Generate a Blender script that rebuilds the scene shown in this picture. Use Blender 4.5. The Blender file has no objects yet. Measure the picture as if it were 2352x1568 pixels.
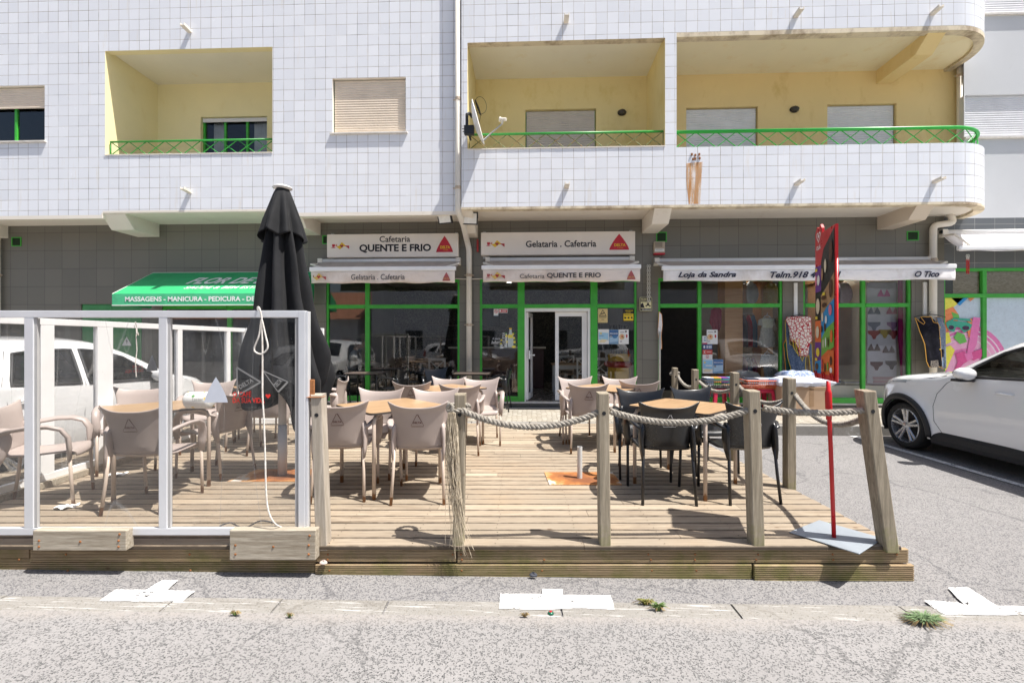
import bpy, bmesh, math, random
from math import sin, cos, pi, radians, sqrt
from mathutils import Vector, Matrix
random.seed(7)
R = radians
sc = bpy.context.scene
PSI = R(2.2)            # the camera looks a little to the left of square-on
CS, SN = cos(PSI), sin(PSI)
EYE = 1.55
# ---------------- camera
cam = bpy.data.cameras.new('camera'); co = bpy.data.objects.new('camera', cam)
sc.collection.objects.link(co); sc.camera = co
co.location = (0, 0, EYE); co.rotation_euler = (R(90), 0, PSI)
cam.lens = 16.0; cam.sensor_width = 36.0; cam.clip_start = .05; cam.clip_end = 600
# ---------------- sky + sun
SUNV = Vector((2.75, -1.0, 6.2)).normalized()
w = bpy.data.worlds.new('World'); sc.world = w; w.use_nodes = True
nt = w.node_tree; bg = nt.nodes['Background']
sky = nt.nodes.new('ShaderNodeTexSky'); sky.sky_type = 'NISHITA'; sky.sun_disc = False
sky.sun_elevation = math.asin(SUNV.z); sky.sun_rotation = math.atan2(SUNV.x, SUNV.y)
sky.air_density = 1.0; sky.dust_density = 3.0; sky.ozone_density = 1.0
nt.links.new(sky.outputs[0], bg.inputs[0]); bg.inputs[1].default_value = .088
sl = bpy.data.lights.new('sun', 'SUN'); sl.energy = 5.0; sl.angle = R(.5); sl.color = (1, .96, .905)
so = bpy.data.objects.new('sun', sl); sc.collection.objects.link(so)
so.rotation_euler = SUNV.to_track_quat('Z', 'Y').to_euler()
sc.view_settings.view_transform = 'Standard'; sc.view_settings.look = 'None'
sc.view_settings.exposure = .68; sc.view_settings.gamma = 1.0
# ---------------- projection helpers (u,v are pixels of a 2352x1568 view)
F = 1045.0
def dirw(u, v=784.0):
    a = (u-1176)/F
    return (a*CS-SN, a*SN+CS, -(v-784)/F)
def PX(u, Y): d = dirw(u); return d[0]*Y/d[1]
def PZ(u, v, Y): d = dirw(u, v); return EYE+d[2]*Y/d[1]
def P(u, v, Y): d = dirw(u, v); t = Y/d[1]; return Vector((d[0]*t, Y, EYE+d[2]*t))
def K(x, y, z=0): return Vector((x*CS-y*SN, x*SN+y*CS, z))      # terrace frame -> world
# ---------------- node helpers
def newmat(name):
    m = bpy.data.materials.new(name); m.use_nodes = True
    return m, m.node_tree, m.node_tree.nodes['Principled BSDF']
def N(t, typ, **kw):
    n = t.nodes.new('ShaderNode'+typ)
    for k, v in kw.items():
        if k.startswith('i_'):
            key = k[2:].replace('_', ' ')
            n.inputs[key].default_value = v
        else: setattr(n, k, v)
    return n
def L(t, a, b): t.links.new(a, b)
def ramp(t, fac, stops):
    r = N(t, 'ValToRGB'); e = r.color_ramp.elements
    while len(e) < len(stops): e.new(.5)
    for i, (p, c) in enumerate(stops):
        e[i].position = p; e[i].color = (c[0], c[1], c[2], 1) if not isinstance(c, (int, float)) else (c, c, c, 1)
    L(t, fac, r.inputs[0]); return r.outputs[0]
def mix(t, f, a, b, typ='MIX'):
    m = N(t, 'Mix', data_type='RGBA', blend_type=typ)
    for i, x in ((0, f), (6, a), (7, b)):
        if hasattr(x, 'type') and hasattr(x, 'node'): L(t, x, m.inputs[i])
        elif isinstance(x, (int, float)): m.inputs[i].default_value = x if i == 0 else (x, x, x, 1)
        else: m.inputs[i].default_value = (x[0], x[1], x[2], 1)
    return m.outputs[2]
def coord(t, kind='Object', scale=(1, 1, 1), rot=(0, 0, 0)):
    c = N(t, 'TexCoord'); mp = N(t, 'Mapping')
    mp.inputs['Scale'].default_value = scale; mp.inputs['Rotation'].default_value = rot
    L(t, c.outputs[kind], mp.inputs[0]); return mp.outputs[0]
def noise(t, vec, s, det=4, rough=.55, dist=0):
    n = N(t, 'TexNoise'); n.inputs['Scale'].default_value = s; n.inputs['Detail'].default_value = det
    n.inputs['Roughness'].default_value = rough; n.inputs['Distortion'].default_value = dist
    L(t, vec, n.inputs['Vector']); return n.outputs['Fac']
def bump(t, b, h, s=.3, d=.01):
    n = N(t, 'Bump'); n.inputs['Strength'].default_value = s; n.inputs['Distance'].default_value = d
    L(t, h, n.inputs['Height']); L(t, n.outputs[0], b.inputs['Normal'])
def math_(t, op, a, b=None, c=None):
    m = N(t, 'Math', operation=op)
    for i, x in enumerate((a, b, c)):
        if x is None: continue
        if hasattr(x, 'node'): L(t, x, m.inputs[i])
        else: m.inputs[i].default_value = x
    return m.outputs[0]
MATS = {}
def pm(name, col, rough=.5, metal=0, var=.10, sc_=3, bmp=0, bs=60, dirt=None, coat=0, spec=.5):
    """painted / plastic / plaster surface with uneven colour and gloss"""
    if name in MATS: return MATS[name]
    m, t, b = newmat(name); v = coord(t)
    n1 = noise(t, v, sc_, 5)
    lo = [max(0, c*(1-var)) for c in col]; hi = [min(1, c*(1+var)) for c in col]
    c = ramp(t, n1, [(.3, lo), (.7, hi)])
    if dirt:
        n2 = noise(t, v, dirt[1], 6, .65); f = ramp(t, n2, [(dirt[2], 0), (min(1, dirt[2]+.2), 1)])
        c = mix(t, f, c, dirt[0])
    L(t, c, b.inputs['Base Color'])
    L(t, ramp(t, noise(t, v, sc_*3, 3), [(.3, max(0, rough-.07)), (.7, min(1, rough+.07))]), b.inputs['Roughness'])
    b.inputs['Metallic'].default_value = metal; b.inputs['Coat Weight'].default_value = coat
    b.inputs['Specular IOR Level'].default_value = spec
    if bmp: bump(t, b, noise(t, v, bs, 4), bmp, .004)
    MATS[name] = m; return m
def emit(name, col, s):
    m, t, b = newmat(name); b.inputs['Base Color'].default_value = (*col, 1)
    b.inputs['Emission Color'].default_value = (*col, 1); b.inputs['Emission Strength'].default_value = s; return m
def C(col, rough=.55, name=None):
    key = name or 'print_%d_%d_%d' % tuple(int(c*255) for c in col)
    return pm(key, col, rough, var=.06, sc_=8)
def tilemat(name, pitch, colA, colB, joint, mort, rough, stain=None, bmp=.25):
    m, t, b = newmat(name); uv = coord(t, 'UV')
    # joints wander by a millimetre or two
    br = N(t, 'TexBrick'); br.offset = 0; br.offset_frequency = 1; br.squash = 1
    br.inputs['Scale'].default_value = 1; br.inputs['Brick Width'].default_value = pitch; br.inputs['Row Height'].default_value = pitch
    br.inputs['Mortar Size'].default_value = mort; br.inputs['Mortar Smooth'].default_value = .25; br.inputs['Bias'].default_value = 0
    nz = N(t, 'TexNoise'); nz.inputs['Scale'].default_value = 1.7; nz.inputs['Detail'].default_value = 2; L(t, uv, nz.inputs['Vector'])
    va = N(t, 'VectorMath', operation='MULTIPLY_ADD'); L(t, nz.outputs['Color'], va.inputs[0]); va.inputs[1].default_value = (.012, .012, 0); L(t, uv, va.inputs[2])
    L(t, va.outputs[0], br.inputs['Vector'])
    br.inputs['Color1'].default_value = (*colA, 1); br.inputs['Color2'].default_value = (*colB, 1)
    j = ramp(t, noise(t, uv, 2.3, 6, .7), [(.36, joint[0]), (.5, joint[1]), (.64, joint[2])])
    L(t, j, br.inputs['Mortar'])
    c = br.outputs['Color']
    big = noise(t, uv, .7, 5)
    c = mix(t, ramp(t, big, [(.35, 0), (.75, .5)]), c, [x*.93 for x in colB])
    if stain:
        s = noise(t, coord(t, 'UV', (5, .5, 1)), 1.5, 6, .7)
        c = mix(t, ramp(t, s, [(.59, 0), (.78, .55)]), c, stain)
    L(t, c, b.inputs['Base Color'])
    L(t, ramp(t, noise(t, uv, 12, 3), [(.3, rough-.06), (.7, rough+.08)]), b.inputs['Roughness'])
    # every tile sits at a very slightly different tilt
    wn = N(t, 'TexWhiteNoise', noise_dimensions='2D')
    fl = N(t, 'VectorMath', operation='FLOOR'); dv = N(t, 'VectorMath', operation='DIVIDE'); dv.inputs[1].default_value = (pitch, pitch, 1)
    L(t, uv, dv.inputs[0]); L(t, dv.outputs[0], fl.inputs[0]); L(t, fl.outputs[0], wn.inputs['Vector'])
    ge = N(t, 'NewGeometry'); sub = N(t, 'VectorMath', operation='MULTIPLY_ADD')
    L(t, wn.outputs['Color'], sub.inputs[0]); sub.inputs[1].default_value = (.02, .02, .02); L(t, ge.outputs['Normal'], sub.inputs[2])
    bn = N(t, 'Bump'); bn.inputs['Strength'].default_value = bmp; bn.inputs['Distance'].default_value = .004
    L(t, math_(t, 'SUBTRACT', 1.0, br.outputs['Fac']), bn.inputs['Height']); L(t, sub.outputs[0], bn.inputs['Normal']); L(t, bn.outputs[0], b.inputs['Normal'])
    return m
TILE = tilemat('white_glazed_tile', .2085, (.775, .79, .825), (.85, .862, .89), ((.10, .065, .04), (.34, .28, .22), (.58, .56, .54)), .0042, .2, (.70, .62, .50))
GTILE = tilemat('grey_stone_tile', .394, (.165, .155, .128), (.195, .183, .150), ((.05, .046, .04), (.06, .055, .047), (.10, .09, .08)), .0045, .40, (.17, .165, .15))
def plaster(name, col, stain, lo=.55, b_=.25):
    m, t, b = newmat(name); v = coord(t)
    n1 = noise(t, v, .9, 6, .6); c = ramp(t, n1, [(.3, [x*.93 for x in col]), (.7, col)])
    s = noise(t, coord(t, 'Object', (2.2, 2.2, 1.2)), 1.3, 8, .68)
    c = mix(t, ramp(t, s, [(lo, 0), (lo+.22, .75)]), c, stain)
    L(t, c, b.inputs['Base Color']); b.inputs['Roughness'].default_value = .85
    bump(t, b, noise(t, v, 90, 4, .6), b_, .006); return m
YEL_L = plaster('pale_yellow_plaster', (.93, .83, .49), (.82, .69, .32), .58)
YEL_R = plaster('ochre_plaster', (.91, .76, .38), (.72, .56, .18), .52, .4)
OCH_R = plaster('tan_plaster', (.90, .69, .33), (.68, .47, .16), .54, .4)
OCH_C = plaster('tan_ceiling_plaster', (.93, .83, .58), (.80, .62, .32), .56, .2)
WHT = plaster('cream_render', (.84, .78, .68), (.55, .45, .33), .60)
EDGE = plaster('weathered_render_edge', (.78, .68, .50), (.20, .12, .06), .44)
CEIL = plaster('balcony_ceiling_render', (.93, .88, .72), (.82, .70, .44), .58)
BEIG = plaster('beige_beam_render', (.70, .60, .48), (.5, .4, .28), .62)
NEXTW = plaster('grey_render', (.66, .67, .68), (.55, .54, .52), .6)
GREEN = pm('green_painted_aluminium', (.055, .42, .045), .35, 0, .12, 5)
GREEN2 = pm('flaking_green_paint', (.03, .33, .05), .42, 0, .15, 6, dirt=((.25, .13, .06), 26, .57))
GREEN3 = pm('bright_green_enamel', (.02, .42, .05), .35, 0, .1, 4, dirt=((.22, .10, .04), 40, .66))
RUSTRAIL = pm('rusty_green_paint', (.16, .22, .08), .6, 0, .2, 9, dirt=((.30, .15, .06), 22, .45))
SHUT = pm('beige_shutter', (.78, .67, .54), .5, 0, .07, 3, dirt=((.4, .3, .2), 30, .68))
SHUTG = pm('grey_shutter', (.62, .57, .52), .5, 0, .07, 3)
SHUTW = pm('white_shutter', (.78, .78, .80), .5, 0, .07, 3)
ALU = pm('brushed_aluminium', (.74, .75, .77), .38, .35, .06, 2, dirt=((.5, .45, .4), 18, .7))
WHITEAL = pm('white_aluminium', (.86, .86, .85), .4, 0, .05, 3, dirt=((.6, .5, .4), 20, .72))
PIPE = pm('cream_pvc_pipe', (.80, .75, .66), .45, 0, .06, 3, dirt=((.5, .36, .22), 14, .68))
BLACKM = pm('black_metal', (.02, .02, .022), .45, 0, .1, 6)
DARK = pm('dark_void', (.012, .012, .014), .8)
MARBLE = pm('worn_marble_sill', (.70, .66, .60), .5, 0, .1, 8, dirt=((.25, .2, .15), 18, .6))
STEELG = pm('galvanised_steel', (.45, .46, .47), .4, .7, .1, 10)
RUST = pm('rusty_steel', (.30, .12, .04), .85, 0, .35, 14, .4, 50)
def glassmat(name, tint=(.92, .95, .95), refl=1.0, dirt=0):
    m = bpy.data.materials.new(name); m.use_nodes = True; t = m.node_tree; t.nodes.clear()
    out = N(t, 'OutputMaterial'); tr = N(t, 'BsdfTransparent'); tr.inputs[0].default_value = (*tint, 1)
    gl = N(t, 'BsdfGlossy'); gl.inputs['Roughness'].default_value = .015
    fr = N(t, 'Fresnel'); fr.inputs[0].default_value = 1.52
    f = math_(t, 'MULTIPLY', fr.outputs[0], 2.0*refl); f = math_(t, 'MINIMUM', f, 1.0)
    mx = N(t, 'MixShader'); L(t, f, mx.inputs[0]); L(t, tr.outputs[0], mx.inputs[1]); L(t, gl.outputs[0], mx.inputs[2])
    last = mx.outputs[0]
    if dirt:
        v = coord(t); df = N(t, 'BsdfDiffuse'); df.inputs[0].default_value = (.62, .62, .60, 1)
        a = ramp(t, noise(t, v, 2.2, 6, .7), [(.35, dirt*.45), (.75, dirt)])
        sp = N(t, 'TexVoronoi'); sp.inputs['Scale'].default_value = 38; L(t, v, sp.inputs['Vector'])
        spk = ramp(t, sp.outputs['Distance'], [(.035, 1), (.07, 0)])
        pick = ramp(t, noise(t, v, 6, 3), [(.5, 0), (.62, .9)])
        spk2 = math_(t, 'MULTIPLY', spk, pick)
        # long curved scratches
        wv = N(t, 'TexNoise'); wv.inputs['Scale'].default_value = 1.1; wv.inputs['Detail'].default_value = .6; L(t, coord(t, 'Object', (2.6, 2.6, .35), (0, R(38), 0)), wv.inputs['Vector'])
        scr = math_(t, 'ABSOLUTE', math_(t, 'SUBTRACT', wv.outputs['Fac'], .5))
        scr = ramp(t, scr, [(.0, .22), (.0014, 0)])
        a = math_(t, 'MINIMUM', math_(t, 'ADD', math_(t, 'ADD', a, spk2), scr), .95)
        m2 = N(t, 'MixShader'); L(t, a, m2.inputs[0]); L(t, last, m2.inputs[1]); L(t, df.outputs[0], m2.inputs[2]); last = m2.outputs[0]
    L(t, last, out.inputs[0]); return m
GLASS = glassmat('window_glass', refl=.9); GLASS_C = glassmat('cafe_window_glass', refl=1.5)
PLEXI = glassmat('scratched_acrylic', (.84, .84, .84), .6, .06)
CARGL = glassmat('car_glass', (.80, .86, .83), .8)
# ---------------- mesh builder
class MB:
    def __init__(s): s.v = []; s.f = []; s.m = []; s.uv = []
    def add(s, vs, fs, mi=0, uvs=None):
        o = len(s.v); s.v += [tuple(p) for p in vs]
        for i, f in enumerate(fs):
            s.f.append(tuple(o+k for k in f)); s.m.append(mi); s.uv.append(uvs[i] if uvs else None)
        return s
    def quad(s, a, b, c, d, mi=0, uv=None): return s.add([a, b, c, d], [(0, 1, 2, 3)], mi, [uv] if uv else None)
    def box(s, x0, y0, z0, x1, y1, z1, mi=0, M=None):
        if x0 > x1: x0, x1 = x1, x0
        if y0 > y1: y0, y1 = y1, y0
        if z0 > z1: z0, z1 = z1, z0
        p = [Vector(q) for q in ((x0, y0, z0), (x1, y0, z0), (x1, y1, z0), (x0, y1, z0), (x0, y0, z1), (x1, y0, z1), (x1, y1, z1), (x0, y1, z1))]
        if M: p = [M @ q for q in p]
        return s.add(p, [(0, 3, 2, 1), (4, 5, 6, 7), (0, 1, 5, 4), (1, 2, 6, 5), (2, 3, 7, 6), (3, 0, 4, 7)], mi)
    def prism(s, poly, axis, a, b, mi=0, M=None):
        """extrude a 2-D outline along an axis; axis x: (y,z), y: (x,z), z: (x,y)"""
        def mk(p, t):
            q = {'x': (t, p[0], p[1]), 'y': (p[0], t, p[1]), 'z': (p[0], p[1], t)}[axis]; q = Vector(q)
            return M @ q if M else q
        n = len(poly); vs = [mk(p, a) for p in poly]+[mk(p, b) for p in poly]
        ar = sum(poly[i][0]*poly[(i+1) % n][1]-poly[(i+1) % n][0]*poly[i][1] for i in range(n))
        flip = (ar > 0) != (axis == 'y')
        if b < a: flip = not flip
        f0 = list(range(n)); f1 = [n+i for i in range(n)]
        fs = [tuple(reversed(f0)) if flip else tuple(f0), tuple(f1) if flip else tuple(reversed(f1))]
        for i in range(n):
            j = (i+1) % n; q = (i, j, n+j, n+i); fs.append(q if flip else tuple(reversed(q)))
        return s.add(vs, fs, mi)
    def flat(s, poly, Y, mi=0, plane='y'):
        """flat print facing -Y, outline in (x,z)"""
        n = len(poly); ar = sum(poly[i][0]*poly[(i+1) % n][1]-poly[(i+1) % n][0]*poly[i][1] for i in range(n))
        if ar < 0: poly = poly[::-1]
        return s.add([(x, Y, z) for x, z in poly], [tuple(range(n))], mi)
    def tube(s, pts, r, n=8, mi=0, closed=False, caps=True, flat=1.0, up=(0, 0, 1)):
        pts = [Vector(p) for p in pts]; m = len(pts); rr = r if isinstance(r, (list, tuple)) else [r]*m
        up = Vector(up); vs = []; prev = None
        for i, p in enumerate(pts):
            if closed: d = pts[(i+1) % m]-pts[i-1]
            else: d = pts[min(i+1, m-1)]-pts[max(i-1, 0)]
            d.normalize() if d.length > 1e-9 else None
            if prev is None:
                u_ = up if abs(d.dot(up)) < .95 else Vector((1, 0, 0)) if abs(d.x) < .9 else Vector((0, 1, 0))
                a = d.cross(u_).normalized()
            else:
                a = prev-d*prev.dot(d); a = a.normalized() if a.length > 1e-6 else prev
            prev = a; b2 = d.cross(a)
            for k in range(n):
                th = 2*pi*k/n; vs.append(p+(a*cos(th)+b2*sin(th)*flat)*rr[i])
        fs = []; e = m if closed else m-1
        for i in range(e):
            for k in range(n):
                j = (i+1) % m; fs.append((i*n+k, i*n+(k+1) % n, j*n+(k+1) % n, j*n+k))
        if caps and not closed:
            fs.append(tuple(reversed(range(n)))); fs.append(tuple((m-1)*n+k for k in range(n)))
        return s.add(vs, fs, mi)
    def cyl(s, a, b, r, r2=None, n=16, mi=0): return s.tube([a, b], [r, r if r2 is None else r2], n, mi)
    def lathe(s, prof, n=24, c=(0, 0, 0), axis='z', mi=0):
        vs = []
        for r, h in prof:
            for k in range(n):
                th = 2*pi*k/n; x, y = r*cos(th), r*sin(th)
                q = {'z': (x, y, h), 'y': (x, h, y), 'x': (h, x, y)}[axis]
                vs.append((c[0]+q[0], c[1]+q[1], c[2]+q[2]))
        fs = []
        for i in range(len(prof)-1):
            for k in range(n):
                q = (i*n+k, i*n+(k+1) % n, (i+1)*n+(k+1) % n, (i+1)*n+k); fs.append(q if axis != 'y' else q[::-1])
        return s.add(vs, fs, mi)
    def grid(s, fn, nu, nv, mi=0, wrapu=False):
        vs = [fn(i/nu, j/nv) for j in range(nv+1) for i in range(nu if wrapu else nu+1)]
        W = nu if wrapu else nu+1; fs = []
        for j in range(nv):
            for i in range(nu):
                fs.append((j*W+i, j*W+(i+1) % W, (j+1)*W+(i+1) % W, (j+1)*W+i))
        return s.add(vs, fs, mi)
    def build(s, name, mats, parent=None, smooth=False, bevel=0, solid=0, sub=0, autos=None):
        me = bpy.data.meshes.new(name); me.from_pydata(s.v, [], s.f)
        if not isinstance(mats, (list, tuple)): mats = [mats]
        for m in mats: me.materials.append(m)
        me.polygons.foreach_set('material_index', s.m)
        uvl = me.uv_layers.new(name='UVMap')
        for p, u in zip(me.polygons, s.uv):
            if u:
                for li, c in zip(p.loop_indices, u): uvl.data[li].uv = c
            else:
                nn = p.normal; ax = max(range(3), key=lambda k: abs(nn[k]))
                for li in p.loop_indices:
                    q = me.vertices[me.loops[li].vertex_index].co
                    uvl.data[li].uv = (q.y, q.z) if ax == 0 else (q.x, q.z) if ax == 1 else (q.x, q.y)
        if smooth: me.polygons.foreach_set('use_smooth', [True]*len(me.polygons))
        me.update()
        o = bpy.data.objects.new(name, me); sc.collection.objects.link(o)
        if parent: o.parent = parent
        if autos is not None:
            me.polygons.foreach_set('use_smooth', [True]*len(me.polygons)); me.set_sharp_from_angle(angle=R(autos))
        if solid:
            k = o.modifiers.new('s', 'SOLIDIFY'); k.thickness = solid; k.offset = 0
        if bevel:
            k = o.modifiers.new('b', 'BEVEL'); k.width = bevel; k.segments = 2; k.limit_method = 'ANGLE'; k.angle_limit = R(40)
        if sub:
            k = o.modifiers.new('u', 'SUBSURF'); k.levels = sub; k.render_levels = sub
        return o
def tag(o, label, cat, group=None, kind=None):
    if label: o['label'] = label
    if cat: o['category'] = cat
    if group: o['group'] = group
    if kind: o['kind'] = kind
    return o
def thing(name, label, cat, loc=(0, 0, 0), rz=0, group=None):
    o = bpy.data.objects.new(name, None); sc.collection.objects.link(o)
    o.location = loc; o.rotation_euler = (0, 0, rz); o.empty_display_size = .2
    return tag(o, label, cat, group)
def structure(o): o['kind'] = 'structure'; return o
KIDS = {}
def dup(root, loc, rz, label, group=None, tilt=None):
    r = root.copy(); sc.collection.objects.link(r); r.location = loc
    r.rotation_euler = (tilt[0], tilt[1], rz) if tilt else (0, 0, rz); r['label'] = label
    if group: r['group'] = group
    for ch in [o for o in sc.objects if o.parent is root]:
        c = ch.copy(); sc.collection.objects.link(c); c.parent = r
        for g in [o for o in sc.objects if o.parent is ch]:
            d = g.copy(); sc.collection.objects.link(d); d.parent = c
    return r
def text(s, box, mat, parent, Y=0, shear=0, bold=0, name='lettering', M=None, both=True, space=1):
    """writing fitted into box=(x0,z0,x1,z1) facing -Y; M moves it elsewhere"""
    cu = bpy.data.curves.new(name, 'FONT'); cu.body = s; cu.size = 1; cu.shear = shear; cu.offset = bold; cu.space_character = space
    cu.align_x = 'LEFT'; cu.resolution_u = 3
    to = bpy.data.objects.new(name, cu); sc.collection.objects.link(to)
    bpy.context.view_layer.update()
    me = bpy.data.meshes.new_from_object(to); bpy.data.objects.remove(to); 
    xs = [v.co.x for v in me.vertices]; ys = [v.co.y for v in me.vertices]
    ax, bx, ay, by = min(xs), max(xs), min(ys), max(ys); x0, z0, x1, z1 = box
    for v in me.vertices:
        q = Vector((x0+(v.co.x-ax)/(bx-ax)*(x1-x0), Y, z0+(v.co.y-ay)/(by-ay)*(z1-z0)))
        v.co = M @ q if M else q
    me.materials.clear(); me.materials.append(mat)
    me.name = name; o = bpy.data.objects.new(name, me); sc.collection.objects.link(o)
    if parent: o.parent = parent
    return o
def ell(cx, cz, rx, rz_, n=20, a0=0, a1=2*pi): return [(cx+rx*cos(a0+(a1-a0)*i/n), cz+rz_*sin(a0+(a1-a0)*i/n)) for i in range(n)]
def rrect(x0, z0, x1, z1, r, k=4):
    o = []
    for cx, cz, a in ((x1-r, z0+r, -pi/2), (x1-r, z1-r, 0), (x0+r, z1-r, pi/2), (x0+r, z0+r, pi)):
        for i in range(k+1): o.append((cx+r*cos(a+pi/2*i/k), cz+r*sin(a+pi/2*i/k)))
    return o
def heart(cx, cz, s):
    o = []
    for i in range(20):
        t = 2*pi*i/20; o.append((cx+s*16*sin(t)**3/17, cz+s*(13*cos(t)-5*cos(2*t)-2*cos(3*t)-cos(4*t))/17))
    return o
# =====================================================  GROUND
def gz(x): return max(0, min(.17, -.012*(x-2)))
def G(u, v, dz=0):
    d = dirw(u, v); z = 0
    for _ in range(6): t = (z-EYE)/d[2]; z = gz(d[0]*t)+dz
    return Vector((d[0]*t, d[1]*t, z))
def asphalt(name, light, mid, dark, sc_, frac, ks=1.0, sand=False):
    m, t, b = newmat(name); v = coord(t); c = N(t, 'TexCoord')
    ds = N(t, 'TexNoise'); ds.inputs['Scale'].default_value = 40; L(t, v, ds.inputs['Vector'])
    va = N(t, 'VectorMath', operation='MULTIPLY_ADD'); L(t, ds.outputs['Color'], va.inputs[0]); va.inputs[1].default_value = (.012, .012, .012); L(t, v, va.inputs[2])
    vo = N(t, 'TexVoronoi'); vo.inputs['Scale'].default_value = sc_; L(t, va.outputs[0], vo.inputs['Vector'])
    ve = N(t, 'TexVoronoi', feature='DISTANCE_TO_EDGE'); ve.inputs['Scale'].default_value = sc_; L(t, va.outputs[0], ve.inputs['Vector'])
    sp = N(t, 'SeparateColor'); L(t, vo.outputs['Color'], sp.inputs[0])
    stone = ramp(t, sp.outputs[0], [(frac-.04, 1), (frac+.04, 0)])
    edge = ramp(t, ve.outputs[0], [(.06, 0), (.16, 1)])
    f = math_(t, 'MULTIPLY', stone, edge)
    n1 = noise(t, v, 190, 4, .7); mt = ramp(t, n1, [(.3, mid), (.62, light)])
    sc2 = ramp(t, sp.outputs[1], [(.1, dark), (.9, [x*2.3 for x in dark])])
    col = mix(t, f, mt, sc2)
    big = noise(t, v, .55, 5, .6); col = mix(t, ramp(t, big, [(.4, 0), (.7, .35)]), col, [x*.75 for x in mid])
    patch = noise(t, v, 1.6, 5, .65); col = mix(t, ramp(t, patch, [(.60, 0), (.75, .55*ks)]), col, [min(1, x*1.12) for x in light])
    spot = noise(t, v, 5, 2); col = mix(t, ramp(t, spot, [(.80, 0), (.82, .5)]), col, [x*1.3 for x in dark])
    cr = N(t, 'TexVoronoi', feature='DISTANCE_TO_EDGE'); cr.inputs['Scale'].default_value = .55; cw = N(t, 'VectorMath', operation='MULTIPLY_ADD'); L(t, ds.outputs['Color'], cw.inputs[0]); cw.inputs[1].default_value = (.06, .06, 0)
    w2 = N(t, 'TexNoise'); w2.inputs['Scale'].default_value = 2.5; w2.inputs['Detail'].default_value = 6; L(t, v, w2.inputs['Vector']); w3 = N(t, 'VectorMath', operation='MULTIPLY_ADD'); L(t, w2.outputs['Color'], w3.inputs[0]); w3.inputs[1].default_value = (.5, .5, 0); L(t, v, w3.inputs[2]); L(t, w3.outputs[0], cw.inputs[2]); L(t, cw.outputs[0], cr.inputs['Vector'])
    col = mix(t, ramp(t, cr.outputs[0], [(.002, .55), (.006, 0)]), col, [x*1.2 for x in dark])
    oil = noise(t, v, 1.1, 3, .5); col = mix(t, ramp(t, oil, [(.66, 0), (.8, .35)]), col, [x*1.6 for x in dark])
    if sand:   # sand and dust drifted along the kerb line
        sp2 = N(t, 'SeparateXYZ'); L(t, v, sp2.inputs[0]); yk = math_(t, 'ADD', math_(t, 'MULTIPLY', sp2.outputs['X'], -SN), math_(t, 'MULTIPLY', sp2.outputs['Y'], CS))
        e = math_(t, 'ADD', yk, math_(t, 'MULTIPLY', noise(t, v, 1.3, 6, .65), .26)); sm = ramp(t, math_(t, 'SUBTRACT', e, 2.0), [(.55, 0), (.64, .8)])
        sm = math_(t, 'MULTIPLY', sm, ramp(t, noise(t, v, 30, 5, .7), [(.38, .45), (.6, 1)])); col = mix(t, sm, col, (.32, .295, .27))
    if name.startswith('kerb'):
        st = noise(t, coord(t, 'Object', (1.2, 26, 1)), 2.2, 6, .7); col = mix(t, ramp(t, st, [(.56, 0), (.66, .8)]), col, (.66, .65, .63)); dk = noise(t, v, 3, 6, .7); col = mix(t, ramp(t, dk, [(.58, 0), (.7, .6)]), col, (.19, .17, .14))
    L(t, col, b.inputs['Base Color']); b.inputs['Roughness'].default_value = .9
    hh = math_(t, 'MULTIPLY_ADD', f, .5, n1); bump(t, b, hh, .5, .006); return m
ROAD = asphalt('worn_road_asphalt', (.315, .303, .295), (.225, .217, .21), (.05, .05, .05), 118, .44, 1, True)
PARK = asphalt('parking_asphalt', (.29, .28, .272), (.20, .192, .188), (.05, .05, .055), 120, .46, .5)
CONC = asphalt('kerb_concrete', (.30, .285, .26), (.235, .222, .20), (.13, .118, .10), 130, .25, 1)
def cobble():
    m, t, b = newmat('limestone_setts'); v = coord(t)
    ds = N(t, 'TexNoise'); ds.inputs['Scale'].default_value = 6; L(t, v, ds.inputs['Vector'])
    va = N(t, 'VectorMath', operation='MULTIPLY_ADD'); L(t, ds.outputs['Color'], va.inputs[0]); va.inputs[1].default_value = (.05, .05, .05); L(t, v, va.inputs[2])
    ve = N(t, 'TexVoronoi', feature='DISTANCE_TO_EDGE'); ve.inputs['Scale'].default_value = 11; ve.inputs['Randomness'].default_value = .45; L(t, va.outputs[0], ve.inputs['Vector'])
    vo = N(t, 'TexVoronoi'); vo.inputs['Scale'].default_value = 11; vo.inputs['Randomness'].default_value = .45; L(t, va.outputs[0], vo.inputs['Vector'])
    sp = N(t, 'SeparateColor'); L(t, vo.outputs['Color'], sp.inputs[0])
    st = ramp(t, sp.outputs[0], [(0, (.30, .27, .22)), (1, (.44, .41, .35))])
    col = mix(t, ramp(t, ve.outputs[0], [(.02, 0), (.09, 1)]), (.20, .17, .13), st)
    col = mix(t, ramp(t, noise(t, v, 1.5, 5), [(.5, 0), (.8, .5)]), col, (.36, .30, .22))
    L(t, col, b.inputs['Base Color']); b.inputs['Roughness'].default_value = .7
    bump(t, b, ve.outputs[0], .5, .02); return m
COB = cobble()
xs = [-160, -60, -30, -12, -9, -6, -3, 0, 2, 5, 9, 14, 30, 60, 160]
ys = [-160, -60, -20, -6, 0, 2, 5, 8, 9.55]
def sheet(name, ylo, yhi, dz, m, frame=True, x0=-160, x1=160):
    mb = MB(); q = [x for x in xs if x0 <= x <= x1]
    if q[0] > x0: q = [x0]+q
    if q[-1] < x1: q = q+[x1]
    for a, b_ in zip(q, q[1:]):
        def pt(x, y):
            p = K(x, y) if frame else Vector((x, y, 0)); return Vector((p.x, p.y, gz(p.x)+dz))
        mb.quad(pt(a, ylo), pt(b_, ylo), pt(b_, yhi), pt(a, yhi))
    return mb.build(name, m)
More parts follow.
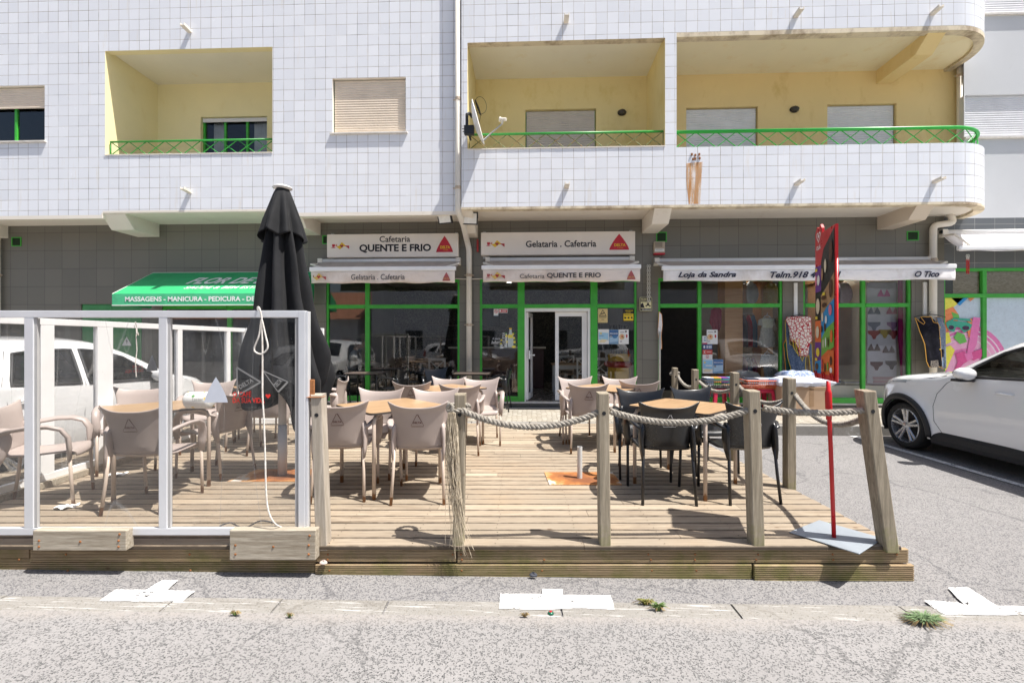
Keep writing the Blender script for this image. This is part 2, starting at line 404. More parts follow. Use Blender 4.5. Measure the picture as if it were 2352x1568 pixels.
mb = MB(); gy = [-160, -30, -9, -4, 0, 2, 4, 6, 8, 12, 40, 160]; gx = [-160, -60, -20, -12.2, -6, 0, 2, 6, 20, 60, 160]
for a, b_ in zip(gx, gx[1:]):
    for c_, d in zip(gy, gy[1:]): mb.quad(*[(x, y, gz(x)-.006) for x, y in ((a, c_), (b_, c_), (b_, d), (a, d))])
structure(mb.build('ground', PARK))
mb = MB(); gy = [-9.5, -6, -3, 0, 1.2, 2.0, 2.53]
gx = [-160, -60, -20, -12.2]+[-11+.5*i for i in range(40)]+[20, 60, 160]
for a, b_ in zip(gx, gx[1:]):
    for c_, d in zip(gy, gy[1:]): mb.quad(*[(lambda p: (p.x, p.y, gz(p.x)))(K(x, y)) for x, y in ((a, c_), (b_, c_), (b_, d), (a, d))])
structure(mb.build('road', ROAD))
# flush concrete kerb stones between road and parking bays: separate lengths with gaps
mb = MB(); x = -14.0; rnd = random.Random(3)
while x < 14:
    l = rnd.choice((.98, 1.0, 1.0, .62)); a, b_ = x+.006, x+l-.006; j = rnd.uniform(-.008, .008); h = .003+rnd.uniform(-.001, .002)
    def pt(xx, yy, dz): p = K(xx, yy); return Vector((p.x, p.y, gz(p.x)+dz))
    prof = [(2.515+j, -.02), (2.522+j, h-.006), (2.54+j, h), (2.655+j, h), (2.675+j, h-.008), (2.68+j, -.02)]
    for (y0, z0), (y1, z1) in zip(prof, prof[1:]): mb.quad(pt(a, y0, z0), pt(b_, y0, z0), pt(b_, y1, z1), pt(a, y1, z1))
    mb.add([pt(a, y, z) for y, z in prof], [tuple(range(6))]); mb.add([pt(b_, y, z) for y, z in prof], [tuple(reversed(range(6)))])
    x += l
structure(mb.build('kerb', CONC))
# worn white paint
m, t, b = newmat('worn_road_paint'); v = coord(t)
pn = noise(t, v, 26, 7, .75); L(t, ramp(t, pn, [(.34, (.40, .39, .37)), (.46, (.66, .655, .64)), (.6, (.80, .795, .78))]), b.inputs['Base Color']); b.inputs['Roughness'].default_value = .8
bump(t, b, pn, .3, .004); L(t, ramp(t, math_(t, 'ADD', math_(t, 'MULTIPLY', noise(t, v, 55, 5, .75), .6), math_(t, 'MULTIPLY', noise(t, v, 7, 4, .6), .4)), [(.41, 0), (.455, 1)]), b.inputs['Alpha']); PAINT = m
def decal_ground(name, pts, dz=.006, m=PAINT, jit=.004):
    ps = [G(u, v_, dz) for u, v_ in pts]; q = []
    for i, p in enumerate(ps):
        nx = ps[(i+1) % len(ps)]; q.append(p); k = max(1, int((nx-p).length/.05))
        for j in range(1, k):
            a = p.lerp(nx, j/k); q.append(a+Vector((random.uniform(-jit, jit), random.uniform(-jit, jit), 0)))
    bm = bmesh.new(); vs = [bm.verts.new(p) for p in q]; f = bm.faces.new(vs); bmesh.ops.triangulate(bm, faces=[f]); bm.normal_update()
    if sum(f_.normal.z for f_ in bm.faces) < 0: bmesh.ops.reverse_faces(bm, faces=bm.faces)
    me = bpy.data.meshes.new(name); bm.to_mesh(me); me.materials.append(m)
    o = bpy.data.objects.new(name, me); sc.collection.objects.link(o); return structure(o)
decal_ground('road_marking', [(228, 1379), (266, 1352), (337, 1353), (373, 1331), (410, 1331), (385, 1354), (449, 1356), (419, 1380)], .0065)
decal_ground('road_marking', [(1150, 1361), (1246, 1363), (1246, 1351), (1292, 1352), (1292, 1365), (1402, 1366), (1411, 1399), (1335, 1395), (1240, 1399), (1147, 1397)], .007)
decal_ground('road_marking', [(2123, 1378), (2196, 1381), (2215, 1388), (2177, 1348), (2225, 1348), (2290, 1390), (2500, 1394), (2520, 1414), (2352, 1411), (2165, 1410)], .007)
def bayline(x0, y0, y1, wd=.10):
    mb = MB(); n = 12
    for i in range(n):
        a, b_ = y0+(y1-y0)*i/n, y0+(y1-y0)*(i+1)/n
        mb.quad((x0, a, .004), (x0+wd, a, .004), (x0+wd, b_, .004), (x0, b_, .004))
    structure(mb.build('bay_marking', PAINT))
bayline(5.25, 2.9, 7.68)
bayline(10.2, 2.9, 7.68)
# raised pavement in front of the shops
mb = MB(); YW = 9.6
for a, b_ in ((-20, -9), (-9, -3), (-3, 3), (3, 14), (14, 40)):
    mb.quad((a, 7.87, .165), (b_, 7.87, .165), (b_, YW+.15, .205), (a, YW+.15, .205))
structure(mb.build('pavement', COB))
mb = MB(); x = -20.0
while x < 30:
    mb.box(x+.003, 7.72, -.05, x+.997, 7.868, .162+random.uniform(-.004, .004)); x += 1
structure(mb.build('pavement_kerb', CONC, bevel=.018))
# =====================================================  APARTMENT BUILDING
YL, YR, YB_L, YB_R = 8.72, 8.58, 10.0, 9.9
B = thing('apartment_building', 'white tiled apartment block with balconies above grey tiled shops', 'building', (0, 9.6, 0))
def bw(mb_or_o): return mb_or_o
def part(mb, name, mats, parent=None, **kw):
    o = mb.build(name, mats, parent or B, **kw); o.location = (0, -9.6, 0) if (parent is None or parent is B) else (0, 0, 0); return o
def wall(mb, x0, x1, z0, z1, Y, holes=(), mi=0):
    X = sorted({x0, x1, *[h[0] for h in holes], *[h[1] for h in holes]}); Z = sorted({z0, z1, *[h[2] for h in holes], *[h[3] for h in holes]})
    X = [x for x in X if x0 <= x <= x1]; Z = [z for z in Z if z0 <= z <= z1]
    for a, b_ in zip(X, X[1:]):
        for c_, d in zip(Z, Z[1:]):
            mx, mz = (a+b_)/2, (c_+d)/2
            if any(h[0] < mx < h[1] and h[2] < mz < h[3] for h in holes): continue
            mb.quad((a, Y, c_), (b_, Y, c_), (b_, Y, d), (a, Y, d), mi)
def reveal(mb, h, Y0, Y1, sides='lrtb', mi=0):
    a, b_, c_, d = h
    if 'l' in sides: mb.quad((a, Y0, c_), (a, Y1, c_), (a, Y1, d), (a, Y0, d), mi)
    if 'r' in sides: mb.quad((b_, Y1, c_), (b_, Y0, c_), (b_, Y0, d), (b_, Y1, d), mi)
    if 't' in sides: mb.quad((a, Y1, d), (b_, Y1, d), (b_, Y0, d), (a, Y0, d), mi)
    if 'b' in sides: mb.quad((a, Y0, c_), (b_, Y0, c_), (b_, Y1, c_), (a, Y1, c_), mi)
XSTEP = PX(1060, YR)
TOPZ = 9.3
LG = (PX(241.7, YL), PX(626, YL), 5.24, 7.31)              # left loggia
W1 = (PX(103, YL)-1.45, PX(103, YL), 5.55, 6.66)
W2 = (PX(763.5, YL), PX(932, YL), 5.60, 6.66)
X2a, X2b = PX(236, YL), PX(664, YL)
mb = MB(); wall(mb, -18, XSTEP, 4.06, TOPZ, YL, [LG, W1, W2, (X2a, X2b, 4.06, 4.14)])
part(mb, 'tiled_wall', TILE)
for h in (W1, W2): mb = MB(); reveal(mb, h, YL, YL+.14); part(mb, 'window_reveal', WHT)
# lips under the tiles
mb = MB()
mb.box(-18, YL, 3.99, X2a-.03, YL+.16, 4.06); mb.box(X2b, YL, 3.99, XSTEP, YL+.16, 4.06); mb.box(X2a, YL, 4.10, X2b, YL+.16, 4.14)
mb.box(-18, YL+.01, 4.09, XSTEP, YW+.3, 4.22)
mb.box(X2a-.03, YL-.002, 3.99, X2a, YW, 4.10)
part(mb, 'soffit', WHT)
# left loggia
def loggia(h, Yf, Yb, ceilz, ymat, lip, win=None, floorz=4.35):
    a, b_, c_, d = h; mb = MB()
    mb.quad((a, Yf, floorz), (a, Yb, floorz), (a, Yb, d+.2), (a, Yf, d+.2)); mb.quad((b_, Yb, floorz), (b_, Yf, floorz), (b_, Yf, d+.2), (b_, Yb, d+.2))
    wall(mb, a, b_, floorz, d+.2, Yb, [win] if win else [])
    if win: reveal(mb, win, Yb, Yb+.14)
    part(mb, 'balcony_wall', ymat)
    mb = MB(); mb.box(a, Yf+.14, ceilz, b_, Yb, ceilz+.1); part(mb, 'balcony_ceiling', CEIL)
    mb = MB(); mb.box(a, Yf+.002, d, b_, Yf+.14, d+.2); part(mb, 'balcony_lintel', lip)
    mb = MB(); mb.box(a, Yf+.003, 4.3, b_, Yf+.15, c_-.002); mb.box(a-.0, Yf-.012, c_-.002, b_, Yf+.16, c_+.014); part(mb, 'balcony_parapet', WHT)
    mb = MB(); mb.box(a, Yf+.15, 4.25, b_, Yb, floorz); part(mb, 'balcony_floor', CONC)
LW = (PX(461, YB_L), PX(613.5, YB_L), 4.4, 1.55+(784-269)/F*10.27)
loggia(LG, YL, YB_L, 7.36, YEL_L, YEL_L, LW)
MG = (PX(1073.7, YR), PX(1527.6, YR), 5.18, 7.20)
MW = (PX(1207, YB_R), PX(1369, YB_R), 4.4, PZ(1290, 251, YB_R))
loggia(MG, YR, YB_R, 7.26, YEL_R, EDGE, MW)
# right block, with the rounded balcony end
XC, YC, EA, EB = 7.79, 9.58, 1.05, 1.0
def plan(off=0, n=22):
    """outer line of the rounded balcony, inset by off"""
    a, b_ = EA-off, EB-off; pts = [(XC+a*sin(th), YC-b_*cos(th)) for th in [pi/2*i/n for i in range(n+1)]]
    return pts
RX0 = PX(1554, YR)
mb = MB(); wall(mb, XSTEP, XC, 4.09, TOPZ, YR, [MG, (RX0, XC, 5.16, 7.29)])
mb.quad((XSTEP, YL, 4.05), (XSTEP, YR, 4.05), (XSTEP, YR, TOPZ), (XSTEP, YL, TOPZ))
def strip(mb, pts, z0, z1, s0=0, rev=False):
    s = s0
    for (x0, y0), (x1, y1) in zip(pts, pts[1:]):
        l = math.hypot(x1-x0, y1-y0); q = [(x0, y0, z0), (x1, y1, z0), (x1, y1, z1), (x0, y0, z1)]; uv = [(s, z0), (s+l, z0), (s+l, z1), (s, z1)]
        if rev: q, uv = q[::-1], uv[::-1]
        mb.quad(*q, 0, uv); s += l
pl = plan()+[(XC+EA, 9.9)]
strip(mb, pl, 4.09, 5.16, XC); strip(mb, pl, 7.29, TOPZ, XC)
wall(mb, RX0-.001, RX0, 5.16, 7.29, YR)
part(mb, 'tiled_wall', TILE, autos=30)
mb = MB(); pin = plan(.16)+[(XC+EA-.16, 9.9)]
full = [(RX0, YR)]+pl; fin = [(RX0, YR+.16)]+pin
def cap(mb, A, Bi, z, up=True):
    for i in range(len(A)-1):
        q = [(A[i][0], A[i][1], z), (A[i+1][0], A[i+1][1], z), (Bi[i+1][0], Bi[i+1][1], z), (Bi[i][0], Bi[i][1], z)]
        mb.quad(*(q if up else q[::-1]))
cap(mb, full, fin, 5.16); strip(mb, fin, 4.3, 5.16, 0, True)
mb.quad((RX0, YR, 5.16), (RX0, YB_R, 5.16), (RX0, YB_R, 7.3), (RX0, YR, 7.3))
part(mb, 'balcony_parapet', WHT, autos=30)
def lipband(z0, z1, name, m, depth=.15):
    mb = MB(); A = [(XSTEP if z0 < 5 else RX0, YR)]+pl; Bi = [(A[0][0], YR+depth)]+plan(depth)+[(XC+EA-depth, 9.9)]
    strip(mb, A, z0, z1); strip(mb, Bi, z0, z1+.15, 0, True); cap(mb, A, Bi, z0, False)
    part(mb, name, m, autos=30)
lipband(4.045, 4.09, 'drip_edge', EDGE); lipband(7.21, 7.29, 'drip_edge', EDGE)
mb = MB()     # slabs (underside of balconies)
A = [(XSTEP, YR+.1), (XC, YR+.1)]+plan(.1)[1:]+[(XC+EA-.1, 9.9)]
mb.prism(A+[(XSTEP, 9.9)], 'z', 4.095, 4.25); part(mb, 'soffit', WHT)
mb = MB(); A[0] = (RX0, YR+.1); mb.prism([(RX0, YR+.1), *A[1:], (RX0, 9.9)], 'z', 7.26, 7.40); part(mb, 'balcony_ceiling', OCH_C)
mb = MB(); mb.prism([(RX0, YR+.2), (XC, YR+.2)]+plan(.2)[1:]+[(XC+EA-.2, 9.9), (RX0, 9.9)], 'z', 4.251, 4.35); part(mb, 'balcony_floor', CONC)
R1 = (PX(1576, YB_R), PX(1741, YB_R), 4.4, PZ(1650, 246.5, YB_R)); R2 = (PX(1900, YB_R), PX(2059, YB_R), 4.4, PZ(1980, 239, YB_R))
XEND = PX(2203, YB_R)
mb = MB(); wall(mb, RX0, XEND, 4.35, 7.3, YB_R, [R1, R2]); reveal(mb, R1, YB_R, YB_R+.12); reveal(mb, R2, YB_R, YB_R+.12)
mb.quad((XEND, YB_R, 4.0), (XEND, YB_R+1.5, 4.0), (XEND, YB_R+1.5, 9.3), (XEND, YB_R, 9.3)); wall(mb, XC, XEND, 7.3, 9.3, YB_R)
part(mb, 'balcony_wall', OCH_R)
# ribs under the balconies
def rib(u0, u1, Y0, top, bot, m=BEIG, brk=.25, yw=YW):
    mb = MB(); x0, x1 = PX(u0, yw), PX(u1, yw)
    prof = [(Y0+.03, top+.02), (Y0+.03, top-.03), (Y0+brk, bot), (yw, bot), (yw, top+.02)]
    mb.prism(prof, 'x', x0, x1); part(mb, 'support_beam', m, bevel=.008)
rib(317, 367, YL, 4.10, 3.82, WHT); rib(690, 737, YL, 4.08, 3.82, WHT); rib(-60, 20, YL, 4.10, 3.82, WHT)
rib(1069, 1098, YR, 4.10, 3.74, WHT, .6); rib(1474, 1510, YR, 4.10, 3.80, WHT); rib(2014, 2051, YR, 4.10, 3.83, BEIG)
rib(2012, 2048, YR, 7.27, 6.98, OCH_R, .35, YB_R)
# windows
def shutter_mb(x0, x1, z0, z1, Y, slat=.048):
    mb = MB(); n = max(1, round((z1-z0)/slat)); prof = []
    for i in range(n):
        a = z0+(z1-z0)*i/n; s = (z1-z0)/n
        for q, d in ((0, 0), (.06, -.002), (.2, -.008), (.5, -.011), (.85, -.007), (.97, .0)): prof.append((Y+d, a+q*s))
    for (y0, za), (y1, zb) in zip(prof, prof[1:]): mb.quad((x0, y0, za), (x1, y0, za), (x1, y1, zb), (x0, y1, zb))
    mb.quad((x0, Y, z1-.002), (x1, Y, z1-.002), (x1, Y+.002, z1), (x0, Y+.002, z1)); return mb
def window(h, Y, shut=None, shut_m=SHUT, sill=True, panes=2, fr=.045, frame_m=GREEN, side=False, dark=True):
    a, b_, c_, d = h; mb = MB(); y0, y1 = Y, Y+.05
    mb.box(a, y0, c_, a+fr, y1, d); mb.box(b_-fr, y0, c_, b_, y1, d); mb.box(a+fr, y0, c_, b_-fr, y1, c_+fr); mb.box(a+fr, y0, d-fr, b_-fr, y1, d)
    for i in range(1, panes):
        x = a+(b_-a)*i/panes; mb.box(x-fr*.55, y0+.003, c_+fr, x+fr*.55, y1-.003, d-fr)
    w_ = part(mb, 'window', frame_m, bevel=.003)
    MB().quad((a+fr, Y+.03, c_+fr), (b_-fr, Y+.03, c_+fr), (b_-fr, Y+.03, d-fr), (a+fr, Y+.03, d-fr)).build('pane', GLASS, w_)
    if dark:
        mb = MB(); mb.box(a, Y+1.6, c_-.3, b_, Y+1.62, d+.1); mb.box(a-.2, Y+.06, c_-.3, a-.19, Y+1.6, d+.1); mb.box(b_+.19, Y+.06, c_-.3, b_+.2, Y+1.6, d+.1)
        mb.box(a-.2, Y+.06, d+.1, b_+.2, Y+1.62, d+.12); mb.box(a-.2, Y+.06, c_-.32, b_+.2, Y+1.62, c_-.3)
        mb.build('room', pm('dim_room', (.10, .09, .08), .9), w_)
    if shut is not None: shutter_mb(a+.02, b_-.02, shut, d-.01, Y-.03).build('shutter', shut_m, w_)
    if sill: mb = MB(); mb.box(a-.04, Y-.142, c_-.035, b_+.04, Y+.0, c_-.001); mb.build('sill', MARBLE, w_, bevel=.006)
    return w_
window(W1, YL+.10, PZ(60, 252, YL+.1)); window(W2, YL+.10, 5.61)
lw = window(LW, YB_L+.08, LW[3]-.10, SHUTW, False, 3)
cur = pm('sheer_curtain', (.72, .70, .66), .9)
for (p, q) in ((.10, .30), (.72, .95)):
    mb = MB(); x0 = LW[0]+(LW[1]-LW[0])*p; x1 = LW[0]+(LW[1]-LW[0])*q
    mb.grid(lambda a, b_: (x0+(x1-x0)*a, YB_L+.22+.02*sin(a*50), 4.4+(LW[3]-4.45)*b_), 60, 1); mb.build('curtain', cur, lw, smooth=True)
window(MW, YB_R+.10, 4.42, SHUTG, False, 1, dark=False); window(R1, YB_R+.10, 4.42, SHUTW, False, 1, dark=False); window(R2, YB_R+.10, 4.42, SHUTW, False, 1, dark=False)
# railings: tube on top, flat bar below, crossed rods
def railing(pts, z0, z1, m, nd, rt=.02, mats=None, mtop=None):
    """pts = plan polyline; nd = number of crosses"""
    ln = [0]
    for (x0, y0), (x1, y1) in zip(pts, pts[1:]): ln.append(ln[-1]+math.hypot(x1-x0, y1-y0))
    def at(s):
        s = max(0, min(ln[-1], s))
        for i in range(len(ln)-1):
            if s <= ln[i+1]+1e-9: f = (s-ln[i])/(ln[i+1]-ln[i]+1e-12); return (pts[i][0]+(pts[i+1][0]-pts[i][0])*f, pts[i][1]+(pts[i+1][1]-pts[i][1])*f)
    mb = MB(); mb.tube([(x, y, z1) for x, y in pts], rt, 10)
    r_ = part(mb, 'railing', mtop or m, smooth=True)
    mb = MB(); mb.tube([(x, y, z0+.012) for x, y in pts], .011, 6)
    T = ln[-1]; st = T/nd
    for i in range(nd):
        for (s0, za, s1, zb, off) in ((i*st, z0+.012, (i+1)*st, z1, .0), (i*st, z1, (i+1)*st, z0+.012, .012)):
            q = [at(s0+(s1-s0)*k/6) for k in range(7)]
            mb.tube([(x, y+off, za+(zb-za)*k/6) for k, (x, y) in enumerate(q)], .0085, 6)
    for s in (0, T): x, y = at(s); mb.cyl((x, y, z0), (x, y, z1), .011, n=6)
    mb.build('lattice', m, r_, smooth=True)
railing([(LG[0]+.03, YL+.09), (LG[1]-.01, YL+.09)], 5.26, 5.545, GREEN2, 9, .019)
railing([(MG[0]+.02, YR+.09), (MG[1]-.01, YR+.09)], 5.20, 5.50, RUSTRAIL, 10, .022, mtop=GREEN2)
pr = [(RX0+.01, YR+.09), (XC, YR+.09)]+plan(.09)[1:]+[(XC+EA-.09, 9.86)]
railing(pr, 5.175, 5.48, GREEN3, 18, .031)
# little drain spouts
SPT = pm('cream_drain_spout', (.74, .68, .58), .6, dirt=((.3, .2, .12), 20, .6))
def spout(u, v, Y, dx=0):
    p = P(u, v, Y); mb = MB(); o = (-.045, -.02), (-.045, .03), (-.032, .03), (-.03, -.003), (.03, -.003), (.032, .03), (.045, .03), (.045, -.02)
    M = Matrix.Translation(p) @ Matrix.Rotation(R(-4), 4, 'X')
    mb.prism([(a, c_+.0) for a, c_ in o], 'y', -.20, .02, 0, M); part(mb, 'drain_spout', SPT, bevel=.004)
for u, v, Y in ((434, 74, YL), (434, 442, YL), (1298, 52, YR), (1299, 431, YR), (1825, 39, YR), (1827, 424, YR)): spout(u+2, v, Y)
spout(2140, 34, YR+.004); spout(2145, 419, YR+.004)
# rust run with old bolts
m, t, b = newmat('rust_stained_tile'); uv = coord(t, 'UV', (9, .8, 1)); n = noise(t, coord(t, 'UV', (7, .7, 1)), 1.9, 7, .65)
L(t, ramp(t, n, [(.35, (.55, .21, .04)), (.6, (.80, .46, .14))]), b.inputs['Base Color']);
L(t, ramp(t, n, [(.40, .8), (.66, .06)]), b.inputs['Alpha']); b.inputs['Roughness'].default_value = .3
mb = MB(); bx0, bx1 = PX(1576, YR), PX(1614, YR); zt, zb_ = PZ(1590, 375, YR), 4.10
rr_ = random.Random(5); ed = lambda x, z: (x, YR-.0025, z)
mb.add([ed(bx0, zt), ed(bx0+.004, zt-.4), ed(bx0+.03, zt-.6), ed(bx0+.045, zb_), ed(bx1-.05, zb_), ed(bx1-.035, zt-.5), ed(bx1-.02, zt-.2), ed(bx1, zt+.02)], [tuple(range(8))])
part(mb, 'rust_stain', m)
for u, v in ((1589, 355), (1597, 357), (1597, 365), (1606, 355), (1607, 364), (1592, 366)):
    p = P(u, v, YR); mb = MB(); mb.box(p.x-.018, YR-.02, p.z-.022, p.x+.012, YR, p.z+.02)
    part(mb, 'bolt_stub', RUST, bevel=.004)
# ---- ground floor wall
ZB, ZT0, ZT1, ZTOP = .28, 2.255, 2.335, 2.87
S0 = (PX(372, YW), PX(690, YW), ZB-.0, 2.62); SD = (PX(186, YW), PX(326, YW), .21, PZ(250, 698, YW))
S1 = (PX(749, YW), PX(1055.5, YW), ZB, ZTOP); S2 = (PX(1102, YW), PX(1462.6, YW), ZB, ZTOP)
S3 = (PX(1511.8, YW), PX(1797.6, YW), ZB, ZTOP); S4 = (PX(1845, YW), PX(2093.4, YW), ZB, ZTOP)
XN = PX(2168.6, YW)
mb = MB(); H = [S0, SD, S1, S2, S3, S4]
wall(mb, -18, XN, .15, 4.1, YW, H)
for h in H: reveal(mb, h, YW, YW+.12, 'lrt')
part(mb, 'tiled_wall', GTILE)
mb = MB()
for h in (S0, S1, S2, S3, S4):
    mb.box(h[0]-.02, YW-.03, ZB-.035, h[1]+.02, YW+.11, ZB-.001)
part(mb, 'threshold', MARBLE, bevel=.004)
mb = MB(); mb.box(S0[0], YW+.01, .15, S0[1], YW+.10, ZB-.036)
for h in (S1, S2, S3, S4): mb.box(h[0], YW+.012, .15, h[1], YW+.1, ZB-.037)
part(mb, 'plinth', GTILE)
def frame(h, mull, trans, fr=.06, tt=None, cells=None, skip=()):
    """green aluminium shopfront: outer frame, mullions (x lists), transom; cells glazed except skip"""
    a, b_, c_, d = h; t0, t1 = tt or (ZT0, ZT1); mb = MB(); y0, y1 = YW+.02, YW+.09
    mb.box(a, y0, c_, a+.045, y1, d); mb.box(b_-.045, y0, c_, b_, y1, d); mb.box(a+.045, y0, d-fr, b_-.045, y1, d)
    segs = [a]+[x for m_ in mull for x in m_]+[b_]
    for m_ in mull: mb.box(m_[0], y0+.002, c_, m_[1], y1-.002, d-fr)
    for k in range(0, len(segs), 2):
        if trans: mb.box(segs[k]+(.045 if k == 0 else 0), y0-.012, t0, segs[k+1]-(.045 if k == len(segs)-2 else 0), y1-.01, t1)
        if k//2 not in skip: mb.box(segs[k]+(.045 if k == 0 else 0), y0+.001, c_, segs[k+1]-(.045 if k == len(segs)-2 else 0), y1-.004, c_+.11)
    w_ = part(mb, 'shop_window', GREEN, bevel=.004); GL = GLASS if h in (S3, S4) else GLASS_C
    for k in range(0, len(segs), 2):
        x0, x1 = segs[k], segs[k+1]
        if k//2 not in skip: MB().quad((x0, YW+.06, c_+.1), (x1, YW+.06, c_+.1), (x1, YW+.06, t0+.01), (x0, YW+.06, t0+.01)).build('pane', GL, w_)
        MB().quad((x0, YW+.06, t1-.01), (x1, YW+.06, t1-.01), (x1, YW+.06, d-.05), (x0, YW+.06, d-.05)).build('pane', GL, w_)
    return w_
x_ = lambda u: PX(u, YW)
frame(S1, [(x_(837.6), x_(847.8))], True)
frame(S2, [(x_(1188.8), x_(1204.8)), (x_(1356.5), x_(1372.6))], True, skip=(1,))
frame(S3, [(x_(1603.8), x_(1611.9))], True, skip=(0,))
frame(S4, [(x_(1980.8), x_(1989.6))], True)
frame(S0, [(x_(520), x_(530))], True, skip=())
# green electrical cupboard doors with warning triangles
mb = MB(); mb.box(SD[0], YW+.03, .21, SD[1], YW+.07, SD[3]); mid = (SD[0]+SD[1])/2
for a, b_ in ((SD[0]+.03, mid-.01), (mid+.01, SD[1]-.03)):
    mb.box(a, YW+.02, .25, b_, YW+.031, SD[3]-.03)
    for k in range(6): mb.box(a+.06, YW+.008, SD[3]-.12-k*.035, b_-.06, YW+.022, SD[3]-.10-k*.035)
dr = part(mb, 'cupboard_door', pm('dull_green_paint', (.06, .27, .09), .5), bevel=.003)
for u in (245, 290):
    mb = MB(); cx = x_(u); cz = 1.55
    mb.flat([(cx-.11, cz-.09), (cx+.11, cz-.09), (cx, cz+.11)], YW+.014, 0 if u > 250 else 1)
    mb.flat([(cx+.012, cz+.06), (cx-.025, cz), (cx+.003, cz), (cx-.012, cz-.06), (cx+.028, cz+.012), (cx+.0, cz+.012)], YW+.012, 2)
    mb.build('warning_triangle', [C((.8, .8, .78)), C((.8, .3, .08)), C((.05, .05, .05))], dr)
# vents
for u0, v0, u1, v1 in ((28, 545, 50, 566), (741, 541, 756, 561), (1507, 533, 1531, 556), (2082, 531, 2109, 553)):
    a, b_ = P(u0, v1, YW), P(u1, v0, YW); mb = MB(); f = .018
    mb.box(a.x, YW-.014, a.z, b_.x, YW, a.z+f); mb.box(a.x, YW-.014, b_.z-f, b_.x, YW, b_.z); mb.box(a.x, YW-.014, a.z+f, a.x+f, YW, b_.z-f); mb.box(b_.x-f, YW-.014, a.z+f, b_.x, YW, b_.z-f)
    vt = part(mb, 'vent', GREEN)
    mb = MB(); n = 8
    mb.box(a.x+f, YW-.003, a.z+f, b_.x-f, YW-.001, b_.z-f)
    for k in range(n): z = a.z+f+(b_.z-a.z-2*f)*(k+.5)/n; mb.quad((a.x+f, YW-.012, z-.006), (b_.x-f, YW-.012, z-.006), (b_.x-f, YW-.004, z+.006), (a.x+f, YW-.004, z+.006))
    mb.build('slats', pm('dark_green_slats', (.02, .05, .02), .6), vt)
# roof and outer sides so that no light leaks in
mb = MB(); mb.box(-18, YL+.02, TOPZ, XSTEP, 20, TOPZ+.2); mb.box(XSTEP, YR+.02, TOPZ, XC+EA, 20, TOPZ+.2); mb.box(-18.2, YL+.01, 0, -18, 20, TOPZ); mb.box(-18, 20, 0, 14, 20.2, TOPZ)
mb.box(-18, 10.6, 4.25, 9, 19.9, 4.35)
part(mb, 'roof', CONC)
# =====================================================  NEXT BUILDING
NY = 9.62; NB = thing('neighbouring_building', 'pale grey rendered block adjoining the tiled one with grey tiled ground floor', 'building', (9, NY, 0))
def npart(mb, name, mats, **kw):
    o = mb.build(name, mats, NB, **kw); o.location = (-9, -NY, 0); return o
NX0, NX1 = PX(2196, NY)+.02, 24
NW = (PX(2216, NY), PX(2216, NY)+2.6, 5.70, 6.56); NW2 = (PX(2216, NY), PX(2216, NY)+2.6, 8.2, 9.2)
mb = MB(); wall(mb, XC+EA+.005, NX1, 4.06, 9.3, NY, [NW, NW2]); reveal(mb, NW, NY, NY+.12); reveal(mb, NW2, NY, NY+.12)
mb.box(XC+EA+.005, NY+.02, 9.3, NX1, 20, 9.4); npart(mb, 'wall', NEXTW)
mb = MB(); wall(mb, XN, NX1, .15, 4.06, NY, [(XN+.0, NX1, .15, 3.04)]); npart(mb, 'tiled_wall', tilemat('blue_grey_tile', .394, (.13, .14, .15), (.15, .16, .165), ((.3, .29, .26), (.4, .38, .35), (.45, .44, .40)), .005, .4))
for h in (NW, NW2):
    a, b_, c_, d = h; wn = npart(shutter_mb(a, b_, c_, d, NY+.06, .045), 'shutter', SHUTW)
    mb = MB(); mb.box(a-.03, NY-.05, c_-.04, b_+.03, NY+.06, c_-.002); npart(mb, 'sill', MARBLE)
# shopfront 5
mb = MB(); y0, y1 = NY-.01, NY+.07; t0, t1 = 2.44, 2.52; m0, m1 = PX(2256, NY), PX(2265.7, NY)
mb.box(XN, y0, 2.98, NX1, y1, 3.04); mb.box(XN, y0-.012, t0, NX1, y1, t1); mb.box(XN, y0, .2, NX1, y1, .3)
for a, b_ in ((XN, XN+.03), (m0, m1), (m0+3.2, m1+3.2)): mb.box(a, y0+.003, .3, b_, y1-.003, t0); mb.box(a, y0+.003, t1, b_, y1-.003, 2.98)
sw = npart(mb, 'shop_window', GREEN, bevel=.004)
m, t, b = newmat('oriented_strand_board'); v = coord(t, 'Object', (1, 1, 1), (0, .7, 0)); vo = N(t, 'TexVoronoi'); vo.inputs['Scale'].default_value = 22; L(t, coord(t, 'Object', (1, 1, 2.6), (0, .6, 0)), vo.inputs['Vector'])
sp = N(t, 'SeparateColor'); L(t, vo.outputs['Color'], sp.inputs[0]); L(t, ramp(t, sp.outputs[0], [(0, (.38, .28, .17)), (1, (.58, .46, .30))]), b.inputs['Base Color']); b.inputs['Roughness'].default_value = .8
MB().quad((XN+.25, NY+.07, t1), (NX1, NY+.07, t1), (NX1, NY+.07, 2.98), (XN+.25, NY+.07, 2.98)).build('board_panel', m, sw)
MB().quad((XN, NY+.05, t1), (NX1, NY+.05, t1), (NX1, NY+.05, 2.98), (XN, NY+.05, 2.98)).build('pane', GLASS, sw)
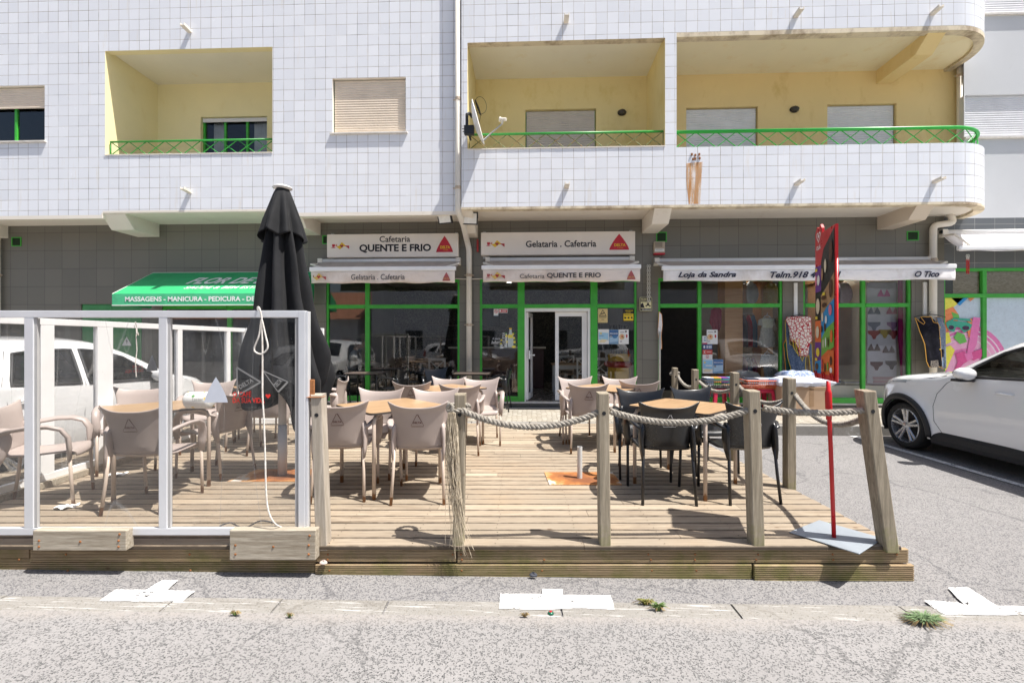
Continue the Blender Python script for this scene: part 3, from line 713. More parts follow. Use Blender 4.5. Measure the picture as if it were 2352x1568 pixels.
# beach picture pasted on the glass
cols = [C((.62, .72, .80), .3), C((.86, .22, .50), .3), C((.93, .45, .66), .3), C((.05, .42, .28), .3), C((.06, .03, .08), .25), C((.92, .28, .10), .3), C((.16, .55, .10), .3), C((.93, .85, .10), .3), C((.03, .30, .68), .3), C((.75, .10, .32), .3), C((.10, .38, .62), .3), C((.96, .75, .84), .3)]
def q(u, v): p = P(u, v, NY); return (p.x, p.z)
mb = MB(); mb.flat([(XN+.03, .3), (NX1, .3), (NX1, t0), (XN+.03, t0)], NY+.04, 0)
hat = q(2214, 842)
for k, (r, mi) in enumerate(((1.02, 1), (.93, 11), (.90, 1), (.84, 11), (.81, 2), (.72, 11), (.70, 2), (.50, 1), (.44, 2))):
    e = [(max(XN+.03, x), max(.3, z)) for x, z in ell(hat[0]-.02+.1*r, hat[1]-.10*(1-r), r*.80, r*.84, 40)]
    mb.flat(e, NY+.038-k*.002, mi)
Yd = NY+.017
def lay(pts, mi, k=0): mb.flat([(max(XN+.03, a), b_) for a, b_ in [q(*p) for p in pts]], Yd-.002*k, mi)
lay([(2171, 683), (2215, 684), (2192, 705), (2171, 712)], 7); lay([(2186, 684), (2225, 684), (2206, 702)], 8); lay([(2225, 684), (2240, 684), (2230, 692)], 5)
lay([(2171, 712), (2190, 704), (2203, 722), (2200, 742), (2184, 756), (2171, 765)], 5, 1); lay([(2186, 716), (2203, 722), (2206, 735), (2192, 733)], 6, 2); lay([(2200, 762), (2216, 768), (2222, 785), (2206, 790), (2192, 775)], 6, 2); lay([(2171, 765), (2180, 762), (2186, 785), (2171, 792)], 7, 3)
lay([(2220, 742), (2233, 730), (2239, 765), (2226, 775)], 5, 3)
lay([(2171, 797), (2184, 793), (2194, 804), (2175, 848), (2171, 852)], 7, 4); lay([(2226, 786), (2236, 728), (2253, 730), (2244, 790), (2233, 815), (2222, 810)], 1, 4)
lay([(2195, 812), (2215, 806), (2234, 822), (2213, 836), (2190, 860), (2200, 830)], 9, 5); lay([(2222, 812), (2258, 800), (2258, 818), (2236, 828)], 9, 5); lay([(2215, 812), (2232, 808), (2236, 822), (2222, 830)], 1, 6)
fr_ = [q(2173, 741), q(2180, 735), q(2226, 741), q(2233, 746), q(2228, 757), q(2214, 764), q(2204, 752), q(2196, 751), q(2192, 762), q(2181, 760), q(2175, 750)]
mb.flat(fr_, Yd-.014, 3); mb.flat(ell(q(2185, 752)[0], q(2185, 752)[1], .055, .045), Yd-.016, 4); mb.flat(ell(q(2218, 753)[0], q(2218, 753)[1], .07, .045), Yd-.016, 4)
lay([(2174, 741), (2190, 730), (2226, 732), (2233, 740), (2222, 737), (2192, 734), (2180, 741)], 3, 8)
lay([(2285, 856), (2300, 846), (2322, 850), (2326, 866), (2300, 874), (2284, 868)], 10, 8)
mb.build('window_picture', cols, sw)
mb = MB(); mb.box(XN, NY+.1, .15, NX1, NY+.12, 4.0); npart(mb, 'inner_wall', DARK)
# =====================================================  SIGNS, AWNINGS, PIPES ON THE FACADE
RED = C((.55, .015, .03), .4, 'logo_red'); YELL = C((.85, .55, .02), .4, 'logo_yellow'); INK = C((.015, .013, .015), .5, 'black_ink'); DRED = C((.38, .03, .03), .4, 'dark_logo_red')
FRED = C((.42, .10, .10), .7, 'faded_red_print'); FYEL = C((.70, .48, .12), .7, 'faded_yellow_print'); FINK = C((.06, .055, .06), .7, 'faded_ink')
SIGNW = pm('cream_sign_face', (.86, .79, .70), .45, 0, .04, 2, dirt=((.45, .38, .3), 9, .68))
PWHITE = C((.85, .85, .83), .5, 'white_print')
def cup_bird(mb, x, z, s, Y, cup=True, o=0):
    """coffee cup, then a chain of triangles with a heart; material slots o..: red, yellow, dark red"""
    if cup:
        mb.flat([(x, z+.10*s), (x+.17*s, z+.10*s), (x+.15*s, z-.06*s), (x+.02*s, z-.06*s)], Y, o); mb.flat(ell(x+.085*s, z-.10*s, .14*s, .02*s), Y, o)
        mb.flat(ell(x+.18*s, z+.03*s, .035*s, .04*s), Y+.001, o); mb.flat([(x+.07*s, z+.13*s), (x+.1*s, z+.16*s), (x+.07*s, z+.2*s), (x+.10*s, z+.16*s+.0)], Y, o)
    x += .26*s
    mb.flat([(x-.03*s, z+.02*s), (x+.04*s, z-.02*s), (x+.04*s, z+.13*s)], Y, o); mb.flat([(x-.03*s, z), (x+.15*s, z), (x+.32*s, z+.22*s), (x+.42*s, z+.1*s), (x+.2*s, z-.2*s)], Y+.001, o+1)
    mb.flat([(x+.2*s, z-.2*s), (x+.32*s, z+.22*s), (x+.62*s, z-.03*s), (x+.44*s, z-.03*s)], Y+.002, o+1)
    mb.flat(heart(x+.32*s, z, .11*s), Y-.001, o+2)
    mb.flat([(x+.5*s, z+.02*s), (x+.76*s, z+.02*s), (x+.76*s, z-.18*s)], Y, o); mb.flat([(x+.6*s, z-.02*s), (x+.76*s, z-.18*s), (x+.70*s, z-.0*s)], Y-.0005, o+2)
def tri_logo(mb, cx, z0, w_, h, Y, mi=0):
    pts = [(cx-w_/2, z0), (cx+w_/2, z0)]
    for i in range(1, 8): t = i/8; pts.append((cx+w_/2*(1-t)**.0*(1-t**1.35), z0+h*t))
    pts.append((cx, z0+h))
    for i in range(7, 0, -1): t = i/8; pts.append((cx-w_/2*(1-t**1.35), z0+h*t))
    mb.flat(pts, Y, mi)
def signbox(u0, v0, u1, v1, label, lines):
    Yf = YW-.16; a, b_ = P(u0, v1, Yf), P(u1, v0, Yf)
    T = thing('sign_box', label, 'shop sign', ((a.x+b_.x)/2, YW, a.z), 0)
    ox, oz = (a.x+b_.x)/2, a.z; w_ = b_.x-a.x; h = b_.z-a.z; X = lambda f: (f-.5)*w_
    mb = MB(); mb.box(-w_/2, -.16, 0, w_/2, -.02, h); mb.build('box', SIGNW, T, bevel=.01)
    for s in (-1, 1):
        for zz in (-.05, h-.01):
            mb = MB(); mb.box(s*(w_/2-.06)-.03, -.03, zz, s*(w_/2-.06)+.03, 0, zz+.06); mb.build('bracket', STEELG, T)
    mb = MB(); cup_bird(mb, X(.04), h*.49, .36 if len(lines) > 1 else .36, -.163); mb.build('emblem', [RED, YELL, DRED], T)
    mb = MB(); tri_logo(mb, X(.897), h*.19, w_*.128, h*.70, -.163); tl = mb.build('triangle_logo', RED, T)
    text('DELTA', (X(.865), h*.34, X(.938), h*.46), YELL, tl, -.166, bold=.03); text('CAFÉS', (X(.885), h*.265, X(.922), h*.30), YELL, tl, -.166)
    for s, box, bold in lines: text(s, (X(box[0]), h*box[1], X(box[2]), h*box[3]), INK, T, -.164, bold=bold)
    return T
signbox(750.8, 535.5, 1052.6, 591.3, 'cream sign box reading Cafetaria QUENTE E FRIO above the left café window', [('Cafetaria', (.404, .64, .637, .90), .012), ('QUENTE E FRIO', (.25, .18, .795, .55), .035)])
signbox(1104.5, 530.8, 1459, 586.2, 'cream sign box reading Gelataria . Cafetaria above the café door', [('Gelataria . Cafetaria', (.294, .33, .75, .62), .02)])
# awnings
def canvas(name, col, stain, r_=.8):
    m, t, b = newmat(name); v = coord(t); n = noise(t, coord(t, 'Object', (1, 1, .7)), 2.6, 7, .65)
    c = ramp(t, n, [(.3, stain), (.52, col)]); st = noise(t, coord(t, 'Object', (1, .15, 6), (0, .25, 0)), 6, 5, .6)
    c = mix(t, ramp(t, st, [(.5, 0), (.75, .35)]), c, [x*.7 for x in col]); L(t, c, b.inputs['Base Color']); b.inputs['Roughness'].default_value = r_
    bump(t, b, noise(t, v, 9, 4), .35, .02); return m
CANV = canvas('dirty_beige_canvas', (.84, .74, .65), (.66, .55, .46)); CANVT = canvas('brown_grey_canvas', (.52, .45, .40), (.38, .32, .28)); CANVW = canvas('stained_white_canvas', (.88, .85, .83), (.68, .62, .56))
def awning(name, label, ub, vb, uf, vbar, vbot, cloth, top, pr=.68, bar=.085, wave=.0, arm=True, barm=WHITEAL):
    """ub=(left,right) of the roller at the wall, uf=front ends"""
    Yf = YW-pr; zb = PZ((ub[0]+ub[1])/2, vb, YW); um = (uf[0]+uf[1])/2; zf = PZ(um, vbar, Yf); z0 = PZ(um, vbot, Yf)
    xb0, xb1, xf0, xf1 = PX(ub[0], YW), PX(ub[1], YW), PX(uf[0], Yf), PX(uf[1], Yf); cx = (xf0+xf1)/2
    T = thing(name, label, 'awning', (cx, YW, z0)); rel = lambda x, y, z: (x-cx, y-YW, z-z0)
    mb = MB(); n = 24
    def fn(a, b_):
        e0 = xb0+(xf0-xb0)*b_; e1 = xb1+(xf1-xb1)*b_; return rel(e0+(e1-e0)*a, YW-.05+(Yf+.03-YW+.05)*b_, zb+(zf-.01-zb)*b_-.035*sin(pi*b_)*(1+.3*sin(a*9)))
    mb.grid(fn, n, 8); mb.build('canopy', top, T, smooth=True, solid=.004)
    mb = MB(); mb.box(*rel(xf0, Yf, zf-bar), *rel(xf1, Yf+.07, zf)); mb.build('front_bar', barm, T, bevel=.015)
    mb = MB(); zz = zf-bar
    mb.grid(lambda a, b_: rel(xf0+.03+(xf1-xf0-.05)*a, Yf+.02+.02*sin(a*17+b_*2)*b_, zz+(z0+.008*sin(a*23)-zz)*b_), 60, 5); va = mb.build('valance', cloth, T, smooth=True, solid=.004)
    mb = MB(); mb.cyl(rel(xb0, YW-.07, zb+.0), rel(xb1, YW-.07, zb+.0), .045, n=12); mb.build('roller', WHITEAL, T, smooth=True)
    for k, (xa, xf) in enumerate(((xb0+.05, xf0+.35), (xb1-.05, xf1-.35))):
        mb = MB(); s = 1 if k == 0 else -1
        mb.box(*rel(xa-.05, YW-.12, zb-.1), *rel(xa+.05, YW-.0, zb+.05)); mb.tube([rel(xa, YW-.1, zb-.07), rel(xa-s*.06, YW-.38, zb-.12), rel(xf, Yf+.06, zf-.05)], .022, 8); mb.build('folding_arm', PIPE, T, bevel=.006)
    return T, (lambda f: xf0-cx+(xf1-xf0)*f), z0, zz-z0, Yf-YW+.0, cx
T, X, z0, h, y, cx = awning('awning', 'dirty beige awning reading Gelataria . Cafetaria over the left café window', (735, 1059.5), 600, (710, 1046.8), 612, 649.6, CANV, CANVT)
text('Gelataria . Cafetaria', (X(.29), h*.26, X(.656), h*.72), FINK, T, y-.006, bold=.006)
mb = MB(); cup_bird(mb, X(.0)+.0, h*.52, .34, y-.006, False); mb.build('emblem', [FRED, FYEL, DRED], T)
mb = MB(); tri_logo(mb, X(.937), h*.14, .155, h*.72, y-.006); mb.build('triangle_logo', FRED, T); text('DELTA', (X(.918), h*.26, X(.956), h*.38), FYEL, T, y-.009)
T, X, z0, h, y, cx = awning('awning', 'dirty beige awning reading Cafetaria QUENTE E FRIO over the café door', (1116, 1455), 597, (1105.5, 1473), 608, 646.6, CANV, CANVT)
text('Cafetaria', (X(.243), h*.27, X(.398), h*.62), FINK, T, y-.006, bold=.004); text('QUENTE E FRIO', (X(.413), h*.24, X(.75), h*.70), FINK, T, y-.006, bold=.03)
mb = MB(); cup_bird(mb, X(.035), h*.5, .35, y-.006); mb.build('emblem', [FRED, FYEL, DRED], T)
mb = MB(); tri_logo(mb, X(.937), h*.14, .165, h*.74, y-.006); mb.build('triangle_logo', FRED, T); text('DELTA', (X(.917), h*.26, X(.957), h*.38), FYEL, T, y-.009)
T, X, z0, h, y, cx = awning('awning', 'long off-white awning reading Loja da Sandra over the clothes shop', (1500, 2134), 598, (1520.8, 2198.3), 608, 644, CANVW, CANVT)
NAVY = C((.015, .018, .045), .6, 'navy_print')
text('Loja da Sandra', (X(.055), h*.18, X(.255), h*.82), NAVY, T, y-.006, shear=.35, bold=.032); text('Telm.918 441101', (X(.372), h*.22, X(.612), h*.80), NAVY, T, y-.006, shear=.35, bold=.032)
text('O Tico', (X(.858), h*.24, X(.94), h*.78), NAVY, T, y-.006, shear=.35, bold=.032)
T, X, z0, h, y, cx = awning('awning', 'stained white awning with no writing on the far right shopfront', (2154, 2600), 533, (2203, 2660), 563, 574.5, CANVW, CANVW, .55, .08)
# green awning: sloping box with side cheeks
GA = canvas('green_awning_cloth', (.03, .42, .15), (.025, .36, .13), .6)
Yf = 8.62; a = P(258, 700.5, Yf); c_ = P(258, 675, Yf); zt = PZ(440, 626, YW); xb = PX(355.5, YW); xr = PX(668, Yf); xbr = PX(700, YW)
ox = (a.x+xr)/2; T = thing('awning', 'green sloping awning with white lettering Massagens - Manicura - Pedicura', 'awning', (ox, YW, a.z))
zv = c_.z-a.z; zt2 = zt-a.z; xl = a.x-ox; xrr = xr-ox; xbl = a.x+.28-ox
mb = MB(); yf = Yf-YW
mb.quad((xl, yf, zv), (xrr, yf, zv), (xrr, 0, zt2), (xl, 0, zt2)); mb.add([(xl, yf, 0), (xl, yf, zv), (xl, 0, zt2), (xl, -.05, 0)], [(0, 1, 2, 3)]); mb.add([(xrr, yf, 0), (xrr, yf, zv), (xrr, 0, zt2), (xrr, -.05, 0)], [(3, 2, 1, 0)])
mb.build('canopy', GA, T, solid=.004)
mb = MB(); mb.quad((xl, yf-.004, 0), (xrr, yf-.004, 0), (xrr, yf-.004, zv), (xl, yf-.004, zv)); mb.build('valance', canvas('light_green_cloth', (.08, .52, .25), (.07, .45, .21), .6), T)
mb = MB(); mb.box(xl, yf-.01, -.015, xrr, yf+.01, .005); mb.tube([(xl, yf, zv), (xl, 0, zt2), (xrr, 0, zt2)], .008, 6); mb.build('trim', C((.75, .78, .70), .5, 'pale_trim'), T)
text('MASSAGENS - MANICURA - PEDICURA - DEPILAÇÃO', (xl+.27, .045, xl+.27+3.15, .185), PWHITE, T, yf-.010, bold=.03)
sl = Vector((0, -yf, zt2-zv)); ang = math.atan2(zt2-zv, -yf)
M = Matrix.Translation((0, yf, zv)) @ Matrix.Rotation(ang-pi/2, 4, 'X') @ Matrix.Translation((0, -.008, 0))
Ls = sl.length
text('FLOR DE SAL', (xl+1.15, Ls*.42, xl+3.1, Ls*.72), PWHITE, T, 0, shear=.35, bold=.03, M=M); text('SAÚDE & BEM ESTAR', (xl+1.28, Ls*.20, xl+2.92, Ls*.33), PWHITE, T, 0, shear=.25, bold=.015, M=M)
# drainpipes
def pipe(label, pts, r, clamps, extra=()):
    p0 = Vector(pts[-1]); T = thing('drainpipe', label, 'drainpipe', p0)
    def smooth(ps, rad=.09):
        o = [Vector(ps[0])]
        for i in range(1, len(ps)-1):
            p, a_, b_ = Vector(ps[i]), Vector(ps[i-1]), Vector(ps[i+1]); d0 = (a_-p); d1 = (b_-p); k = min(rad, d0.length*.45, d1.length*.45); A, Bq = p+d0.normalized()*k, p+d1.normalized()*k
            for j in range(6): t = j/5; o.append(A*(1-t)**2+p*2*t*(1-t)+Bq*t*t)
        o.append(Vector(ps[-1])); return o
    q = smooth([Vector(p)-p0 for p in pts]); mb = MB(); mb.tube(q, r, 14); T2 = mb.build('pipe', PIPE, T, smooth=True)
    for c0 in clamps:
        c1 = Vector(c0)-p0; mb = MB(); mb.lathe([(r+.0, -.03), (r+.007, -.03), (r+.007, .03), (r+.0, .03)], 16, c1); mb.box(c1.x-r-.045, c1.y, c1.z-.008, c1.x+r+.045, c1.y+.02, c1.z+.008); mb.build('clamp', pm('stained_clamp', (.6, .5, .38), .5, dirt=((.3, .15, .08), 30, .5)), T)
    return T
ya = YL-.075; xp = PX(1052.5, ya); xq = PX(1077.5, YW-.09)
pipe('tall cream drainpipe running down between the two café awnings', [(xp, ya, 9.25), (xp, ya, PZ(1052, 486, ya)), (xp+.06, ya+.30, 3.84), (xq-.03, YW-.14, 3.62), (xq, YW-.09, 3.48), (xq, YW-.09, .20)], .058,
     [(xp, ya, PZ(1052, 229, ya)), (xp, ya, PZ(1052, 432, ya)), (xq, YW-.09, PZ(1077, 632, YW-.09)), (xq, YW-.09, 1.9)])
xq = PX(2143, YW-.10)
pipe('cream drainpipe with a horizontal bend beneath the rounded balcony, behind the navy apron', [(PX(2189, YW-.2), YW-.12, 4.15), (PX(2189, YW-.1), YW-.11, PZ(2189, 512, YW-.1)), (xq, YW-.10, PZ(2143, 518, YW-.1)), (xq, YW-.10, .20)], .062,
     [(xq, YW-.10, PZ(2143, 597, YW-.1)), (xq, YW-.10, 1.2)])
pipe('cream drainpipe rising at the rounded end of the upper balcony', [(PX(2208, 9.75), 9.78, 7.3), (PX(2208, 9.75), 9.78, 4.36)], .055, [(PX(2208, 9.75), 9.78, 7.05)])
xq = PX(-6, YW-.08); pipe('dark grey drainpipe at the left edge of the grey tiled wall', [(xq, YW-.08, 4.0), (xq, YW-.08, .2)], .055, [(xq, YW-.08, 3.0)])
# floodlights
def flood(u, v, tilt, yaw, label):
    Yc = YW-.75; p = P(u, v, Yc); T = thing('floodlight', label, 'floodlight', p, yaw, 'floodlights under the balcony')
    M = Matrix.Rotation(tilt, 4, 'X')
    mb = MB(); mb.box(-.15, -.03, -.125, .15, .02, .125, 0, M); mb.build('housing', BLACKM, T, bevel=.008)
    mb = MB(); mb.box(-.122, -.034, -.098, .122, -.0305, .098, 0, M); mb.build('lens', pm('frosted_lens', (.8, .8, .76), .25), T)
    mb = MB(); mb.tube([(-.15, 0, 0), (-.15, .02, .15), (.15, .02, .15), (.15, 0, 0)], .008, 6); mb.cyl((0, .02, .15), (0, .02, .26), .008, n=6); mb.build('mounting_bracket', BLACKM, T)
    return T
flood(1022, 499, R(26), R(-16), 'black floodlight left of the tall drainpipe, tilted down to the left'); flood(1080, 501, R(22), R(10), 'black floodlight right of the tall drainpipe')
# bulkhead lamps on balcony walls
for u, v, lb in ((1428, 260, 'black bulkhead lamp right of the shutter on the middle balcony'), (1823, 253, 'black caged bulkhead lamp between the two shutters of the rounded balcony')):
    p = P(u, v, YB_R); T = thing('wall_lamp', lb, 'wall lamp', p, 0, 'balcony bulkhead lamps')
    mb = MB(); mb.lathe([(.0, 0), (.09, 0), (.095, -.03), (.08, -.05)], 20, axis='y'); o = mb.build('base', BLACKM, T, smooth=True); o.scale = (1, 1, .72)
    mb = MB(); mb.lathe([(.078, -.05), (.07, -.075), (.045, -.095), (.0, -.10)], 20, axis='y'); o = mb.build('glass', pm('smoky_glass', (.07, .065, .06), .15), T, smooth=True); o.scale = (1, 1, .72)
    mb = MB(); mb.tube([(-.085, -.05, 0), (-.05, -.10, 0), (.05, -.10, 0), (.085, -.05, 0)], .007, 6); mb.tube([(0, -.05, -.06), (0, -.105, -.02), (0, -.105, .02), (0, -.05, .06)], .007, 6); mb.build('cage', BLACKM, T)
# satellite dish seen edge-on, on a post at the corner of the middle balcony
p = P(1079, 300, 8.32); T = thing('satellite_dish', 'white satellite dish seen edge-on at the left end of the middle balcony', 'satellite dish', p)
WD = pm('white_dish_enamel', (.78, .78, .76), .35, dirt=((.35, .16, .06), 12, .66))
ax = Vector((.95, -.03, .25)).normalized(); q_ = ax.to_track_quat('Z', 'Y').to_matrix().to_4x4(); M = Matrix.Translation((.09, -.05, .10)) @ q_
mb = MB(); prof = [(.0, 0), (.12, .008), (.24, .030), (.34, .062), (.385, .083), (.39, .075), (.34, .05), (.24, .018), (.12, -.006), (.0, -.012)]
mb.lathe(prof, 36); mb.v = [tuple(M @ Vector(q)) for q in mb.v]; mb.build('dish', WD, T, smooth=True)
mb = MB(); mb.tube([(.24, -.08, -.24), (.42, -.12, -.10), (.60, -.16, .03)], .013, 8); mb.build('arm', STEELG, T)
mb = MB(); mb.cyl((.60, -.16, .03), (.62, -.16, .12), .02); mb.cyl((.58, -.15, .12), (.68, -.18, .10), .03); mb.cyl((.58, -.15, .12), (.555, -.145, .125), .042); mb.build('receiver', pm('cream_plastic', (.75, .70, .6), .4), T, bevel=.004)
mb = MB(); mb.box(-.10, -.05, -.08, .08, .05, .08); mb.tube([(-.05, 0, .0), (-.05, 0, .30), (-.02, .05, .34), (.03, .15, .32)], .03, 10); mb.cyl((-.14, -.02, .02), (-.02, -.02, .02), .008); mb.cyl((-.13, -.02, -.03), (-.02, -.02, -.03), .008); mb.cyl((-.02, 0, -.05), (-.02, .28, -.05), .02); mb.build('mount', BLACKM, T, bevel=.005)
# round cable and aerial hung on the balcony side
pp = P(1092, 250, 9.1); T = thing('coiled_cable', 'dark looped cable and clamp hanging on the balcony side wall above the dish', 'cable', pp)
mb = MB(); mb.tube([(.11+.115*cos(a), -.12*abs(sin(a*.5)), .02+.17*sin(a)) for a in [2*pi*i/28 for i in range(28)]], .004, 6, closed=True); mb.build('loop', BLACKM, T)
mb = MB(); mb.tube([(.0, 0, .18), (.02, 0, .1), (.06, -.01, .0), (.10, -.01, -.12), (.12, -.01, -.14)], [.008, .02, .022, .016, .008], 8); mb.tube([(.02, 0, .1), (.04, 0, -.15), (.08, 0, -.26)], .004, 5); mb.tube([(.11, 0, -.1), (.08, 0, -.26)], .004, 5); mb.build('clamp', BLACKM, T)
# alarm siren box, hanging plastic chains, alarm notice
SL_ = 'yellowed_alarm_plastic'
a, b_ = P(1500, 583, YW), P(1524.5, 558, YW); T = thing('alarm_box', 'small yellowed alarm siren box on the tiled pier by the clothes shop', 'alarm box', ((a.x+b_.x)/2, YW, a.z)); w_, h = b_.x-a.x, b_.z-a.z
mb = MB(); mb.box(-w_/2, -.09, .0, w_/2, 0, h*1.05); mb.build('casing', pm(SL_, (.50, .42, .32), .5), T, bevel=.008)
mb = MB()
for k in range(8): mb.box(-w_*.42, -.094, h*(.55+k*.055), w_*.25, -.089, h*(.565+k*.055+.01))
mb.build('grille', C((.2, .17, .13)), T)
mb = MB(); mb.box(-w_*.45, -.093, .03, w_*.42, -.09, h*.38); pl_ = mb.build('nameplate', C((.75, .75, .72)), T); text('SEWJEL', (-w_*.36, .06, w_*.3, h*.32), FINK, pl_, -.096, bold=.01)
mb = MB(); mb.box(-w_/2, -.1, -.03, w_/2, 0, .0); mb.build('base', RED, T)
def links(mb, p0, n, pitch=.045, r=.0055, wd=.014, mi=0):
    for i in range(n):
        c0 = Vector(p0)-Vector((0, 0, i*pitch)); hh = pitch*.68; a_ = i % 2
        q = []
        for k in range(10):
            th = 2*pi*k/10; s, c_ = wd*cos(th), hh*sin(th); q.append(c0+(Vector((s, 0, c_)) if a_ == 0 else Vector((s*.35, s*.9, c_))))
        mb.tube(q, r, 5, mi if callable(mi) is False else mi(i), closed=True)
p = P(1489, 611, YW-.14); T = thing('plastic_chain', 'double white plastic chain hanging on the tiled pier above the alarm notice', 'chain', p)
for dx in (-.012, .028):
    mb = MB(); links(mb, (dx, 0, 0), 17); mb.build('strand', C((.72, .70, .62), .45, 'white_plastic_links'), T, smooth=True)
a, b_ = P(1467, 714, YW-.11), P(1495, 682.5, YW-.11); T = thing('alarm_notice', 'black and yellow notice reading ALARME LIGADO 24h hung on the chain', 'notice', ((a.x+b_.x)/2+.02, YW-.11, a.z)); w_, h = b_.x-a.x, b_.z-a.z
cy = C((.78, .72, .40), .4, 'pale_yellow_print')
mb = MB(); mb.prism(rrect(-w_/2, 0, w_/2, h, .02), 'y', -.006, 0); mb.build('panel', cy, T)
mb = MB(); mb.flat(rrect(-w_/2+.008, .008, w_/2-.008, h-.008, .014), -.0075, 0); mb.flat([(-w_*.42, h*.18), (w_*.42, h*.18), (w_*.42, h*.66), (-w_*.42, h*.66)], -.009, 1)
mb.flat([(-w_*.42, h*.22), (-w_*.1, h*.22), (-w_*.25, h*.6), (-w_*.42, h*.5)], -.010, 0); mb.flat(ell(w_*.02, h*.36, .016, .016), -.010, 0); mb.flat(ell(w_*.32, h*.36, .016, .016), -.010, 0); mb.flat([(w_*.0, h*.38), (w_*.3, h*.38), (w_*.22, h*.6), (w_*.12, h*.6), (w_*.08, h*.45)], -.010, 0)
mb.build('print', [INK, cy], T); text('ALARME', (-w_*.4, h*.83, w_*.22, h*.92), cy, T, -.010, bold=.02); text('LIGADO', (-w_*.4, h*.72, w_*.2, h*.81), cy, T, -.010, bold=.02); text('24h', (w_*.24, h*.68, w_*.42, h*.76), cy, T, -.0105, bold=.02); text('PROSEGUR', (-w_*.3, h*.06, w_*.42, h*.13), PWHITE, T, -.010, bold=.02)
p = P(2222, 588, NY-.45); T = thing('plastic_chain', 'short red and white plastic chain hanging from the far right awning', 'chain', p)
for dx in (-.012, .02):
    mb = MB(); links(mb, (dx, 0, 0), 8, mi=lambda i: 0 if i < 2 else 1); mb.build('strand', [C((.72, .70, .62), .45, 'white_plastic_links'), C((.6, .02, .02), .4)], T, smooth=True)
# white cable conduits and the red key box on the piers
for u, v0, v1, lb in ((1826, 650, 726, 'white metal strip on the pier above the red heart apron'), (2122.5, 648, 725, 'white metal strip on the pier above the navy apron')):
    p = P(u, v1, YW); zt = PZ(u, v0, YW); mb = MB(); mb.box(-.035, -.03, 0, .035, 0, zt-p.z); o = mb.build('wall_strip', WHITEAL, bevel=.004); o.location = p; tag(o, lb, 'metal strip', 'white strips holding the aprons')
p = P(1097.5, 565, YW); mb = MB(); mb.box(-.02, -.05, -.13, .02, 0, .13); o = mb.build('fire_alarm_switch', pm('dull_red', (.4, .03, .03), .5), bevel=.005); o.location = p; tag(o, 'narrow red metal bracket on the grey tiles left of the right-hand sign box', 'bracket')
# white surface cable between awnings
a = P(1046, 640, YW-.03); b_ = P(1108, 640, YW-.03); mb = MB(); mb.tube([(0, 0, 0), ((b_-a)/2-Vector((0, 0, .01))), (b_-a)], .012, 6); o = mb.build('surface_cable', PIPE, smooth=True); o.location = a; tag(o, 'thin cream cable duct crossing the pier behind the tall drainpipe', 'cable duct')
# =====================================================  TERRACE
DZ = .225
def woodmat(name, lo, hi, grain=(1.2, 26, 26), knots=True, green=None, sc_=1.0, var=.35, seam=False):
    m, t, b = newmat(name); c = N(t, 'TexCoord'); ge = N(t, 'NewGeometry'); mp = N(t, 'Mapping'); mp.inputs['Scale'].default_value = grain
    off = N(t, 'CombineXYZ'); k = math_(t, 'MULTIPLY', ge.outputs['Random Per Island'], 37.0)
    for i in range(3): L(t, k, off.inputs[i])
    va = N(t, 'VectorMath', operation='ADD'); L(t, c.outputs['Object'], va.inputs[0]); L(t, off.outputs[0], va.inputs[1]); L(t, va.outputs[0], mp.inputs[0])
    n1 = noise(t, mp.outputs[0], 2.2*sc_, 8, .62, .6); col = ramp(t, n1, [(.25, lo), (.5, [(a+b2)/2 for a, b2 in zip(lo, hi)]), (.72, hi)])
    n2 = noise(t, mp.outputs[0], 9*sc_, 4, .6); col = mix(t, ramp(t, n2, [(.35, .35), (.55, 0)]), col, [x*.55 for x in lo])
    r_ = ge.outputs['Random Per Island']; col = mix(t, ramp(t, r_, [(0, var), (.5, 0), (1, 0)]), col, [x*.62 for x in hi]); col = mix(t, ramp(t, r_, [(.6, 0), (1, var*.8)]), col, [min(1, x*1.12) for x in hi])
    big = noise(t, c.outputs['Object'], 1.3, 5, .6); col = mix(t, ramp(t, big, [(.5, 0), (.78, .5)]), col, [hi[0]*.78, hi[1]*.66, hi[2]*.54])
    if green:
        g_ = noise(t, c.outputs['Object'], 3.5, 6, .7); sx = N(t, 'SeparateXYZ'); L(t, c.outputs['Object'], sx.inputs[0])
        gr = math_(t, 'SUBTRACT', g_, math_(t, 'MULTIPLY', sx.outputs['Z'], green[1])); col = mix(t, ramp(t, gr, [(.36, 0), (.55, .75)]), col, green[0])
    if knots:
        vo = N(t, 'TexVoronoi'); vo.inputs['Scale'].default_value = 1.9; mp2 = N(t, 'Mapping'); mp2.inputs['Scale'].default_value = (1.6, 2.6, 2.6); L(t, va.outputs[0], mp2.inputs[0]); L(t, mp2.outputs[0], vo.inputs['Vector'])
        col = mix(t, ramp(t, vo.outputs['Distance'], [(.03, .75), (.075, 0)]), col, (.12, .065, .03))
    if seam:   # board edges painted darker, standing in for shadow in the gaps
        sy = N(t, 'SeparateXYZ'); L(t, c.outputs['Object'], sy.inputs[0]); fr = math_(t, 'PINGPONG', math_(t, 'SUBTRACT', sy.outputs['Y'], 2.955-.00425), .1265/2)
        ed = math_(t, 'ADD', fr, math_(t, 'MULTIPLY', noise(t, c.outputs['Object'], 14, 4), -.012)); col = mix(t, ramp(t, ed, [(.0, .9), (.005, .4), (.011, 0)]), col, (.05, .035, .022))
    L(t, col, b.inputs['Base Color']); b.inputs['Roughness'].default_value = .82; bump(t, b, n2, .35, .004); return m
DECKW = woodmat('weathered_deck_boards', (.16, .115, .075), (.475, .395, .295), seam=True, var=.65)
RIBW = woodmat('ribbed_terrace_timber', (.24, .17, .09), (.48, .36, .22), (1, 20, 20), True, ((.17, .17, .04), .9))
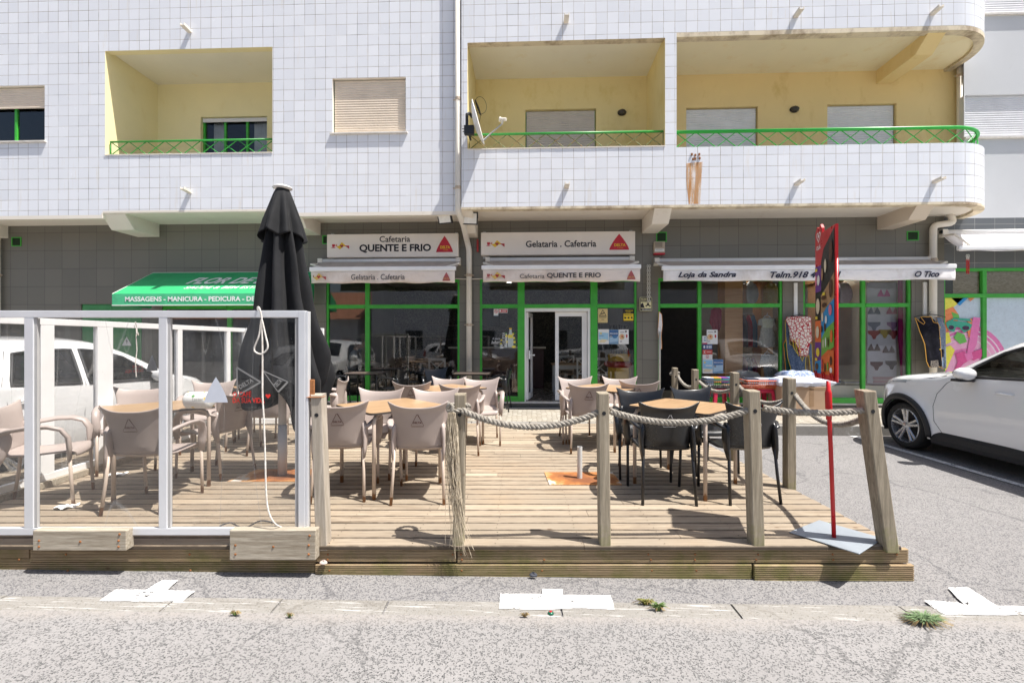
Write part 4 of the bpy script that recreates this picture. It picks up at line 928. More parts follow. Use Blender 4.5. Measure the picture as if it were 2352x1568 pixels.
POSTW = woodmat('greyed_post_timber', (.13, .105, .065), (.42, .36, .27), (22, 22, 1.3), True, ((.20, .21, .04), .85))
POSTW2 = woodmat('pale_post_timber', (.20, .165, .12), (.52, .46, .38), (22, 22, 1.3))
BLOCKW = woodmat('whitewashed_block_timber', (.20, .155, .10), (.58, .52, .42), (1.4, 30, 30))
D0, D1, DXL, DXR = 2.955, 7.28, -7.0, 2.53
T = thing('deck', 'raised timber terrace of weathered boards with ribbed edge timbers', 'deck', (0, 0, 0), PSI)
mb = MB(); y = D0; rnd = random.Random(21); k = 0
while y < D1:
    x = DXL-rnd.uniform(0, 2); wd = .118
    cuts = []
    while x < DXR:
        l = rnd.choice((2.4, 3.0, 3.6, 2.1)); cuts.append((max(DXL, x), min(DXR, x+l))); x += l
    for a, b_ in cuts:
        if b_-a < .05: continue
        dz = rnd.uniform(-.002, .0015); ra = rnd.uniform(-.0012, .0012)
        zt = DZ+dz; yy = y; c_ = .008
        prof = [(yy, zt-.026), (yy, zt-c_), (yy+c_, zt), (yy+wd-c_, zt), (yy+wd, zt-c_), (yy+wd, zt-.026)]
        mb.prism(prof, 'x', a+.0015, b_-.0015)
    y += wd+.0085; k += 1
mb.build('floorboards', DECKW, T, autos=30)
mb = MB(); yy = D0; rs_ = random.Random(8)
while yy < 5.6:
    for j in range(18):
        for q in (.03, .09):
            x = DXL+.3+j*.55+rs_.uniform(-.012, .012); y_ = yy+q+rs_.uniform(-.006, .006)
            if x < DXR-.03: mb.add([(x+.0042*cos(a), y_+.0042*sin(a), DZ+.0022) for a in [2*pi*k/6 for k in range(6)]], [tuple(range(6))])
    yy += .1265
mb.build('board_screws', pm('dark_screw_heads', (.05, .03, .02), .7), T)['kind'] = 'stuff'
mb = MB(); x = DXL
while x < DXR: mb.box(x, D0+.05, .0, x+.05, D1-.05, DZ-.03); x += .55
mb.box(DXL, D0+.05, -.02, DXR-.02, D1-.05, .03)
mb.build('joists', pm('dark_joist_wood', (.03, .022, .015), .9), T)
def ribbed(x0, x1, z0, z1, yf, th, n=8, name='edge_timber', m=RIBW):
    prof = [(yf+th, z0), (yf+th, z1), (yf+.004, z1)]; h = (z1-z0-.006)/n; pr = []
    for i in range(n): zz = z1-.003-h*i; pr += [(yf, zz), (yf, zz-h*.6), (yf+.009, zz-h*.68), (yf+.009, zz-h*.94)]
    mb = MB(); mb.prism(prof+pr+[(yf+.004, z0)], 'x', x0, x1); return mb.build(name, m, T)
yf = D0+.012
for x0, x1, a, b_ in ((DXL, -3.15, .135, .195), (-3.14, -.365, .112, .194), (-.355, 2.585, .105, .196)): ribbed(x0, x1, a, b_, yf, .03)
for x0, x1, a, b_, ya in ((DXL, -1.29, .03, .128, .012), (-1.28, 1.56, .00, .098, -.004), (1.575, 2.61, -.01, .098, -.014)): ribbed(x0, x1, a, b_, yf+ya, .03)
for z0, z1, e in ((.11, .196, .03), (.0, .10, .045)):
    mb = MB(); mb.box(DXR+e-.02, D0+.05, z0, DXR+e+.01, D1, z1); mb.build('side_timber', RIBW, T, bevel=.004)
# rusty screws along the edge timber
mb = MB()
for x in (-3.6, -3.2, -2.9, -2.1, -1.2, -.33, -.38, .2, .9, 1.2, 1.6, 2.1, 2.50):
    for z in (.165, .13, .06):
        if rnd.random() < .8:
            c_ = Vector((x+rnd.uniform(-.012, .012), yf-.002, z)); mb.lathe([(.0, -.004), (.006, -.003), (.007, 0)], 8, c_, 'y')
mb.build('screws', RUST, T)['kind'] = 'stuff'
# timber blocks holding up the windbreak
def Kp(u, v, d, z=None):  # pixel at terrace depth d -> (x, d, z) in the terrace frame
    return Vector(((u-1176)/F*d, d, EYE-(v-784)/F*d))
for (u0, v0, u1, v1, d, lb) in ((75, 1218, 290, 1264, 2.90, 'long pale timber block with white paint traces, nailed under the windbreak at left'), (527, 1217, 725, 1286, 2.90, 'deep weathered timber block with rusty screws under the windbreak corner')):
    a, b_ = Kp(u0, v1, d), Kp(u1, v0, d); c0 = K((a.x+b_.x)/2, d, a.z); o = thing('timber_block', lb, 'timber block', c0, PSI); w_ = (b_.x-a.x)/2
    mb = MB(); mb.box(-w_, 0, 0, w_, .062, b_.z-a.z); mb.build('block', BLOCKW, o, bevel=.005)
    for fx, fz in ((-.86, .5), (.84, .5), (0.02, .45), (.86, .82), (-.86, .2), (.84, .2)):
        mb = MB(); mb.lathe([(0, -.005), (.006, -.004), (.008, 0)], 8, (fx*w_, 0, (b_.z-a.z)*fz), 'y'); mb.lathe([(0, -.0006), (.008, -.0006)], 12, (fx*w_, 0, (b_.z-a.z)*fz), 'y', 0); mb.build('screw', RUST, o)
# posts
def post(u, vt, vb, d, label, m=POSTW, lean=0, w_=.072, grp='timber posts of the rope fence', twist=0, dep=.085, zb=.19):
    a = Kp(u, vb, d); top = Kp(u, vt, d); h = top.z-zb
    T = thing('post', label, 'post', K(a.x, d, zb), PSI+twist, grp)
    mb = MB(); n = 6; c_ = .006
    for i in range(n):
        z0, z1 = h*i/n, h*(i+1)/n; q = []
        for z in (z0, z1):
            xo = lean*z; q.append([(xo-w_/2, 0, z), (xo+w_/2, 0, z), (xo+w_/2, dep, z), (xo-w_/2, dep, z)])
        for k in range(4): mb.quad(q[0][k], q[0][(k+1) % 4], q[1][(k+1) % 4], q[1][k])
    e = lean*h; mb.quad((e-w_/2, 0, h), (e+w_/2, 0, h), (e+w_/2, dep, h+.004), (e-w_/2, dep, h+.004))
    bmm = mb; o = bmm.build('post_body', m, T)
    # weld for bevel
    bm = bmesh.new(); bm.from_mesh(o.data); bmesh.ops.remove_doubles(bm, verts=bm.verts, dist=.0005); bm.to_mesh(o.data); bm.free()
    md = o.modifiers.new('b', 'BEVEL'); md.width = .007; md.segments = 2; md.limit_method = 'ANGLE'; md.angle_limit = R(40)
    mb = MB(); mb.lathe([(0, -.0015), (.013, -.0015), (.0135, .002)], 14, (lean*(h-.13)+.0, .0, h-.13), 'y'); mb.build('rope_hole', DARK, T)
    return T
post(738, 907, 1244, 2.96, 'pale timber post beside the right end of the windbreak', POSTW2, -.035, .075)
post(1052, 906, 1248, 2.96, 'timber post with the frayed rope end tied round its top', POSTW, .012)
post(1391, 903, 1250, 2.96, 'plain timber post at the front, right of the stub pole', POSTW, -.012)
post(1744, 898, 1251, 2.96, 'thick timber post stained green down its right side, in front of the black chairs', POSTW, -.03, .078)
pL = post(2052, 898, 1252, 2.93, 'timber post leaning left at the right front corner of the terrace', POSTW, -.145, .085)
post(1819, 869, 1118, 4.10, 'timber post nearest the camera on the right side of the terrace, green at its foot', POSTW, .0, .08)
post(1691, 856, 1060, 5.05, 'second timber post along the right side of the terrace', POSTW)
post(1599, 849, 1020, 6.15, 'third timber post along the right side, left of the red stool', POSTW)
post(1552, 845, 980, 6.95, 'farthest timber post, with rope knotted round its head', POSTW)
# ropes
def ropem(name, a, b_):
    m, t, b = newmat(name); v = coord(t); L(t, ramp(t, noise(t, v, 40, 5, .7), [(.3, a), (.65, b_)]), b.inputs['Base Color']); b.inputs['Roughness'].default_value = .95; bump(t, b, noise(t, v, 260, 3), .6, .003); return m
ROPE = ropem('grey_hemp_rope', (.13, .11, .085), (.40, .37, .32)); CORD = ropem('white_nylon_cord', (.55, .50, .44), (.80, .77, .72))
def twist(mb, pts, rs=.0112, pitch=.085, strands=3, seg=7):
    P_ = [Vector(p) for p in pts]; cum = [0]
    for a, b_ in zip(P_, P_[1:]): cum.append(cum[-1]+(b_-a).length)
    T_ = cum[-1]; n = max(8, int(T_/pitch*9)); C0 = []; j = 0
    for i in range(n+1):
        s = T_*i/n
        while j < len(cum)-2 and cum[j+1] < s: j += 1
        f = (s-cum[j])/(cum[j+1]-cum[j]+1e-9); C0.append(P_[j].lerp(P_[j+1], f))
    for k in range(strands):
        q = []; prev = None
        for i, c_ in enumerate(C0):
            d = (C0[min(i+1, n)]-C0[max(0, i-1)]).normalized()
            if prev is None: a = d.cross(Vector((0, 0, 1))); a = a.normalized() if a.length > .1 else Vector((1, 0, 0))
            else: a = (prev-d*prev.dot(d)).normalized()
            prev = a; b2 = d.cross(a); th = 2*pi*(k/strands+T_*i/n/pitch); q.append(c_+(a*cos(th)+b2*sin(th))*rs*1.08)
        mb.tube(q, rs, seg)
def sag(a, b_, s, n=18): return [Vector(a).lerp(Vector(b_), i/n)-Vector((0, 0, 4*s*(i/n)*(1-i/n))) for i in range(n+1)]
p2, p3, p4 = Kp(1052, 944, 2.99), Kp(1391, 944, 2.99), Kp(1742, 937, 2.99); p5 = Kp(2008, 938, 2.96)
T = thing('rope', 'thick grey rope slung along the front posts with a frayed tail at its left end', 'rope', (0, 0, 0), PSI, 'ropes of the terrace fence')
for a, b_, s, nm in ((p2+Vector((.03, -.03, .01)), p3+Vector((-.03, 0, 0)), .105, 'rope_span'), (p3+Vector((.03, 0, 0)), p4+Vector((-.03, 0, 0)), .085, 'rope_span'), (p4+Vector((.035, 0, 0)), p5, .03, 'rope_span')):
    mb = MB(); twist(mb, sag(a, b_, s)); mb.build(nm, ROPE, T, smooth=True)
mb = MB(); c0 = p2+Vector((0, .043, .0)); twist(mb, [c0+Vector((.066*cos(a), -.075*sin(a), .012*sin(a*2)+a*.004)) for a in [2*pi*i/20 for i in range(24)]], .009, .075)
mb.tube([p2+Vector((-.065, -.04, .02)), p2+Vector((-.05, -.045, .06)), p2+Vector((-.03, -.04, .04)), p2+Vector((-.045, -.04, -.02))], .014, 8); mb.build('knot', ROPE, T, smooth=True)
mb = MB(); rnd = random.Random(4)
for i in range(150):
    a = rnd.uniform(-1, 1); L_ = rnd.uniform(.45, .93) if rnd.random() < .6 else rnd.uniform(.2, .6); q = []; x0 = -.035+.018*a; y0 = -.045+rnd.uniform(-.015, .012); fx = rnd.uniform(-.02, .17)*(L_/.9)**2; w1 = rnd.uniform(0, 6)
    for k in range(9):
        f = k/8; q.append(p2+Vector((x0+fx*f**3+.006*sin(w1+f*9)+a*.022*sin(pi*min(1, f*1.1)), y0-.03*f*f, .0-L_*f)))
    mb.tube(q, [.0022*(1-.6*k/8) for k in range(9)], 3)
mb.build('frayed_end', ropem('frayed_hemp', (.36, .29, .19), (.62, .54, .42)), T)
T = thing('rope', 'thick grey rope looping along the posts on the right side of the terrace', 'rope', (0, 0, 0), PSI, 'ropes of the terrace fence')
s0 = [Kp(2010, 942, 2.96), Kp(1826, 906, 4.12), Kp(1697, 886, 5.1), Kp(1606, 876, 6.2), Kp(1556, 862, 7.0)]
for i, sg in enumerate((.17, .13, .10, .12)):
    a, b_ = s0[i], s0[i+1]; mb = MB(); twist(mb, sag(a, b_, sg)); mb.build('rope_span', ROPE, T, smooth=True)
e = s0[-1]; mb = MB(); twist(mb, [e+Vector((-.03+.06*cos(a), .04-.065*sin(a), .006*a)) for a in [2*pi*i/20 for i in range(30)]], .009, .07); mb.build('knot', ROPE, T, smooth=True)
# ---------------- windbreak (aluminium frames, scratched acrylic)
T = thing('windbreak', 'aluminium framed windbreak of scratched acrylic along the front left of the terrace', 'windbreak', (0, 0, 0), PSI)
d = 2.95; Z0, Z1 = .295, 1.75
def X_(u, d_=d): return (u-1176)/F*d_
fx = [(-6.9, -6.83), (X_(-270), X_(-252)), (X_(55), X_(76)), (X_(364), X_(383))]
mb = MB(); mb.box(-6.9, d, Z1-.045, X_(685), d+.034, Z1); mb.box(-6.9, d, Z0, X_(685), d+.034, Z0+.045)
for a, b_ in fx: mb.box(a, d+.001, Z0+.045, b_, d+.033, Z1-.045)
mb.box(X_(685), d-.001, Z0-.0, X_(701), d+.034, Z1); mb.box(X_(701.5), d+.004, Z0, X_(707), d+.045, Z1-.004)
mb.build('frame', ALU, T, bevel=.003)
for a, b_ in [(0, b_) for _, b_ in fx]+[(0, X_(681)-.013)]: mb = MB(); mb.box(b_, d+.008, Z0+.05, b_+.018, d+.027, Z1-.05); mb.build('glazing_strip', pm('grey_glazing_strip', (.42, .41, .40), .5), T)
for a, b_ in ((fx[0][1], fx[1][0]), (fx[1][1], fx[2][0]), (fx[2][1], fx[3][0]), (fx[3][1], X_(685))):
    mb = MB(); mb.quad((a, d+.025, Z0+.04), (b_, d+.025, Z0+.04), (b_, d+.025, Z1-.04), (a, d+.025, Z1-.04)); mb.build('pane', PLEXI, T)
mb = MB(); a = Kp(463, 925, d-.004); b_ = Kp(518, 866, d-.004); tri_logo(mb, (a.x+b_.x)/2, a.z, b_.x-a.x, b_.z-a.z, d+.021); mb.build('triangle_sticker', C((.60, .63, .70), .5), T)
rs = C((.75, .03, .02), .5, 'red_sticker'); a = Kp(530, 912, d); b_ = Kp(573, 899, d); text('O CAFÉ', (a.x, a.z, b_.x, b_.z+.004), rs, T, d+.021, bold=.02); a = Kp(530, 926, d); b_ = Kp(604, 914, d); text('DA SUA VIDA', (a.x, a.z, b_.x, b_.z), rs, T, d+.021, bold=.02)
mb = MB(); a = Kp(612, 910, d); mb.flat(heart(a.x, a.z, .018), d+.0205); mb.build('heart_sticker', rs, T)
mb = MB(); mb.box(X_(706), d+.03, 1.16, X_(716), d+.05, 1.30); mb.box(X_(703), d, 1.185, X_(738), d+.07, 1.19); mb.build('hinge', RUST, T, bevel=.002)
# side windbreak, running back from the front one
T = thing('windbreak', 'white framed glazed windbreak running back along the left side of the terrace', 'windbreak', (0, 0, 0), PSI)
xs_ = -4.24; mb = MB(); ys_ = [(3.0, 3.06), (4.10, 4.22), (4.66, 4.84), (5.78, 5.86), (6.78, 6.86), (7.22, 7.28)]
mb.box(xs_-.05, 3.0, 1.70, xs_, 7.28, 1.76); mb.box(xs_-.05, 3.0, DZ+.06, xs_, 7.28, DZ+.12)
for a, b_ in ys_: mb.box(xs_-.049, a, DZ+.12, xs_-.001, b_, 1.70)
mb.build('frame', WHITEAL, T, bevel=.003); mb = MB(); mb.box(xs_-.07, 3.1, DZ, xs_+.03, 7.28, DZ+.06); mb.build('base_beam', BLOCKW, T, bevel=.005)
for (a, b_), (c_, e) in zip(ys_, ys_[1:]):
    mb = MB(); mb.quad((xs_-.025, b_, DZ+.12), (xs_-.025, c_, DZ+.12), (xs_-.025, c_, 1.70), (xs_-.025, b_, 1.70)); mb.build('pane', PLEXI, T)
Mm = Matrix.Translation((xs_-.03, 5.3, 1.20)) @ Matrix.Rotation(R(-90), 4, 'Z')
mb = MB(); tri_logo(mb, -.10, 0, .17, .19, 0); mb.v = [tuple(Mm @ Vector(q)) for q in mb.v]; mb.build('triangle_sticker', C((.60, .63, .70), .5), T)
text('O CAFÉ', (.03, .05, .18, .085), rs, T, 0, bold=.02, M=Mm); text('DA SUA VIDA', (.03, 0, .28, .035), rs, T, 0, bold=.02, M=Mm)
T = thing('windbreak', 'white framed glazed windbreak closing the back of the terrace behind the parasol', 'windbreak', (0, 0, 0), PSI)
yb = 7.22; mb = MB(); xe = (742-1176)/F*yb; mb.box(xs_+.005, yb, 1.70, xe, yb+.05, 1.76); mb.box(xs_+.005, yb, DZ+.02, xe, yb+.05, DZ+.10); xm = (xs_+xe)/2
for a in (xs_+.005, xm-.03, xe-.045): mb.box(a, yb+.001, DZ+.10, a+.045, yb+.049, 1.70)
mb.build('frame', WHITEAL, T, bevel=.003)
for a, b_ in ((xs_+.05, xm-.03), (xm+.015, xe-.045)): mb = MB(); mb.quad((a, yb+.025, DZ+.1), (b_, yb+.025, DZ+.1), (b_, yb+.025, 1.70), (a, yb+.025, 1.70)); mb.build('pane', PLEXI, T)
# white cords hung on the windbreaks
def cord(label, curves, r=.0045, loc=(0, 0, 0)):
    T = thing('cord', label, 'cord', loc, PSI)
    for c_ in curves: mb = MB(); twist(mb, c_, r*.62, .022, 3, 5); mb.build('strand', CORD, T, smooth=True)
    return T
def kc(pts, dd=2.915):
    q = [Kp(u, v, dd+(o[0] if o else 0)) for u, v, *o in pts]; out = []
    for i in range(len(q)-1):      # catmull-rom
        p0, p1, p2_, p3_ = q[max(0, i-1)], q[i], q[i+1], q[min(len(q)-1, i+2)]
        for k in range(6):
            t = k/6; out.append(.5*((2*p1)+(-p0+p2_)*t+(2*p0-5*p1+4*p2_-p3_)*t*t+(-p0+3*p1-3*p2_+p3_)*t**3))
    return out+[q[-1]]
cord('white cord looped over the windbreak top near its right end, trailing to the boards', [kc([(592, 712, .08), (592, 706, .04), (596, 708, 0), (601, 727, 0), (601, 738, 0)]), kc([(600, 735), (595, 770), (584, 800), (590, 810), (602, 812), (615, 798), (610, 770), (602, 735)]),
      kc([(601, 738), (603, 800), (603, 900), (606, 960), (609, 1040), (611, 1120), (616, 1170), (630, 1200), (650, 1212, .05)]), kc([(505, 1207, .02), (530, 1200, .05), (560, 1212, .1), (600, 1195, .06), (640, 1206, .02), (590, 1212, .0)], 3.02)])
q = lambda y, z, o=.02: Vector((xs_+o, y, z))
cord('thin white cord tied to the top rail of the side windbreak', [[q(5.10, 1.77), q(5.12, 1.70), q(5.11, 1.6), q(5.12, 1.45), q(5.10, 1.3), q(5.11, 1.15)], [q(5.10, 1.70, .03), q(5.08, 1.64, .05), q(5.13, 1.62, .03), q(5.1, 1.70, .03)]])
# ---------------- chairs and tables
def plast(name, col, rough):
    m, t, b = newmat(name); v = coord(t); L(t, ramp(t, noise(t, v, 2.5, 6, .6), [(.3, [x*.9 for x in col]), (.7, col)]), b.inputs['Base Color'])
    L(t, ramp(t, noise(t, v, 7, 5, .6), [(.3, rough-.1), (.7, rough+.12)]), b.inputs['Roughness']); bump(t, b, noise(t, v, 420, 2), .12, .001); return m
BEI = plast('taupe_plastic', (.445, .372, .335), .42); BLK = plast('black_plastic', (.009, .0095, .011), .33); BLK.node_tree.nodes['Principled BSDF'].inputs['Coat Weight'].default_value = .35; BLK.node_tree.nodes['Principled BSDF'].inputs['Coat Roughness'].default_value = .2
def legmat(name, col):
    m, t, b = newmat(name); c = N(t, 'TexCoord'); sx = N(t, 'SeparateXYZ'); L(t, c.outputs['Object'], sx.inputs[0]); n = noise(t, c.outputs['Object'], 22, 5, .7)
    f = math_(t, 'SUBTRACT', math_(t, 'MULTIPLY', n, .13), sx.outputs['Z']); L(t, mix(t, ramp(t, math_(t, 'ADD', f, .5), [(.500, 0), (.512, 1)]), col, (.25, .12, .05)), b.inputs['Base Color']); b.inputs['Roughness'].default_value = .4; return m
BLEG = legmat('taupe_painted_tube', (.56, .46, .38)); KLEG = pm('black_painted_tube', (.015, .015, .017), .35)
SP = [(.255, .385, .195), (.25, .415, .203), (.225, .432, .21), (.12, .425, .215), (-.04, .415, .205), (-.15, .425, .19), (-.195, .455, .188), (-.212, .50, .190), (-.225, .57, .193), (-.243, .66, .203), (-.262, .745, .224), (-.283, .79, .256)]
def make_chair(name, label, pmat, lmat, ink, cat='chair', group=None):
    T = thing(name, label, cat, group=group)
    def sh(i0, i1):
        def fn(a, b_):
            f = i0+(i1-i0)*b_; k = min(int(f), len(SP)-2); t = f-k; y, z, w_ = [SP[k][j]*(1-t)+SP[k+1][j]*t for j in range(3)]; u = a*2-1
            bk = max(0, min(1, (f-5)/2)); top = max(0, (f-9.5)/1.5)
            return (u*w_, y+.05*u*u*bk, z+(1-bk)*(.012*u*u-.0)+top*(.060*u*u*abs(u)))
        return fn
    mb = MB(); mb.grid(sh(0, 6), 12, 12); mb.build('seat', pmat, T, smooth=True, solid=.013)
    mb = MB(); mb.grid(sh(6, 11), 14, 14); mb.build('backrest', pmat, T, smooth=True, solid=.012, sub=1)
    for s in (-1, 1):
        mb = MB(); mb.tube([(s*.188, -.195, .60), (s*.222, -.185, .612), (s*.252, -.12, .638), (s*.268, .0, .655), (s*.268, .10, .652), (s*.262, .175, .625), (s*.252, .215, .56), (s*.243, .222, .47), (s*.238, .222, .38)], [.016, .028, .031, .030, .031, .032, .033, .033, .024], 10, flat=.55, up=(0, 0, 1)); mb.build('armrest', pmat, T, smooth=True)
        mb = MB(); mb.tube([(s*.192, -.165, .655), (s*.200, -.170, .61), (s*.208, -.175, .52), (s*.208, -.195, .43), (s*.204, -.212, .355)], [.03, .055, .052, .038, .019], 12, flat=.42, up=(1, 0, 0)); mb.build('side_wing', pmat, T, smooth=True)
        mb = MB(); mb.tube([(s*.196, -.205, .44), (s*.204, -.225, .24), (s*.214, -.258, .0)], .0125, 10); mb.build('leg', lmat, T, smooth=True)
        mb = MB(); mb.tube([(s*.238, .222, .42), (s*.236, .232, .2), (s*.232, .245, .0)], .0125, 10); mb.build('leg', lmat, T, smooth=True)
    M = Matrix.Translation((0, -.2485, .64)) @ Matrix.Rotation(R(12.5), 4, 'X')
    mb = MB(); tr = [(-.052, 0), (.052, 0), (0, .105)]
    def line(p, q_, w1, w2):
        d = Vector((q_[0]-p[0], q_[1]-p[1])); n_ = Vector((-d.y, d.x)).normalized(); mb.flat([(p[0]-n_.x*w1, p[1]-n_.y*w1), (q_[0]-n_.x*w2, q_[1]-n_.y*w2), (q_[0]+n_.x*w2, q_[1]+n_.y*w2), (p[0]+n_.x*w1, p[1]+n_.y*w1)], -.008)
    line((-.05, -.002), (.05, -.002), .0022, .0022); line((.052, .004), (.004, .10), .0012, .0035); line((-.052, .004), (-.002, .10), .0012, .0022)
    mb.v = [tuple(M @ Vector(q)) for q in mb.v]; lg = mb.build('triangle_logo', ink, T)
    text('DELTA', (-.034, .022, .034, .038), ink, lg, -.0085, bold=.04, M=M)
    return T
def kk(x, y): p = K(x, y, DZ); return p
GB, GK = 'taupe plastic café chairs on the terrace', 'black plastic chairs round the black-chair table on the terrace'
LOGI = C((.10, .03, .025), .5, 'brown_logo_ink')
beige = make_chair('armchair', 'x', BEI, BLEG, LOGI, 'armchair', GB)
black = make_chair('armchair', 'x', BLK, KLEG, C((.6, .6, .6), .5, 'grey_logo_ink'), 'armchair', GK)
# (x, y, facing) in the terrace frame; facing 0 = away from the camera
def place(first, used, x, y, rz, label, group):
    if not used: used.append(1); first.location = kk(x, y); first.rotation_euler = (0, 0, PSI+R(rz)); first['label'] = label; return first
    return dup(first, kk(x, y), PSI+R(rz), label, group)
ub, uk = [], []
for x, y, rz, lb in (
    (-.775, 3.945, 2, 'taupe chair with its back to the camera, beside the post with the frayed rope'),
    (-1.46, 3.99, 6, 'taupe chair with its back to the camera, right of the pale windbreak post'),
    (-1.40, 4.61, 178, 'taupe chair facing the camera behind the front left table, the left of the pair'),
    (-.79, 4.60, 184, 'taupe chair facing the camera behind the front left table, the right of the pair'),
    (-1.22, 5.83, -4, 'taupe chair seen from behind at the second table, the left one'),
    (-.62, 5.52, 4, 'taupe chair seen from behind at the second table, just behind the frayed rope post'),
    (-.90, 6.16, 176, 'taupe chair facing the camera at the far side of the second table, the left one'),
    (-.40, 6.00, 184, 'taupe chair facing the camera left of the café door, with its right armrest in view'),
    (.91, 6.16, 186, 'taupe chair facing the camera in front of the café doorway'),
    (1.50, 6.18, 176, 'taupe chair facing the camera in front of the yellow sweet machine'),
    (.90, 5.63, 2, 'taupe chair seen from behind in front of the café doorway, its triangle logo visible'),
    (1.66, 5.94, -16, 'taupe chair seen from behind and turned, beyond the black chairs'),
    (-3.86, 3.76, -62, 'taupe chair at the far left behind the windbreak, turned side-on to face right'),
    (-2.93, 3.73, 4, 'taupe chair behind the windbreak with its back to the camera and triangle logo showing'),
    (-3.98, 4.80, 205, 'taupe chair facing the camera behind the windbreak, next to the white car'),
    (-2.98, 4.60, 78, 'taupe chair behind the windbreak seen from its right rear, near the red sticker'),
    (-3.74, 5.62, 200, 'taupe chair far back behind the windbreak, above the white triangle sticker'),
    (-3.52, 6.45, 190, 'taupe chair farthest back on the left, partly behind the parasol'),
    (-2.52, 6.15, 95, 'taupe chair peeping out to the right of the parasol, facing left'),
    (-2.90, 5.55, 10, 'taupe chair hidden behind the closed parasol, only its legs showing')):
    place(beige, ub, x, y, rz, lb, GB)
for x, y, rz, lb in ((1.285, 3.93, -3, 'black chair with its back to the camera and white triangle logo, the left one'), (1.96, 3.95, 4, 'black chair with its back to the camera, partly behind the green stained post'),
                     (1.31, 4.57, 170, 'black chair facing the camera behind the right table, the left one'), (2.00, 4.76, 190, 'black chair facing the camera behind the right table, the right one')):
    place(black, uk, x, y, rz, lb, GK)
def topmat(name, a, b_):
    m, t, b = newmat(name); v = coord(t, 'Object', (1.5, 22, 22)); L(t, ramp(t, noise(t, v, 1.6, 6, .6, .5), [(.3, a), (.65, b_)]), b.inputs['Base Color']); b.inputs['Roughness'].default_value = .33; return m
OAK = topmat('oak_laminate', (.34, .205, .105), (.50, .33, .185)); BRN = topmat('brown_laminate', (.10, .075, .06), (.16, .12, .10))
def make_table(label, tm, lm, s=.76, h=.73, group='square café tables on the terrace'):
    T = thing('cafe_table', label, 'table', group=group)
    mb = MB(); mb.prism(rrect(-s/2, -s/2, s/2, s/2, .05), 'z', h-.016, h-.001); mb.build('tabletop', pm('dark_table_edge', (.06, .05, .045), .4), T)
    mb = MB(); mb.add([(x, y, h+.0006) for x, y in rrect(-s/2+.003, -s/2+.003, s/2-.003, s/2-.003, .048)], [tuple(range(20))]); mb.build('laminate', tm, T)
    e = s/2-.05
    for sx in (-1, 1):
        for sy in (-1, 1):
            mb = MB(); mb.tube([(sx*(e-.16), sy*(e-.16), h-.03), (sx*(e-.05), sy*(e-.05), h-.032), (sx*(e-.015), sy*(e-.015), h-.05), (sx*e, sy*e, h-.10), (sx*e*1.0, sy*e*1.0, 0)], .0165, 10); mb.build('leg', lm, T, smooth=True)
    mb = MB(); mb.box(-e+.1, -e+.1, h-.04, e-.1, e-.1, h-.0165); mb.build('underframe', lm, T)
    return T
t1 = make_table('oak topped table behind the two nearest taupe chairs', OAK, BLEG); t1.location = kk(-1.14, 4.28); t1.rotation_euler = (0, 0, PSI+R(43))
for x, y, rz, lb in ((-.84, 5.86, 45, 'oak topped table at the second taupe chair group, left of the café door'), (1.21, 5.90, 47, 'oak topped table between the taupe chairs in front of the doorway'), (1.615, 4.25, 44, 'oak topped table among the black chairs'),
                     (-3.25, 4.17, 46, 'oak topped table behind the windbreak carrying the printed paper drum'), (-3.2, 6.02, 45, 'oak topped table behind the closed parasol')):
    dup(t1, kk(x, y), PSI+R(rz), lb)
# dark tables with black chairs on the pavement
GP = 'black plastic chairs on the pavement by the café window'
t2 = make_table('dark brown table on the pavement under the left café window', BRN, KLEG, .70, .74, 'dark tables on the pavement'); t2.location = (PX(842, 9.0), 9.02, .19)
t3 = dup(t2, (PX(1085, 9.0), 9.02, .19), 0, 'dark brown table on the pavement in front of the grey pier')
for u, y, rz, lb in ((770, 8.95, -80, 'black chair on the pavement left of the dark table, facing right'), (905, 8.95, 75, 'black chair on the pavement right of the dark table, facing left'), (1002, 9.05, 195, 'black chair on the pavement just left of the tall drainpipe'), (1142, 9.0, 85, 'black chair on the pavement left of the café door')):
    dup(black, (PX(u, y), y, .19), R(rz), lb, GP)
# printed paper drum on the table
p = Kp(446, 926, 3.95); T = thing('paper_drum', 'white paper napkin drum printed with lemons lying on the table behind the windbreak', 'napkin drum', K(-2.76, 4.02, DZ+.73), PSI)
m, t, b = newmat('lemon_print'); v = coord(t); vo = N(t, 'TexVoronoi'); vo.inputs['Scale'].default_value = 22; L(t, v, vo.inputs['Vector']); sp = N(t, 'SeparateColor'); L(t, vo.outputs['Color'], sp.inputs[0])
dcol = ramp(t, sp.outputs[0], [(.0, (.80, .55, .05)), (.55, (.80, .55, .05)), (.56, (.10, .32, .08)), (1, (.10, .32, .08))]); f = math_(t, 'MULTIPLY', ramp(t, vo.outputs['Distance'], [(.28, 1), (.34, 0)]), ramp(t, sp.outputs[1], [(.5, 0), (.52, 1)]))
L(t, mix(t, f, (.78, .78, .74), dcol), b.inputs['Base Color']); LEM = m
mb = MB(); mb.lathe([(.0, -.12), (.045, -.12), (.05, -.11), (.07, -.10), (.075, -.09), (.075, .09), (.07, .10), (.05, .11), (.0, .115)], 24, (0, 0, .078), 'x'); mb.build('drum', LEM, T, smooth=True)
text('E para beber?', (-.01, .07, .085, .11), FINK, T, -.078, shear=.2)
